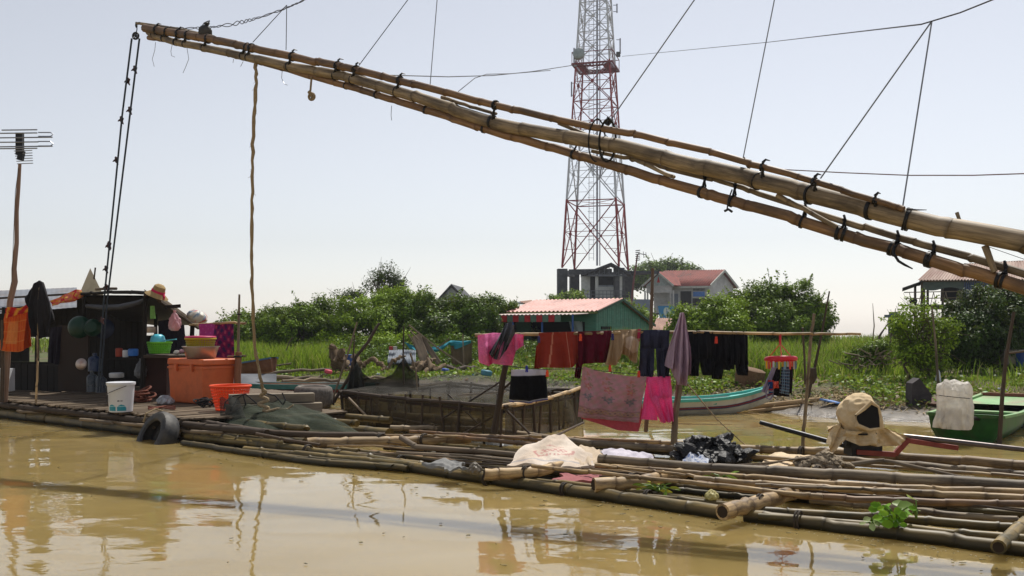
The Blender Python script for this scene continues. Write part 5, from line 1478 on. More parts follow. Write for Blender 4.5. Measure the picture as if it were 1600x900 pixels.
def sarcl(u, v, s):
    c = Vector(lin(206, 150, 164)).lerp(Vector(lin(182, 152, 150)), .5 + .5 * math.sin(u * 40 + v * 13) * math.sin(v * 37))
    if s: return c.lerp(Vector(lin(200, 90, 120)), .5)
    c0 = Vector(c)
    u += .012 * math.sin(v * 9); v += .012 * math.sin(u * 21); fu = (u * 3 + .12) % 1; k = (.42 + .12 * (int(u * 3 + .12) % 2))
    dx, dy = (fu - .5) * .33, (v - .36)
    r = math.hypot(dx, dy); a = math.atan2(dy, dx)
    if r < .055 + .02 * math.cos(5 * a): c = Vector(lin(190, 98, 86))
    if r < .022: c = Vector(lin(198, 170, 116))
    for (ox, oy) in ((.05, .17), (-.045, .2), (.02, .24)):
        q = math.hypot(dx - ox, (dy - oy)); aa = math.atan2(dy - oy, dx - ox)
        if q < .04 + .016 * math.cos(4 * aa): c = Vector(lin(40, 112, 118))
    for (ox, oy) in ((-.05, -.12), (.04, -.16), (.0, -.24), (.06, -.05)):
        q = math.hypot(dx - ox, dy - oy); aa = math.atan2(dy - oy, dx - ox)
        if q < .032 + .013 * math.cos(3 * aa): c = Vector(lin(120, 128, 96)) if ox > 0 else Vector(lin(186, 124, 96))
    if .78 < v < .92:
        q = math.hypot(((u * 14) % 1 - .5) * .07, v - .85)
        c = Vector(lin(146, 106, 104))
        if q < .045: c = Vector(lin(176, 146, 92))
        if q < .018: c = Vector(lin(106, 88, 82))
    if v > .955: c = Vector(lin(168, 128, 120))
    return c0.lerp(c, .5 + .25 * math.sin(u * 61 + v * 17) * math.sin(v * 83))


cloth('patterned_sarong', 'dusty pink flowered sarong with a patterned border on the lower line', 'sarong', PAINT, [(911, 572), (930, 579), (955, 584), (985, 588), (1010, 588)], [(903, 651), (925, 654), (950, 656), (975, 659), (998, 660)], LD - .05, GL, nu=150, nv=120, th=.03, fold=.03, nf=2.3, seed=45, cl=sarcl)
cloth('pink_underlay', 'salmon pink back layer showing below the flowered sarong', 'cloth', cmat('salmon_cloth', 196, 96, 110, trans=.3), [(911, 600), (955, 600), (1004, 600)], [(908, 654), (935, 662), (965, 672), (998, 675), (1003, 655)], LD + .05, GL, nu=30, nv=16, fold=.015, nf=1.5, seed=46)
b = MB()
HP = cmat('magenta_pink_cloth', 242, 112, 176, trans=.4, var=.2)
hang([(1008, 589), (1030, 588), (1048, 588)], [(1014, 620), (1034, 622), (1050, 620)], LD - .03, 26, 12, .05, .025, 2.6, 47, mb=b)
hang([(1010, 600), (1022, 612)], [(1001, 655), (1028, 657)], LD + .03, 18, 16, .03, .012, 1.5, 48, mb=b)
hang([(1014, 618), (1050, 618)], [(1034, 661), (1052, 658)], LD - .03, 26, 22, .05, .04, 2.4, 49, mb=b)
one(b, 'pink_trousers', HP, 'hot pink trousers hanging beside the flowered sarong', 'trousers', GL, smooth=60)
PEG = [('blue', (40, 50, 150), 823, 576, 'blue clothes peg on the white waistband'), ('orange', (220, 70, 30), 855, 583, 'orange clothes peg at the right of the black shorts'), ('dark_blue', (30, 34, 90), 842, 530, 'dark blue clothes peg at the left of the rust red cloth'), ('navy_peg', (28, 30, 96), 957, 526, 'dark blue clothes peg on the maroon cloth'), ('red', (206, 60, 40), 998, 584, 'red clothes peg on the flowered sarong'), ('red', (206, 60, 40), 1119, 531, 'red clothes peg on the black trousers'), ('orange', (220, 70, 30), 907, 527, 'red orange clothes peg on the rust red cloth edge'), ('red', (206, 60, 40), 953, 575, 'dark red strap end under the beige shorts')]
for (k, cc, x, y, lb) in PEG:
    b = MB(); p = P(x, y, LD - .13); b.bar(p + Vector((-.008, 0, -.035)), p + Vector((-.003, -.004, .03)), .013, .016); b.bar(p + Vector((.008, 0, -.035)), p + Vector((.003, -.004, .03)), .013, .016); b.ring(p, .012, .004, (0, 1, 0), 10, 5)
    one(b, 'clothes_peg', mat('peg_' + k, lin(*cc), .4, rnd=0, bump=0), lb, 'peg', 'clothes pegs on the washing')

# round sock hanger
hx, hy, hd = 1220, 561, LD - .05
sh = thing('peg_hanger', 'red ring hanger with pegs, hung from the drying pole', 'hanger', P(hx, 620, hd))
RED = mat('red_plastic', lin(206, 36, 60), .35, rnd=0, bump=0)
c = P(hx, hy, hd)
b = MB(); b.ring(c, .145, .016, (0, .12, 1), 40, 8, 1.3); b.ring(c, .06, .007, (0, .12, 1), 20, 6)
for k in range(4):
    t = k * math.pi / 2 + .4; b.bar(c + Vector((math.cos(t) * .06, math.sin(t) * .06, 0)), c + Vector((math.cos(t) * .14, math.sin(t) * .14, 0)), .014, .008)
b.build('ring', RED, sh)
b = MB(); tp = P(1219, 537, hd)
for k in range(3):
    t = k * 2.1 + .3; b.tube([tp, c + Vector((math.cos(t) * .13, math.sin(t) * .13, .01))], .0045, 5)
b.tube([tp, P(1219, 520, hd)], .012, 6); b.ring(P(1219, 524, hd), .02, .006, (1, 0, 0), 12, 6); b.build('hook', RED, sh)
pcs = [(230, 190, 40), (206, 60, 50), (190, 196, 206), (206, 170, 60), (120, 150, 170), (210, 60, 60), (180, 170, 160), (90, 110, 140)]
for k in range(16):
    t = k / 16 * 6.283; p = c + Vector((math.cos(t) * .14, math.sin(t) * .14, -.02))
    b = MB(); b.bar(p, p + Vector((0, 0, -.075)), .016, .014); b.build('peg', mat('hang_peg_%d' % (k % 8), lin(*pcs[k % 8]), .4, rnd=0, bump=0), sh)
socks = [('grey_sock', (150, 140, 164), [(1206, 574), (1214, 574)], [(1190, 612), (1197, 614)], -.10, 'lilac grey sock, leftmost under the ring hanger'), ('black_sock', (24, 24, 30), [(1208, 575), (1220, 575)], [(1207, 603), (1217, 605)], -.06, 'black sock under the ring hanger'), ('blue_sock', (44, 60, 110), [(1200, 594), (1209, 594)], [(1201, 614), (1208, 614)], -.12, 'small blue and red cloth low under the ring hanger'), ('red_sock', (220, 96, 80), [(1208, 596), (1216, 596)], [(1208, 607), (1216, 606)], -.14, 'small salmon cloth low under the ring hanger'), ('checked_shorts', (58, 74, 96), [(1221, 573), (1234, 573)], [(1218, 614), (1233, 617)], -.08, 'dark checked shorts under the ring hanger'), ('dark_sock', (46, 36, 44), [(1232, 573), (1239, 573)], [(1229, 612), (1238, 616)], -.04, 'dark sock, rightmost under the ring hanger'), ('dark_cloth', (28, 26, 34), [(1210, 600), (1232, 600)], [(1208, 618), (1233, 620)], .04, 'dark cloth at the back of the ring hanger')]
for (nm, cc, tp_, bt, dz, lb) in socks:
    if nm == 'checked_shorts': cloth(nm, lb, 'shorts', PAINT, tp_, bt, hd + dz, 'washing on the ring hanger', nu=26, nv=44, th=.05, nf=1.5, fold=.008, seed=len(lb), cl=lambda u, v, s: lin(120, 150, 176) if (u * 5) % 1 > .72 or (v * 9) % 1 > .75 else (lin(90, 56, 60) if (v * 9) % 1 < .2 else lin(40, 50, 74)))
    elif nm == 'blue_sock': cloth(nm, lb, 'cloth', PAINT, tp_, bt, hd + dz, 'washing on the ring hanger', nu=10, nv=20, th=.03, nf=1, fold=.006, seed=2, cl=lambda u, v, s: lin(190, 50, 60) if v < .12 or .68 < v < .78 else (lin(196, 190, 200) if .8 < v < .86 else lin(30, 70, 130)))
    else: cloth(nm, lb, 'cloth' if 'cloth' in nm else 'sock', cmat('sock_' + nm, *cc), tp_, bt, hd + dz, 'washing on the ring hanger', nu=14, nv=20, th=.035, nf=1.3, fold=.012, seed=len(lb))
b = MB(); b.tube([P(1197, 612, hd - .1), P(1198, 622, hd - .1), P(1203, 624, hd - .1), P(1208, 618, hd - .1), P(1208, 608, hd - .1)], .008, 6); one(b, 'grey_strap', cmat('strap_grey', 150, 140, 164), 'loop of grey strap dangling under the ring hanger', 'strap')

# sticks in the water and on the bank
b = MB(); b.tube([P(1262, 622, 13.4), P(1274, 570, 13.3), P(1284, 520, 13.2), P(1296, 455, 13.1)], [.02, .02, .016, .01], 7); b.tube([P(1270, 575, 13.2), P(1270, 590, 13.2), P(1269, 600, 13.2)], [.05, .06, .02], 7); one(b, 'leaning_stick', WOODD, 'thin dark leaning stick with a dark rag behind the pale cane', 'stick')
b = MB(); b.tube([P(1258, 600, 14.2), P(1257, 560, 14.2), P(1254, 512, 14.1)], .016, 6); one(b, 'thin_stick', WOODD, 'thin dark upright stick left of the pale cane', 'stick')
b = MB(); b.tube([P(1561, 700, 10.2), P(1566, 620, 10.2), P(1572, 560, 10.2), P(1584, 488, 10.25)], [.024, .022, .02, .016], 8); b.tube([P(1573, 552, 10.2), P(1600, 549, 10.3), P(1640, 546, 10.4)], .013, 6); one(b, 'dark_pole', WOODD, 'dark leaning pole standing before the green boat', 'pole')
b = MB(); b.tube([P(1466, 604, 14.5), P(1462, 540, 14.5), P(1456, 478, 14.5)], [.022, .018, .012], 7); one(b, 'thin_stick', WOOD, 'thin pale stick standing in front of the slim light green tree', 'stick')
# ------------------------------------------------------------------ fish pen
pen = thing('fish_pen', 'netted fish pen on stakes standing in the water behind the raft', 'fish pen', (-.3, 12, 0))
A_, B_, C_, D_ = Vector((-2.15, 12.2, 0)), Vector((-.1, 9.95, 0)), Vector((.9, 12.4, 0)), Vector((-.95, 14.3, 0))
PH_ = .42


def stakes(p, q, n, first=True):
    for i in range(n):
        f = (i + (0 if first else 1)) / n
        c = p.lerp(q, f); b = MB()
        b.tube([c + Vector((random.gauss(0, .03), 0, -.25)), c + Vector((random.gauss(0, .015), 0, PH_ + random.uniform(.0, .05)))], random.uniform(.011, .018), 6)
        b.build('stake', WOODD, pen)


stakes(A_, B_, 9); stakes(B_, C_, 9); stakes(C_, D_, 5); stakes(D_, A_, 5)
for (p, q, r, m, s_) in ((A_, B_, .026, WOODD, .0), (B_, C_, .028, BAM, .04), (C_, D_, .022, WOODD, .0), (D_, A_, .022, WOODD, 0)):
    b = MB(); d = (q - p).normalized() * .08
    b.bamboo([p - d + Vector((0, 0, PH_)), p.lerp(q, .5) + Vector((0, 0, PH_ - .015)), q + d + Vector((0, 0, PH_ + s_))], r, r * .85, .5, 8); b.build('top_rail', m, pen)
for (p, q) in ((A_, B_), (B_, C_), (C_, D_), (D_, A_)):
    b = MB(); b.grid(lambda u, v: p.lerp(q, u) + Vector((.03 * math.sin(9 * u + 2 * v), .04 * math.sin(14 * u) * math.sin(math.pi * v), -.12 + (PH_ + .11) * v)), 40, 8, W=3, H=.5); b.build('net_wall', NETW, pen)
    b = MB(); b.bar(p + Vector((0, 0, PH_ - .06)), q + Vector((0, 0, PH_ - .06)), .012, .03); b.build('net_band', mat('net_band', lin(48, 36, 28), .9), pen)
b = MB()
b.grid(lambda u, v: (A_.lerp(B_, u).lerp(D_.lerp(C_, u), v)) + Vector((0, 0, PH_ + .02 - .06 * math.sin(math.pi * u) * math.sin(math.pi * v) + .10 * v + .03 * math.sin(9 * u + 5 * v) * math.sin(7 * v - 3 * u) * math.sin(math.pi * u))), 40, 40, W=3, H=3); b.build('net_cover', NETD, pen)
for (x0, y0, x1, y1, d0, d1, r, m) in ((690, 655, 792, 590, 10.6, 10.4, .012, WOODD), (790, 640, 830, 680, 9.9, 9.8, .014, WOODD), (545, 622, 575, 652, 11.9, 11.6, .016, WOOD), (700, 616, 745, 660, 11, 10.8, .011, WOODD), (870, 680, 912, 660, 9.95, 10.8, .014, WOODD), (716, 618, 790, 612, 12.4, 11.8, .016, BAM), (545, 610, 640, 606, 12.3, 13.4, .014, WOODD), (640, 606, 706, 596, 13.4, 13.8, .014, WOOD), (720, 680, 790, 640, 10.3, 10.1, .014, WOODD)):
    b = MB(); b.tube([P(x0, y0, d0), P(x1, y1, d1)], [r, r * .8], 7); b.build('loose_stick', m, pen)

# nets hung on sticks behind the pen
hn = thing('hung_net', 'dark fishing net hung on crossed sticks left of the pen', 'fishing net', P(560, 618, 12.7))
for pts, r, m in (([(517, 633), (545, 548), (558, 503)], .013, WOOD), ([(519, 632), (545, 590), (556, 558), (575, 535), (588, 512), (593, 505)], .022, WOODD), ([(551, 620), (552, 560), (554, 524)], .012, WOODD), ([(563, 582), (568, 600), (570, 613)], .012, WOOD), ([(631, 600), (630, 560), (631, 510)], .012, WOODD), ([(641, 552), (650, 580), (652, 612)], .012, WOOD)):
    b = MB(); b.tube([P(x, y, 12.7 + .03 * k) for k, (x, y) in enumerate(pts)], [r * 1.1] + [r] * (len(pts) - 2) + [r * .7], 7); b.build('stick', m, hn)
tl = [(550, 566), (556, 562), (566, 582), (580, 592), (598, 592), (614, 584), (626, 566), (632, 558), (642, 576), (654, 588)]
bl_ = [(540, 612), (556, 614), (572, 616), (588, 614), (602, 612), (614, 612), (628, 612), (640, 610), (650, 608), (656, 606)]
for ly in range(2):
    b = hang(tl, bl_, 12.75 + .2 * ly, 60, 20, .02, .05, 4, 60 + ly); b.build('net', NETD, hn)
b = hang([(546, 586), (556, 566), (566, 580)], [(540, 620), (556, 622), (572, 618)], 12.6, 20, 16, .02, .05, 3, 63); b.build('net', NETB, hn)


# ------------------------------------------------------------------ boats
def hull(sections, m, name, parent, closed_stern=True, full=.72):
    """sections: list of (centre Vector at keel, half width, height, side dir) from stern to bow; open boat with inner skin"""
    b = MB(); n = 9; rows = []
    for (c, w, h, sd, t) in sections:
        row = []
        for j in range(n):
            a = -1 + 2 * j / (n - 1)
            s = abs(a)
            z = h * (max(0, (s - .45) / .55)) ** 1.1
            x = w * (math.copysign(min(1, s / .62) * full + (1 - full) * max(0, (s - .62) / .38), a))
            row.append(c + sd * x + Vector((0, 0, z)))
        rows.append(row)
    vs = [p for r in rows for p in r]; fs = []
    for i in range(len(rows) - 1):
        for j in range(n - 1): fs.append((i * n + j, i * n + j + 1, (i + 1) * n + j + 1, (i + 1) * n + j))
    k = len(vs)
    ins = []
    for i, r in enumerate(rows):
        c, w, h, sd, t = sections[i]
        for j, p in enumerate(r):
            a = -1 + 2 * j / (n - 1)
            ins.append(p - sd * math.copysign(min(.025, w * .3), a) * (abs(a) > .3) + Vector((0, 0, .03 if abs(a) < .9 else 0)))
    vs += ins
    for i in range(len(rows) - 1):
        for j in range(n - 1): fs.append((k + i * n + j, k + (i + 1) * n + j, k + (i + 1) * n + j + 1, k + i * n + j + 1))
        for j in (0, n - 1):
            q = (i * n + j, (i + 1) * n + j, k + (i + 1) * n + j, k + i * n + j); fs.append(q if j == 0 else q[::-1])
    if closed_stern: fs.append(tuple(range(n))[::-1]); fs.append(tuple(k + j for j in range(n)))
    L = (len(rows) - 1) * n
    fs.append(tuple(L + j for j in range(n))); fs.append(tuple(k + L + j for j in range(n))[::-1])
    b.add(vs, fs)
    return b.build(name, m, parent, 50), rows


BWHITE = mat('boat_white', lin(196, 198, 192), .5, var=.06, dirt=lin(130, 118, 100), dirt_scale=2.5, dirt_amt=.6, bump=.08, rnd=0)
BTEAL = mat('boat_teal', lin(74, 170, 158), .5, var=.1, dirt=lin(60, 110, 104), dirt_scale=3, dirt_amt=.4, bump=.08, rnd=0)
BGREEN = mat('boat_green', lin(26, 82, 28), .5, lin(46, 108, 38), 5, dirt=lin(70, 72, 44), dirt_scale=3, dirt_amt=.85, bump=.1, rnd=0)
BGREENL = mat('boat_light_green', lin(98, 150, 88), .5, lin(128, 174, 112), 5, dirt=lin(140, 116, 90), dirt_scale=3, dirt_amt=.75, bump=.1, rnd=0)
BRED = mat('boat_red', lin(112, 34, 34), .5, rnd=0)
BBLUE = mat('boat_blue', lin(30, 50, 100), .5, rnd=0)

wb = thing('white_boat', 'white wooden boat with a teal rim moored at the muddy bank', 'boat', P(1080, 648, 13.6))
st, bw = P(905, 650, 13.3), P(1207, 650, 14.1); st.z = bw.z = -.03
ax = (bw - st).normalized(); sd = Vector((ax.y, -ax.x, 0))
sec = []
for i in range(15):
    t = i / 14
    w = .27 * (1 - max(0, (t - .45) / .55) ** 2.0 * .97); hgt = .215 + .02 * t + .10 * max(0, (t - .55) / .45) ** 2
    kz = .0 + .20 * max(0, (t - .7) / .3) ** 1.7
    sec.append((st.lerp(bw, t) + Vector((0, 0, kz)), max(w, .012), hgt - kz * .72, sd, t))
_, rows = hull(sec, BWHITE, 'body', wb)
for j, s_ in ((0, 1), (8, -1)):
    b = MB(); pts = [r[j] + Vector((0, 0, .012)) for r in rows]
    for i in range(len(pts) - 1): b.bar(pts[i] - sd * .0, pts[i + 1] + (pts[i + 1] - pts[i]) * .01, .045, .04)
    b.build('gunwale', BTEAL, wb)
    b = MB()
    sgn = -1 if j == 0 else 1
    for i in range(len(rows) - 1):
        for (f, m_) in ((.45, 0),):
            a = rows[i][j].lerp(rows[i][j + (1 if j == 0 else -1)], .93) + sd * sgn * .006; c2 = rows[i + 1][j].lerp(rows[i + 1][j + (1 if j == 0 else -1)], .93) + sd * sgn * .006
            b.bar(a, c2, .012, .022)
    b.build('red_stripe', BRED, wb)
    b = MB()
    for i in range(len(rows) - 1):
        k = 1 if j == 0 else -1
        a = rows[i][j + k] + sd * sgn * .004 + Vector((0, 0, .02)); c2 = rows[i + 1][j + k] + sd * sgn * .004 + Vector((0, 0, .02)); b.bar(a - Vector((0, 0, .015)), c2 - Vector((0, 0, .015)), .014, .04)
    b.build('blue_band', BBLUE, wb)
for t in (3, 6, 9):
    b = MB(); a, c2 = rows[t][0].lerp(rows[t][8], .05), rows[t][0].lerp(rows[t][8], .95); b.bar(a - Vector((0, 0, .05)), c2 - Vector((0, 0, .05)), .12, .025); b.build('thwart', BTEAL, wb)
b = MB(); q = [rows[k][0].lerp(rows[k][8], .5) for k in (11, 12, 13, 14)]
b.add([rows[11][0], rows[11][8], rows[12][8], rows[12][0], rows[13][8], rows[13][0], rows[14][8], rows[14][0]], [(0, 1, 2, 3), (3, 2, 4, 5), (5, 4, 6, 7)]); b.build('foredeck', mat('boat_aqua', lin(120, 200, 190), .5, rnd=0), wb)

gb = thing('green_boat', 'flat green wooden boat beached stern towards the water', 'boat', (5.6, 11.6, 0))
st, bw = Vector((4.93, 10.45, -.03)), Vector((6.72, 13.0, -.0))
ax = (bw - st).normalized(); sd = Vector((ax.y, -ax.x, 0)).normalized()
sec = []
for i in range(11):
    t = i / 10
    w = .37 + .06 * math.sin(math.pi * min(1, t * 1.1)) - .10 * max(0, (t - .7) / .3)
    hgt = .30 - .05 * math.sin(math.pi * t) + .02 * t; kz = .08 * max(0, (t - .7) / .3)
    sec.append((st.lerp(bw, t) + Vector((0, 0, kz)), w, hgt - kz * .8, sd, t))
_, rows = hull(sec, BGREEN, 'body', gb, True, .90)
for j in (0, 8):
    b = MB(); pts = [r[j] + Vector((0, 0, .012)) for r in rows]
    for i in range(len(pts) - 1): b.bar(pts[i], pts[i + 1], .05, .03)
    b.build('gunwale', BGREENL, gb)
b = MB(); b.add([rows[7][0] - Vector((0, 0, .01)), rows[7][8] - Vector((0, 0, .01)), rows[8][8], rows[8][0], rows[9][8], rows[9][0], rows[10][8], rows[10][0]], [(0, 1, 2, 3), (3, 2, 4, 5), (5, 4, 6, 7)]); b.build('bow_deck', BGREENL, gb)
b = MB(); a, c2 = rows[9][0].lerp(rows[10][0], .3), rows[9][8].lerp(rows[10][8], .3); b.bar(a + Vector((0, 0, .02)), c2 + Vector((0, 0, .02)), .05, .04); b.build('deck_bar', mat('dull_red_wood', lin(120, 66, 56), .7, rnd=0), gb)
for t in (3, 5):
    b = MB(); a, c2 = rows[t][0].lerp(rows[t][8], .03), rows[t][0].lerp(rows[t][8], .97); b.bar(a - Vector((0, 0, .04)), c2 - Vector((0, 0, .04)), .16, .025); b.build('thwart', BGREENL, gb)
b = MB(); a, c2 = rows[0][0], rows[0][8]; b.bar(a + Vector((0, 0, .01)), c2 + Vector((0, 0, .01)), .04, .04); b.build('transom_bar', BGREEN, gb)

em = thing('wrapped_motor', 'boat motor wrapped in a tied white plastic sack on the green boat stern', 'boat motor', P(1488, 665, 10.3))
b = MB(); c = P(1488, 668, 10.22)
crumple(b, [(0, .485), (.06, .488), (.12, .475), (.165, .44), (.182, .40), (.182, .36), (.176, .33), (.174, .30), (.18, .24), (.18, .18), (.186, .11), (.195, .04), (.19, -.01), (.17, .01), (.0, .1)], c, 110, 66, .042, 8, (1, 1, .25), 3.1, (.03, .05, .3), 1, .72, dent=lambda a, k: 1 + .05 * math.sin(4 * a + .1 * k))
b.build('plastic_sack', mat('milky_plastic', lin(206, 200, 190), .4, lin(232, 228, 222), 8, bump=.8, bdist=.03, trans=.45, rnd=0, alpha=.88), em)
b = MB(); b.ring(c + Vector((0, 0, .33)), .172, .004, (.1, 0, 1), 30, 6); b.build('cord', WIRED, em)
b = MB(); b.tube([c + Vector((.1, 0, .12)), c + Vector((.5, .25, .05))], .02, 8); b.box(c + Vector((0, .02, .1)), (.16, .14, .2)); b.build('engine', mat('engine_metal', lin(62, 56, 54), .5, metal=.4), em)

tb_ = thing('teal_boat', 'long low teal boat lying along the far left bank', 'boat', P(470, 613, 17.6))
st, bw = P(590, 614, 17.3), P(330, 614, 17.9); st.z = bw.z = -.02
ax = (bw - st).normalized(); sd = Vector((ax.y, -ax.x, 0)); sec = []
for i in range(9):
    t = i / 8; w = .32 * (1 - .7 * abs(2 * t - 1) ** 3); sec.append((st.lerp(bw, t), w, .21 + .03 * abs(2 * t - 1) ** 2, sd, t))
_, rows = hull(sec, mat('boat_brown', lin(110, 74, 54), .6, lin(140, 110, 84), 4, rnd=0), 'body', tb_)
for j in (0, 8):
    b = MB(); sg = -1 if j == 0 else 1
    for i in range(8): b.bar(rows[i][j] + sd * sg * .01 - Vector((0, 0, .03)), rows[i + 1][j] + sd * sg * .01 - Vector((0, 0, .03)), .03, .085)
    b.build('teal_strake', mat('strake_teal', lin(56, 112, 116), .5, rnd=0), tb_)
    b = MB()
    for i in range(8): b.bar(rows[i][j] + sd * sg * .005 - Vector((0, 0, .11)), rows[i + 1][j] + sd * sg * .005 - Vector((0, 0, .11)), .03, .035)
    b.build('red_strake', BRED, tb_)

pb = thing('blue_boat', 'small blue and grey boat prow pulled up among the logs', 'boat', P(410, 590, 19))
st, bw = P(352, 592, 20), P(428, 590, 18.6); sec = []
ax = (bw - st).normalized(); sd = Vector((ax.y, -ax.x, 0)).normalized()
for i in range(7):
    t = i / 6; sec.append((st.lerp(bw, t) + Vector((0, 0, .02 + .1 * t * t)), .36 * (1 - .8 * t ** 3), .24 + .02 * t, sd, t))
_, rows = hull(sec, mat('old_boat_wood', lin(104, 70, 56), .8, lin(132, 100, 80), 6, rnd=0), 'body', pb)
b = MB(); b.add([rows[3][0] + Vector((0, 0, .01)), rows[3][8] + Vector((0, 0, .01)), rows[5][8] + Vector((0, 0, .015)), rows[5][0] + Vector((0, 0, .015)), rows[6][8] + Vector((0, 0, .02)), rows[6][0] + Vector((0, 0, .02))], [(0, 1, 2, 3), (3, 2, 4, 5)]); b.build('prow_deck', mat('boat_paleblue', lin(104, 150, 190), .5, lin(170, 190, 200), 8, rnd=0), pb)
for j in (0, 8):
    b = MB()
    for i in range(6): b.bar(rows[i][j], rows[i + 1][j], .05, .03)
    b.build('gunwale', mat('gun_blue', lin(70, 110, 150), .5, rnd=0), pb)
b = MB(); c = P(395, 598, 18.4); b.grid(lambda u, v: P(352 + 80 * u, 584 + 18 * v, 18.4 - .5 * v) + Vector((0, 0, .04 * math.sin(5 * u) * math.sin(3 * v))), 12, 8); one(b, 'grey_sheet', mat('grey_sheet', lin(84, 88, 94), .6, trans=.05), 'grey plastic sheet lying before the small blue boat', 'plastic sheet')

# ------------------------------------------------------------------ long tail motor under canvas, on the raft
ED_ = 8.25
mo = thing('longtail_motor', 'long tail boat motor with a dark rod and a red frame lying across the raft', 'boat motor', P(1345, 708, ED_))
b = MB(); b.tube([P(1188, 660, ED_ + .5), P(1296, 690, ED_ + .1), P(1340, 702, ED_)], [.02, .022, .022], 10); b.build('tiller', mat('black_metal', lin(30, 30, 34), .4, metal=.3, rnd=0), mo)
b = MB(); b.tube([P(1412, 682, ED_), P(1480, 689, ED_ - .15), P(1560, 698, ED_ - .3), P(1640, 707, ED_ - .45)], [.026, .024, .022, .022], 10); b.build('shaft', mat('shaft_metal', lin(92, 84, 82), .35, metal=.6, rnd=0), mo)
FR = mat('red_frame', lin(112, 44, 38), .55, lin(140, 62, 52), 8, rnd=0)
b = MB()
for (p, q) in (((1338, 706), (1398, 710)), ((1398, 710), (1420, 686)), ((1416, 688), (1496, 700))): b.bar(P(*p, ED_ - .1), P(*q, ED_ - .12), .05, .04)
b.build('frame', FR, mo)
b = MB(); b.box(P(1348, 698, ED_), (.26, .2, .14)); b.tube([P(1320, 690, ED_ - .05), P(1375, 690, ED_ - .05)], .05, 10); b.build('engine', mat('sooty_engine', lin(34, 32, 32), .6, rnd=0), mo)
cv = thing('canvas_hood', 'cream canvas hood tied over the long tail motor, its shaded opening a black panel', 'canvas cover', P(1340, 705, ED_ - .05))
CAN = mat('cream_canvas', lin(190, 166, 126), .9, lin(222, 200, 162), 7, bump=.5, bdist=.012, dirt=lin(132, 108, 72), dirt_scale=4, dirt_amt=.5, rnd=0)
c = P(1340, 672, ED_ - .05)
b = MB()
crumple(b, [(.125, -.03), (.15, .01), (.168, .06), (.176, .11), (.168, .16), (.148, .21), (.115, .25), (.07, .283), (.025, .30), (0, .302)], c, 96, 50, .024, 7, (1, 1, .7), 1.3, (.05, .10, .2), 1, .85, dent=lambda a, k: 1 + .05 * math.sin(3 * a + .4)); b.build('hood', CAN, cv, 60)
b = MB(); cz = c + Vector((.03, -.172, .10))
nn_ = Vector((.12, -1, .12)).normalized()
ol = [(-.082, -.05), (.0, -.062), (.085, -.03), (.09, .035), (.035, .075), (-.01, .115), (-.06, .085), (-.075, .02)]
uu = nn_.cross(Vector((0, 0, 1))).normalized() * -1; vv = Vector((0, 0, 1))
b.poly([cz + uu * -x * 1.25 + vv * z * 1.25 for x, z in ol], .02, tuple(nn_)); b.build('shade_panel', mat('opening_shade', lin(14, 12, 12), .9, rnd=0), cv)  # flat black panel painted in for the unlit inside of the hood
b = MB()
rim_ = [cz + uu * -x * 1.3 + vv * z * 1.3 + nn_ * .012 for x, z in ol]
b.tube(rim_ + [rim_[0]], [.012 + .005 * (i % 3) for i in range(len(rim_) + 1)], 8); b.build('hood_edge', CAN, cv)
b = MB(); b.ring(c + Vector((0, 0, -.02)), .15, .009, (0, 0, 1), 30, 6); b.build('tie', BLACKTIE, cv)
for (tp_, bt, dd, sdz) in (([(1304, 664), (1318, 671), (1336, 674)], [(1291, 692), (1300, 706), (1320, 690)], -.16, 71), ([(1322, 673), (1345, 674), (1366, 672)], [(1318, 686), (1345, 697), (1378, 692)], -.2, 72), ([(1348, 672), (1374, 666), (1398, 674)], [(1360, 697), (1395, 697), (1426, 686)], -.12, 73), ([(1318, 668), (1312, 660), (1308, 664)], [(1312, 684), (1296, 676), (1292, 666)], -.05, 74)):
    b = hang(tp_, bt, ED_ + dd, 26, 16, .02, .03, 2, sdz); b.build('skirt', CAN, cv, 60)

# ------------------------------------------------------------------ sacks and heaps on the raft
SACK = mat('woven_sack', (1, 1, 1), .7, cl=True, scale=30, var=.12, bump=.5, bdist=.01, trans=.12, rnd=0)


def spread(name, label, cat, m, pts, nu=44, nv=30, amp=.02, seed=0, cl=None, smooth=60, th=.018):
    """cloth lying over the canes; pts: 4 photo corners (x, y, h) clockwise from back left, peak raises"""
    r = random.Random(seed); ph = [r.uniform(0, 6.28) for _ in range(6)]
    Q = [P(x, y, d) for x, y, d in pts[:4]]
    pk = pts[4] if len(pts) > 4 else (0, 0)
    b = MB()

    def fn(u, v, s):
        p = Q[0].lerp(Q[1], u).lerp(Q[3].lerp(Q[2], u), v)
        e = min(1, 4 * min(u, 1 - u)) * .5 + .5
        p.z += crease(p, 5, amp * .5, (1, 1, 1), seed) + pk[0] * math.sin(math.pi * min(1, max(0, u))) ** 1.2 * (1 - v) ** .8 + amp * (math.sin(7 * u + ph[0] + 3 * v) * math.sin(5 * v + ph[1]) + .5 * math.sin(15 * u - 6 * v + ph[2]) + .3 * math.sin(27 * u + 19 * v + ph[3])) - s * th
        p.x += .03 * math.sin(6 * v + ph[4]) * (1 if u > .5 else -1) * abs(u - .5) * 2
        p.y += .03 * math.sin(8 * u + ph[5]) * abs(v - .5) * 2
        return p
    b.shell(fn, nu, nv, th, cl, .8, .6)
    return one(b, name, m, label, cat, smooth=smooth)


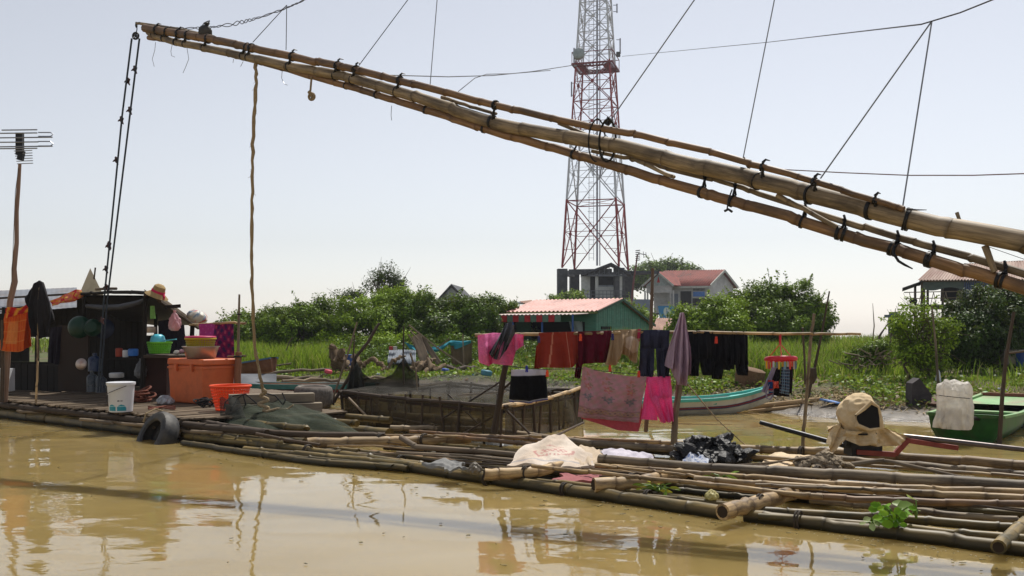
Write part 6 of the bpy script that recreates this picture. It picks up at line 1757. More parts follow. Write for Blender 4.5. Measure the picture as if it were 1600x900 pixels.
def sackcl(u, v, s):
    c = Vector(lin(206, 188, 168)).lerp(Vector(lin(222, 208, 192)), .5 + .5 * math.sin(u * 9 + v * 4))
    x, y = (u - .5), (v - .55)
    r = math.hypot(x * 1.0, y * 1.5)
    if (abs(r - .25) < .018 and math.sin(math.atan2(y, x) * 3) > -.5) or (abs(y) < .06 and abs(x) < .17 and math.sin(x * 90) * math.sin(y * 60 + 2) > -.1) or (abs(y - .14) < .025 and abs(x) < .2 and math.sin(x * 130) > .1): c = c.lerp(Vector(lin(176, 66, 76)), .55)
    if abs(v - .86) < .02: c = c.lerp(Vector(lin(130, 140, 160)), .5)
    return c


spread('white_sack', 'dirty white woven sack with faded red print, peaked over the raft logs', 'sack', SACK, [(838, 690, 8.35), (905, 696, 8.3), (936, 729, 7.7), (786, 727, 7.75), (.085, 0)], 90, 60, .014, 81, sackcl)
spread('white_sack_edge', 'creased cream hem of cloth right of the printed white sack', 'cloth', cmat('cream_cloth', 206, 188, 164), [(890, 700, 8.2), (942, 702, 8.2), (934, 728, 7.75), (900, 728, 7.75), (.02, 0)], 24, 16, .012, 82)
spread('pale_cloth', 'thin white and lilac plastic spread right of the printed sack', 'cloth', cmat('lilac_white', 206, 200, 210, trans=.15), [(944, 703, 8.25), (1008, 709, 8.3), (1036, 720, 8.1), (950, 716, 7.95), (.02, 0)], 40, 20, .012, 83)
spread('blue_plastic', 'pale blue printed plastic crumpled below the black heap', 'plastic sheet', mat('pale_print', (1, 1, 1), .35, cl=True, bump=.7, bdist=.02, scale=9, rnd=0, trans=.15), [(1080, 712, 8.1), (1106, 706, 8.15), (1114, 728, 7.8), (1056, 726, 7.85), (.05, 0)], 40, 26, .016, 84, lambda u, v, s: lin(96, 120, 170) if math.sin(u * 23) * math.sin(v * 19 + u * 6) > .45 else lin(190, 196, 210))
spread('grey_plastic', 'grey white plastic crumpled at the far left front of the raft logs', 'plastic sheet', cmat('grey_white', 132, 132, 130, trans=.15), [(664, 722, 7.75), (720, 721, 7.8), (732, 731, 7.55), (700, 734, 7.5), (.01, 0)], 24, 16, .012, 85)
spread('foam_sheet', 'cream foam sheet lying left of the net heap', 'sheet', mat('cream_foam', lin(206, 184, 150), .8, rnd=0), [(1212, 707, 8.35), (1268, 712, 8.3), (1232, 730, 7.9), (1176, 728, 7.95), (.0, 0)], 16, 10, .006, 86, th=.03)
spread('pink_plastic', 'faded pink plastic showing under the canes below the white sack', 'plastic sheet', cmat('faded_pink', 172, 110, 112), [(880, 740, 7.6), (940, 741, 7.6), (935, 752, 7.4), (868, 750, 7.4), (.0, 0)], 16, 10, .006, 87)


def heap(name, label, cat, m, c, rx, ry, h, n, size, seed, flat=.6):
    r = random.Random(seed); b = MB()
    for i in range(n):
        a = r.uniform(0, 6.28); q = r.uniform(0, 1) ** .6
        p = Vector(c) + Vector((math.cos(a) * rx * q, math.sin(a) * ry * q, h * (1 - q * q) * r.uniform(.3, 1)))
        s = size * r.uniform(.6, 1.4)
        ph = r.uniform(0, 6)
        crumple(b, [(0, -s * flat), (s * .8, -s * flat * .6), (s, 0), (s * .75, s * flat * .6), (0, s * flat)], p, 16, 9, s * .38, .9 / s, (1, 1, 1), i * 3.7, rot=(r.uniform(-.7, .7), r.uniform(-.7, .7), r.uniform(0, 6)), sx=r.uniform(.7, 1.3), sy=r.uniform(.6, 1), dent=lambda a, k: 1 + .22 * math.sin(3 * a + ph + k))
    return one(b, name, m, label, cat, smooth=30)


BP = mat('black_plastic', lin(12, 12, 13), .45, lin(22, 22, 25), 12, bump=.9, bdist=.03, rnd=0, spec=.35)
heap('black_plastic_heap', 'heap of shiny black plastic bags lying on the raft behind the canes', 'plastic heap', BP, P(1108, 716, 8.2), .30, .17, .20, 46, .075, 5)
heap('black_plastic_heap', 'low end of black plastic trailing right of the shiny heap', 'plastic heap', BP, P(1160, 716, 8.25), .10, .06, .02, 8, .04, 6)
heap('net_heap', 'grey matted heap of old net lying on the raft right of the foam sheet', 'net heap', mat('matted_net', lin(96, 84, 68), .95, lin(168, 152, 128), 40, bump=1.0, bdist=.02, rnd=0), G(1284, 728, .15), .22, .12, .09, 44, .05, 8)
b = MB()
for k in range(5): b.tube([G(1130 + 10 * k, 728 + k, .16), G(1210 + 6 * k, 722 - k, .2), G(1270, 712 + k, .22)], .006, 6)
one(b, 'thin_rods', WOOD, 'bunch of thin rods lying on the raft towards the net heap', 'rods')
bag('plastic_bag', 'dirty grey plastic bag tied on the log end left of the white sack', P(742, 741, 7.45), .05, .1, mat('dirty_plastic', lin(120, 112, 100), .5, trans=.2, bump=.6, rnd=0), seed=8, knot=False)

# plants on the raft
def plant(name, label, c, n, r, ls, m, asp=.8, up=.5, cat='plant', st=.1):
    root = thing(name, label, cat, c)
    b = MB(); Vv, Ff, Ll = [], [], []
    rr = random.Random(n)
    for i in range(n):
        a = rr.uniform(0, 6.28); q = rr.uniform(.15, 1) * r
        tip = Vector(c) + Vector((math.cos(a) * q, math.sin(a) * q, st * rr.uniform(.3, 1.1)))
        b.tube([Vector(c), Vector(c).lerp(tip, .5) + Vector((0, 0, st * .3)), tip], [.006, .005, .004], 5)
        nrm = Vector((math.cos(a) * .5 + rr.uniform(-.4, .4), math.sin(a) * .5 - .5, up + rr.uniform(0, .5))).normalized()
        t = Vector((math.cos(a), math.sin(a), .5)); t = (t - nrm * t.dot(nrm)).normalized(); s = nrm.cross(t)
        l = ls * rr.uniform(.7, 1.25); w = l * asp * .5; k = len(Vv)
        for (f, g, z) in ((0, 0, 0), (.25, .8, .04), (.6, 1, .05), (.9, .45, .0), (1, 0, -.05), (.9, -.45, .0), (.6, -1, .05), (.25, -.8, .04), (.5, 0, -.04)):
            Vv.append(tip + t * l * f + s * w * g + nrm * l * z)
        for q_ in range(8): Ff.append((k + q_, k + (q_ + 1) % 8, k + 8))
        Ll += [rr.random()] * 9
    b.build('stems', mat('stem_green', lin(90, 120, 40), .5, rnd=0), root)
    np_mesh('leaves', np.array([tuple(v) for v in Vv]), np.array(Ff), m, np.array(Ll), root)
    return root


HY_ = leaf_mat('hyacinth_leaf', lin(86, 140, 30), lin(150, 196, 60), .35, .4)
plant('water_hyacinth', 'bright green water hyacinth caught on the front logs', G(1397, 826, .06), 26, .11, .062, HY_, .75, .4, st=.13)
plant('water_hyacinth', 'small pale water weed tuft left of the bright hyacinth', G(1362, 822, .06), 6, .05, .05, leaf_mat('weed_pale', lin(120, 150, 80), lin(190, 200, 150), .4, .4), .7, .6, st=.05)
plant('water_weed', 'pale wilted leaves right of the bright hyacinth', G(1432, 810, .08), 5, .06, .09, leaf_mat('weed_pale', lin(120, 150, 80), lin(190, 200, 150), .4, .4), .7, .6, st=.1)
plant('water_weed', 'straggling green and yellow weed under the canes beside the middle cross log', G(1030, 768, .08), 16, .13, .09, leaf_mat('weed_yellow', lin(90, 120, 36), lin(190, 180, 60), .4, .35), .3, .5, st=.06)
plant('water_weed', 'thin weed growing out above the right cross log', G(1128, 752, .12), 9, .12, .10, leaf_mat('weed_thin', lin(86, 124, 40), lin(150, 170, 70), .4, .35), .22, .6, st=.06)
bag('plastic_bag', 'small yellowish plastic bag lying by the right cross log', G(1112, 782, .07), .045, .08, mat('yellow_bag', lin(200, 190, 130), .5, trans=.3, bump=.6, rnd=0), seed=9, knot=False)
# ------------------------------------------------------------------ houses beyond the bank
def gpt(x, d, up=0.0):
    X_ = (x - HX) / F * d
    return Vector((X_, d, Hs(X_, d) + up))


def V2(p, z): return Vector((p.x, p.y, z))


GRN = mat('green_board', lin(70, 124, 106), .6, lin(90, 144, 124), 20, (1, 1, .15), bump=.15, dirt=lin(80, 84, 66), dirt_scale=2, dirt_amt=.4, rnd=0)
GRN2 = mat('dark_green_board', lin(40, 78, 58), .6, lin(56, 94, 70), 12, rnd=0)
PTIN = mat('pink_tin', lin(178, 116, 106), .55, lin(204, 144, 130), 4, bump=.1, dirt=lin(130, 66, 50), dirt_scale=1.1, dirt_amt=.8, rnd=0)
RTIN = mat('rusty_tin', lin(128, 84, 62), .6, lin(176, 142, 122), 3, (1, .3, 1), bump=.1, dirt=lin(96, 54, 38), dirt_scale=2, dirt_amt=.6, rnd=0)
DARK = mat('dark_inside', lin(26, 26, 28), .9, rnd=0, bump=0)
WPAINT = mat('white_wall_paint', lin(186, 188, 186), .7, lin(206, 208, 204), 4, bump=.1, dirt=lin(120, 120, 112), dirt_scale=.8, dirt_amt=.5, rnd=0)
CONC = mat('grey_concrete', lin(66, 68, 72), .85, lin(96, 98, 100), 3, bump=.2, dirt=lin(44, 46, 48), dirt_scale=.8, dirt_amt=.6, rnd=0)
GLASSB = mat('blue_shutter', lin(66, 120, 190), .5, rnd=0)
TILE = mat('red_tile', lin(120, 54, 46), .75, lin(158, 82, 70), 6, bump=.3, bdist=.03, dirt=lin(84, 46, 42), dirt_scale=.7, dirt_amt=.8, rnd=0)
BLUEP = mat('blue_post', lin(44, 84, 150), .5, rnd=0)


def tin(a, b_, c, d_, m, name, parent, waves=30, amp=.02, th=.015):
    """corrugated sheet between eave a-b and ridge d-c"""
    b = MB()

    def fn(u, v, s):
        return a.lerp(b_, u).lerp(d_.lerp(c, u), v) + Vector((0, 0, amp * math.sin(u * waves * 6.283) - s * th))
    b.shell(fn, waves * 6, 2, th, None, (b_ - a).length, (d_ - a).length)
    return b.build(name, m, parent, 70)


gh = thing('green_house', 'small green board house with a pink tin roof and striped porch valance', 'house', (2.0, 27.5, .4))
C0 = Vector((2.36, 27.0, 0)); fd = Vector((-.82, .57, 0)); gd = Vector((.57, .82, 0))
GZ = .42


def roofz(w): return 1.68 + (2.04 - 1.68) * w / 1.38 if w < 1.38 else 2.04 - (2.04 - 1.33) * (w - 1.38) / (3.34 - 1.38)


b = MB(); n = 26
for i in range(n):
    w0, w1 = 3.34 * i / n, 3.34 * (i + 1) / n - .012; wm_ = (w0 + w1) / 2
    z1 = roofz(wm_) - .03
    for (za, zb) in (((GZ, 1.16), (1.25, z1)) if .30 < wm_ < .85 else ((GZ, z1),)):
        if zb > za: b.bar(C0 + gd * w0 + Vector((0, 0, (za + zb) / 2)), C0 + gd * w1 + Vector((0, 0, (za + zb) / 2)), .03 + .006 * (i % 2), zb - za)
b.build('side_wall', GRN, gh)
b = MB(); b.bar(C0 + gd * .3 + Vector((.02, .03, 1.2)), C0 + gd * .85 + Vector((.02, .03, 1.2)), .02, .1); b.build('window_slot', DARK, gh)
b = MB(); b.bar(C0 + gd * 3.1 + Vector((0, -.03, 1.0)) - fd * .03, C0 + gd * 3.25 + Vector((0, -.03, 1.0)) - fd * .03, .02, .25); b.build('red_board', mat('red_paint', lin(176, 40, 44), .6, rnd=0), gh)
e0, e1_ = C0 - gd * .12 - fd * .12, C0 + fd * 3.0 - gd * .12
r0, r1 = C0 + gd * 1.38 - fd * .12, C0 + gd * 1.38 + fd * 3.0
k0, k1 = C0 + gd * 3.5 - fd * .12, C0 + gd * 3.5 + fd * 3.0
tin(V2(e0, 1.69), V2(e1_, 1.69), V2(r1, 2.07), V2(r0, 2.07), PTIN, 'roof', gh, 22)
tin(V2(k0, 1.30), V2(k1, 1.30), V2(r1, 2.065), V2(r0, 2.065), PTIN, 'roof', gh, 22)
b = MB(); b.bar(V2(e0, 1.65), V2(r0, 2.03), .03, .07); b.bar(V2(r0, 2.03), V2(k0, 1.27), .03, .07); b.build('bargeboard', mat('green_trim', lin(50, 84, 66), .6, rnd=0), gh)
b = MB(); b.bar(V2(e0, 1.64), V2(e1_, 1.64), .03, .06); b.build('fascia', mat('olive_trim', lin(104, 112, 60), .6, rnd=0), gh)
p0, p1 = C0 - gd * .95 + fd * .15, C0 - gd * .95 + fd * 3.0
tin(V2(p0, 1.585), V2(p1, 1.585), V2(C0 + fd * 3.0, 1.625), V2(C0 + fd * .15, 1.625), mat('pale_tin', lin(172, 152, 146), .5, lin(196, 176, 168), 5, rnd=0), 'porch_roof', gh, 22, .012)
for i in range(12):
    b = MB(); a, c = p0.lerp(p1, .15 + .85 * i / 12), p0.lerp(p1, .15 + .85 * (i + 1) / 12 - .004)
    b.bar(V2(a, 1.47), V2(c, 1.47), .02, .19); b.build('valance_panel', mat('valance_red', lin(186, 44, 50), .7, rnd=0) if i % 2 else mat('valance_green', lin(96, 120, 104), .7, rnd=0), gh)
b = MB(); b.bar(V2(C0 + fd * .0, (GZ + 1.6) / 2), V2(C0 + fd * .35, (GZ + 1.6) / 2), .03, 1.6 - GZ); b.bar(V2(C0 + fd * .35, 1.5), V2(C0 + fd * 2.9, 1.5), .03, .24); b.build('front_wall', GRN, gh)
b = MB(); b.bar(V2(C0 + fd * 2.0 - gd * .3, .95), V2(C0 + fd * 2.5 - gd * .3, .95), .03, 1.1); b.build('front_panel', GRN2, gh)
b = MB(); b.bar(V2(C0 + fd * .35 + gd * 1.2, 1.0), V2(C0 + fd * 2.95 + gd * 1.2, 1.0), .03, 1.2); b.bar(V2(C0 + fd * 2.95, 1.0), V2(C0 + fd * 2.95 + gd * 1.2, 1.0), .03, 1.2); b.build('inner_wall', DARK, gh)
b = MB(); b.grid(lambda u, v: V2(C0 + fd * (.42 + .45 * u * (1 - .5 * v)) - gd * .05, 1.4 - .55 * v) + gd * .04 * math.sin(9 * u + 3 * v), 14, 10); b.build('curtain', cmat('pale_curtain', 176, 186, 190), gh)
for f in (.2, 1.2, 2.2, 2.95):
    b = MB(); c = C0 - gd * .93 + fd * f; b.tube([V2(c, GZ - .1), V2(c, 1.58)], .028, 8); b.build('porch_post', BLUEP, gh)
b = MB(); b.bar(V2(C0 + fd * 3.0 - gd * .5, 1.5), V2(C0 + fd * 3.0 + gd * .3, 1.5), .02, .2); b.build('blue_board', BLUEP, gh)
b = MB(); b.bar(V2(C0 - gd * .5 + fd * .1, GZ), V2(C0 - gd * .5 + fd * 3.0, GZ), 1.0, .05); b.build('porch_floor', DARKW, gh)
b = MB()
for f in np.linspace(.1, 3, 10): c = C0 - gd * .98 + fd * float(f); b.tube([V2(c, .1), V2(c, GZ + .25)], .02, 6)
b.bar(V2(C0 - gd * .98 + fd * .1, GZ + .22), V2(C0 - gd * .98 + fd * 3, GZ + .22), .03, .04); b.bar(V2(C0 - gd * .98 + fd * .1, GZ + .1), V2(C0 - gd * .98 + fd * 3, GZ + .1), .03, .03); b.build('porch_rail', WOODD, gh)
for (x, y, w, cc, lb) in ((818, 563, .3, (196, 196, 190), 'white plastic drum on the green house porch'), (820, 552, .22, (206, 84, 40), 'orange tub on top of the white porch drum')):
    p = P(x, y, 26.4); b = MB(); b.lathe([(0, 0), (w * .4, 0), (w * .45, w * .8), (w * .48, w * .85), (0, w * .85)], p, 16); one(b, 'porch_tub', mat('tub_%d' % cc[1], lin(*cc), .4, rnd=0), lb, 'tub')
sd_ = thing('rusty_roof_sheet', 'rusty tin sheet propped up above the left end of the pink roof', 'tin sheet', P(835, 480, 29.5))
tin(P(812, 471, 29.8), P(838, 481, 29.3), P(855, 478, 30.3), P(830, 469, 30.6), RTIN, 'sheet', sd_, 8, .015)
b = MB(); b.tube([P(835, 482, 29.6), P(836, 500, 29.6)], .03, 6); b.tube([P(848, 480, 30.2), P(848, 500, 30.2)], .03, 6); b.build('prop', WOODD, sd_)
rs = thing('rusty_shed', 'low shed with a rusty roof right of the green house', 'shed', gpt(1035, 33))
q0, q1, q2, q3 = P(1018, 517, 32), P(1040, 517, 31.5), P(1056, 497, 34), P(1026, 497, 34.5)
tin(q0, q1, q2, q3, RTIN, 'roof', rs, 10, .015)
b = MB(); b.poly([q1 - Vector((0, 0, .03)), V2(q1, .3), V2(q2, .3), q2 - Vector((0, 0, .03))], .03, (-1, 0, 0)); b.build('side_wall', DARKW, rs)
b = MB(); b.bar(V2(q0, .7), V2(q1, .7), .03, .8); b.build('front_wall', DARKW, rs)
b = MB(); b.tube([gpt(1015, 25.5, -.1), P(1018, 480, 25.5), P(1020, 419, 25.5)], [.05, .045, .04], 8); one(b, 'wooden_pole', mat('brown_pole', lin(98, 70, 52), .8, lin(126, 94, 72), 20, ALONG, rnd=0), 'tall brown wooden pole at the corner of the green house', 'pole')

# weathered gable and the pale roofs behind the thicket
pk = thing('gable_house', 'old house behind the thicket showing a weathered black and white gable', 'house', gpt(705, 60))
GABM = mat('mouldy_gable', lin(70, 72, 76), .8, lin(172, 174, 176), 2.2, (1, 1, .6), bump=.2, rnd=0)
b = MB(); b.poly([P(687, 467, 60), P(705, 449, 60), P(724, 467, 60), V2(P(724, 467, 60), .5), V2(P(687, 467, 60), .5)], .12); b.build('gable_wall', GABM, pk)
for (a, c) in (((683, 470), (705, 446)), ((705, 446), (731, 472))):
    b = MB(); A1, A2 = P(*a, 59.8), P(*c, 59.8); b.add([A1, A2, A2 + Vector((.4, 5, .0)), A1 + Vector((.4, 5, 0)), A1 + Vector((0, 0, .1)), A2 + Vector((0, 0, .1)), A2 + Vector((.4, 5, .1)), A1 + Vector((.4, 5, .1))], [(0, 1, 2, 3), (4, 7, 6, 5), (0, 4, 5, 1), (1, 5, 6, 2), (2, 6, 7, 3), (3, 7, 4, 0)]); b.build('roof', CONC, pk, 0)
pr_ = thing('pale_roofs', 'low pale building with flat sheet roofs behind the dark bushy trees', 'building', gpt(790, 58))
for (x0, x1, y, d, h) in ((728, 762, 467, 58, .12), (796, 832, 473, 52, .15), (800, 856, 480, 50, .2), (806, 850, 488, 48, .25)):
    b = MB(); p, q = P(x0, y, d), P(x1, y + 1, d); b.bar(p, q, 2.5, h * .5); b.build('roof', mat('pale_sheet', lin(176, 178, 180), .5, rnd=0), pr_)
b = MB(); b.bar(V2(P(732, 480, 58.5), 1.4), V2(P(860, 480, 51), 1.4), .1, 1.6); b.build('wall', WPAINT, pr_)

# ------------------------------------------------------------------ radio tower
TX, TY = 6.55, 75.0
tw = thing('radio_tower', 'tall red and white steel lattice radio tower', 'tower', (TX, TY, 5.7))
ZB, ZT = 5.75, 33.0


def rad(z): return 3.1 + (1.45 - 3.1) * (z - 5.75) / 21.0 if z < 26.75 else max(.8, 1.45 - .05 * (z - 26.75))


def tcol(z):
    red, wh = lin(150, 52, 54), lin(204, 208, 214)
    return red if (z < 11.0 or 16.9 < z < 21.7 or z > 27.6) else wh


def corner(k, z):
    t = math.radians(29 + 90 * k); r = rad(z)
    return Vector((TX + r * math.cos(t), TY + r * math.sin(t), z))


def banded(b, p, q, r, n=6):
    zs = sorted({p.z, q.z} | {z for z in (11.0, 16.9, 21.7, 27.6) if min(p.z, q.z) < z < max(p.z, q.z)})
    if abs(p.z - q.z) < 1e-4: segs = [(p, q)]
    else:
        pt_ = [p.lerp(q, (z - p.z) / (q.z - p.z)) for z in zs]; segs = list(zip(pt_[:-1], pt_[1:]))
    for (a, c) in segs:
        m0 = len(b.v); b.tube([a, c], r, n, cap=False); col = tcol((a.z + c.z) / 2)
        for i in range(m0, len(b.v)): b.c[i] = col


STEEL = mat('tower_paint', (1, 1, 1), .5, cl=True, var=.1, bump=0, rnd=0)
for k in range(4):
    b = MB(); zz_ = list(np.linspace(ZB, ZT, 12))
    for i in range(11): banded(b, corner(k, zz_[i]), corner(k, zz_[i + 1]), .085 if zz_[i] < 14 else .065, 8)
    b.build('leg', STEEL, tw)
LV = [5.75, 10.9, 15.2, 18.6, 21.5, 24.0, 26.3, 28.4, 30.4, 32.2]
for k in range(4):
    b = MB(); k2 = (k + 1) % 4
    for i in range(len(LV) - 1):
        z0, z1 = LV[i], LV[i + 1]; zm = (z0 + z1) / 2
        A1, A2, B1, B2 = corner(k, z0), corner(k2, z0), corner(k, z1), corner(k2, z1)
        r = .045 if i < 2 else .036
        banded(b, A1, B2, r); banded(b, A2, B1, r); banded(b, B1, B2, r)
        w0, w1 = rad(z0), rad(z1); zc = z0 + (z1 - z0) * w0 / (w0 + w1)
        cx = A1.lerp(B2, (zc - z0) / (z1 - z0))
        banded(b, corner(k, zc), corner(k2, zc), .026)
        # secondary braces
        for f in (.27, .73):
            z_ = z0 + (z1 - z0) * f
            banded(b, corner(k, z_), A1.lerp(B2, f) if f < .5 else A2.lerp(B1, f), .018)
            banded(b, corner(k2, z_), A2.lerp(B1, f) if f < .5 else A1.lerp(B2, f), .018)
            banded(b, corner(k, zc), A1.lerp(B2, f) if f < .5 else A2.lerp(B1, f), .018)
            banded(b, corner(k2, zc), A2.lerp(B1, f) if f < .5 else A1.lerp(B2, f), .018)
        m0 = len(b.v); b.box(cx, (.2, .2, .2), (0, 0, math.radians(29 + 45 + 90 * k)))
        for q in range(m0, len(b.v)): b.c[q] = tcol(zc)
    b.build('bracing', STEEL, tw)
b = MB()
for zq in LV[1:]:
    banded(b, corner(0, zq), corner(2, zq), .022); banded(b, corner(1, zq), corner(3, zq), .022)
b.build('plan_bracing', STEEL, tw)
b = MB()
m0 = 0
for sx_ in (-.18, .18): b.tube([(TX + sx_ - .35, TY, 6.4), (TX + sx_ - .35, TY, ZT)], .02, 5)
for z_ in np.arange(6.6, ZT, .35): b.tube([(TX - .53, TY, z_), (TX - .17, TY, z_)], .012, 4)
for z_ in np.arange(8, ZT, 1.1): b.ring((TX - .35, TY - .25, z_), .3, .012, (0, 0, 1), 12, 4)
b.build('ladder', mat('galvanised', lin(150, 152, 162), .5, metal=.3, rnd=0, bump=0), tw)
b = MB(); b.tube([(TX + .1, TY, 6.0), (TX + .1, TY, ZT)], .075, 8); b.tube([(TX + .32, TY + .1, 6.0), (TX + .32, TY + .1, ZT)], .04, 6); b.build('cable_tray', MATS['galvanised'], tw)
b = MB()
for k in range(4):
    for zq in (21.45, 22.35):
        d_ = .35
        c = [Vector((TX + (rad(21.5) + d_) * math.cos(math.radians(29 + 90 * q)), TY + (rad(21.5) + d_) * math.sin(math.radians(29 + 90 * q)), zq)) for q in (k, k + 1)]
        b.bar(c[0], c[1], .12 if zq < 22 else .05, .12 if zq < 22 else .05)
        c2 = [Vector((TX + rad(21.5) * .55 * math.cos(math.radians(29 + 90 * q)), TY + rad(21.5) * .55 * math.sin(math.radians(29 + 90 * q)), zq)) for q in (k, k + 1)]
        if zq < 22:
            b.bar(c2[0], c2[1], .1, .1)
            for f in np.linspace(.05, .95, 9): b.bar(c[0].lerp(c[1], float(f)), c2[0].lerp(c2[1], float(f)), .07, .05)
    b.bar(c[0] - Vector((0, 0, .9)), c[0], .05, .05)
b.build('platform', mat('tower_red', lin(118, 40, 44), .5, rnd=0, bump=0), tw)
b = MB(); z_ = 13.6
b.ring((TX + .1, TY, z_), .55, .03, n=20); b.ring((TX + .1, TY, z_ + .5), .55, .03, n=20)
for k in range(8): t = k * .785; b.tube([(TX + .1 + .55 * math.cos(t), TY + .55 * math.sin(t), z_ + .5), (TX + .1 + .35 * math.cos(t), TY + .35 * math.sin(t), z_ - .6)], .03, 5)
b.build('rest_cage', MATS['galvanised'], tw)
dish = P(904, 83, 73.6)
b = MB(); b.lathe([(0, .12), (.30, .1), (.43, .04), (.46, 0), (.44, -.25), (.3, -.35), (0, -.38)], dish, 32, (math.radians(80), 0, math.radians(-14))); b.build('dish_antenna', mat('dish_grey', lin(150, 160, 162), .5, rnd=0, bump=0), tw)
b = MB(); b.tube([P(897, 75, 74.2), P(897, 102, 74.2)], .06, 6); b.tube([P(897, 92, 74.2), P(908, 92, 74)], .04, 5); b.box(P(899, 101, 74), (.25, .2, .3)); b.build('dish_mount', MATS['galvanised'], tw)
for (x, y0, y1, s_) in ((962, 6, 20, 1), (967, 60, 84, 1), (895, 128, 151, -1)):
    b = MB(); b.tube([P(x + 2 * s_, y0, 74.5), P(x + 2 * s_, y1, 74.5)], .055, 6); b.tube([P(x + 2 * s_, y0 + 2, 74.5), P(x - 4 * s_, y0 + 2, 74.5)], .03, 5); b.tube([P(x + 2 * s_, y1 - 2, 74.5), P(x - 4 * s_, y1 - 2, 74.5)], .03, 5); b.build('panel_antenna', MATS['galvanised'], tw)
b = MB(); b.box(P(966, 85, 74.4), (.3, .25, .35)); b.build('equipment_box', CONC, tw)

bb = thing('tower_building', 'grey concrete station on pillars under the radio tower, with a railed balcony', 'building', (TX, TY, .5))
for k in range(4):
    c = corner(k, 5.75); b = MB(); w = .72
    b.box((c.x, c.y, 2.8), (w, w, 5.7), (0, 0, .1)); b.build('pillar', CONC, bb)
b = MB()
for k in range(4): p, q = corner(k, 5.4), corner((k + 1) % 4, 5.4); b.bar(p.lerp(q, .13), q.lerp(p, .13), .35, .4)
b.build('ring_beam', CONC, bb)
bd_ = 72.6
wl, wr = P(908, 470, bd_), P(975, 470, bd_)
zf, ze = 3.1, 5.15
b = MB()
for (x0, x1, za, zb) in ((908, 922, zf, ze), (932, 935, zf, ze), (960, 975, zf, ze), (935, 960, zf, 4.25), (908, 975, ze - .12, ze)):
    b.bar(V2(P(x0, 0, bd_), (za + zb) / 2), V2(P(x1, 0, bd_), (za + zb) / 2), .18, zb - za)
b.build('front_wall', WPAINT, bb)
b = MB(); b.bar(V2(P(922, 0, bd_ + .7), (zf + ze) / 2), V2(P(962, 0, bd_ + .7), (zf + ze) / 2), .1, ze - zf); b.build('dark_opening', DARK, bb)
b = MB(); b.bar(V2(P(930, 0, bd_ - .6), (zf + ze) / 2), V2(P(934, 0, bd_ - .6), (zf + ze) / 2), .2, ze - zf); b.bar(V2(P(968, 0, bd_ - .6), (zf + ze) / 2), V2(P(972, 0, bd_ - .6), (zf + ze) / 2), .2, ze - zf); b.build('balcony_post', WPAINT, bb)
b = MB(); b.bar(V2(P(935, 0, bd_ + .3), 3.75), V2(P(948, 0, bd_ + .3), 3.75), .1, 1.25); b.bar(V2(P(949, 0, bd_ + .3), 3.75), V2(P(960, 0, bd_ + .3), 3.75), .1, 1.25); b.build('grey_door', mat('pale_grey_door', lin(140, 148, 158), .6, rnd=0), bb)
b = MB(); b.bar(V2(P(900, 0, bd_ - .3), zf - .1), V2(P(978, 0, bd_ - .3), zf - .1), 1.8, .2); b.build('balcony_floor', CONC, bb)
b = MB()
for z_ in (zf + .3, zf + .55, zf + .8): b.bar(V2(P(906, 0, bd_ - 1.1), z_), V2(P(976, 0, bd_ - 1.1), z_), .04, .04)
for x in range(906, 978, 6): b.bar(V2(P(x, 0, bd_ - 1.1), zf), V2(P(x, 0, bd_ - 1.1), zf + .82), .035, .035, (0, 1, 0))
b.build('balcony_rail', mat('rail_grey', lin(96, 100, 108), .6, rnd=0), bb)
b = MB(); ap, l_, r_ = P(955, 413, bd_ - 1), P(911, 430, bd_ - 1), P(986, 430, bd_ - 1)
for (p, q) in ((l_, ap), (ap, r_)):
    o = Vector((.3, 3.2, 0)); u_ = Vector((0, 0, .14)); b.add([p, q, q + o, p + o, p + u_, q + u_, q + o + u_, p + o + u_], [(0, 1, 2, 3), (4, 7, 6, 5), (0, 4, 5, 1), (1, 5, 6, 2), (2, 6, 7, 3), (3, 7, 4, 0)])
b.build('roof', mat('dark_roof', lin(60, 62, 68), .7, rnd=0), bb, 0)
b = MB(); b.bar(l_ + Vector((.3, .2, -.02)), r_ + Vector((-.3, .2, -.02)), .08, .1)
for f in np.linspace(.15, .85, 8):
    base_ = l_.lerp(r_, float(f)); top_ = l_.lerp(ap, min(1, f / .587)) if f < .587 else ap.lerp(r_, (f - .587) / .413); b.bar(base_ + Vector((0, .2, 0)), top_ + Vector((0, .2, -.03)), .05, .05, (0, 1, 0))
    b.bar(base_ + Vector((0, .2, 0)), l_.lerp(r_, min(.95, float(f) + .1)) + Vector((0, .2, .25)), .04, .04, (0, 1, 0))
b.build('roof_truss', mat('rail_grey', lin(96, 100, 108), .6), bb)
b = MB(); b.bar(P(976, 426, bd_ + .3), P(1014, 427, bd_ + 1.6), 2.4, .18); b.build('flat_canopy', MATS['dark_roof'], bb)
b = MB(); b.bar(V2(P(975, 0, bd_ - .8), 2.1), V2(P(1016, 0, bd_ + .4), 2.1), .1, 2.4); b.build('sheet_fence', mat('blue_grey_sheet', lin(112, 124, 140), .6, lin(128, 140, 154), 2, rnd=0), bb)
b = MB(); b.box(V2(P(941, 0, bd_), 1.7), (4.6, 3, 2.6)); b.build('base_wall', CONC, bb)
ma = thing('slanted_aerial', 'small television aerial on a slanting red mast beside the tower', 'antenna', P(985, 490, 70))
b = MB(); b.tube([P(984, 495, 70), P(990, 440, 70), P(996, 398, 70)], [.09, .07, .05], 6); b.build('mast', mat('mast_red', lin(116, 70, 66), .7, rnd=0), ma)
b = MB()
for k in range(6): y = 392 + 3 * k; b.tube([P(993, y, 70), P(1000, y - 1, 70)], .035, 5)
b.tube([P(997, 396, 70), P(1010, 398, 70)], .03, 5); b.tube([P(1005, 393, 70), P(1006, 403, 70)], .02, 5); b.tube([P(1009, 394, 70), P(1010, 402, 70)], .02, 5); b.build('element', BLACKTIE, ma)

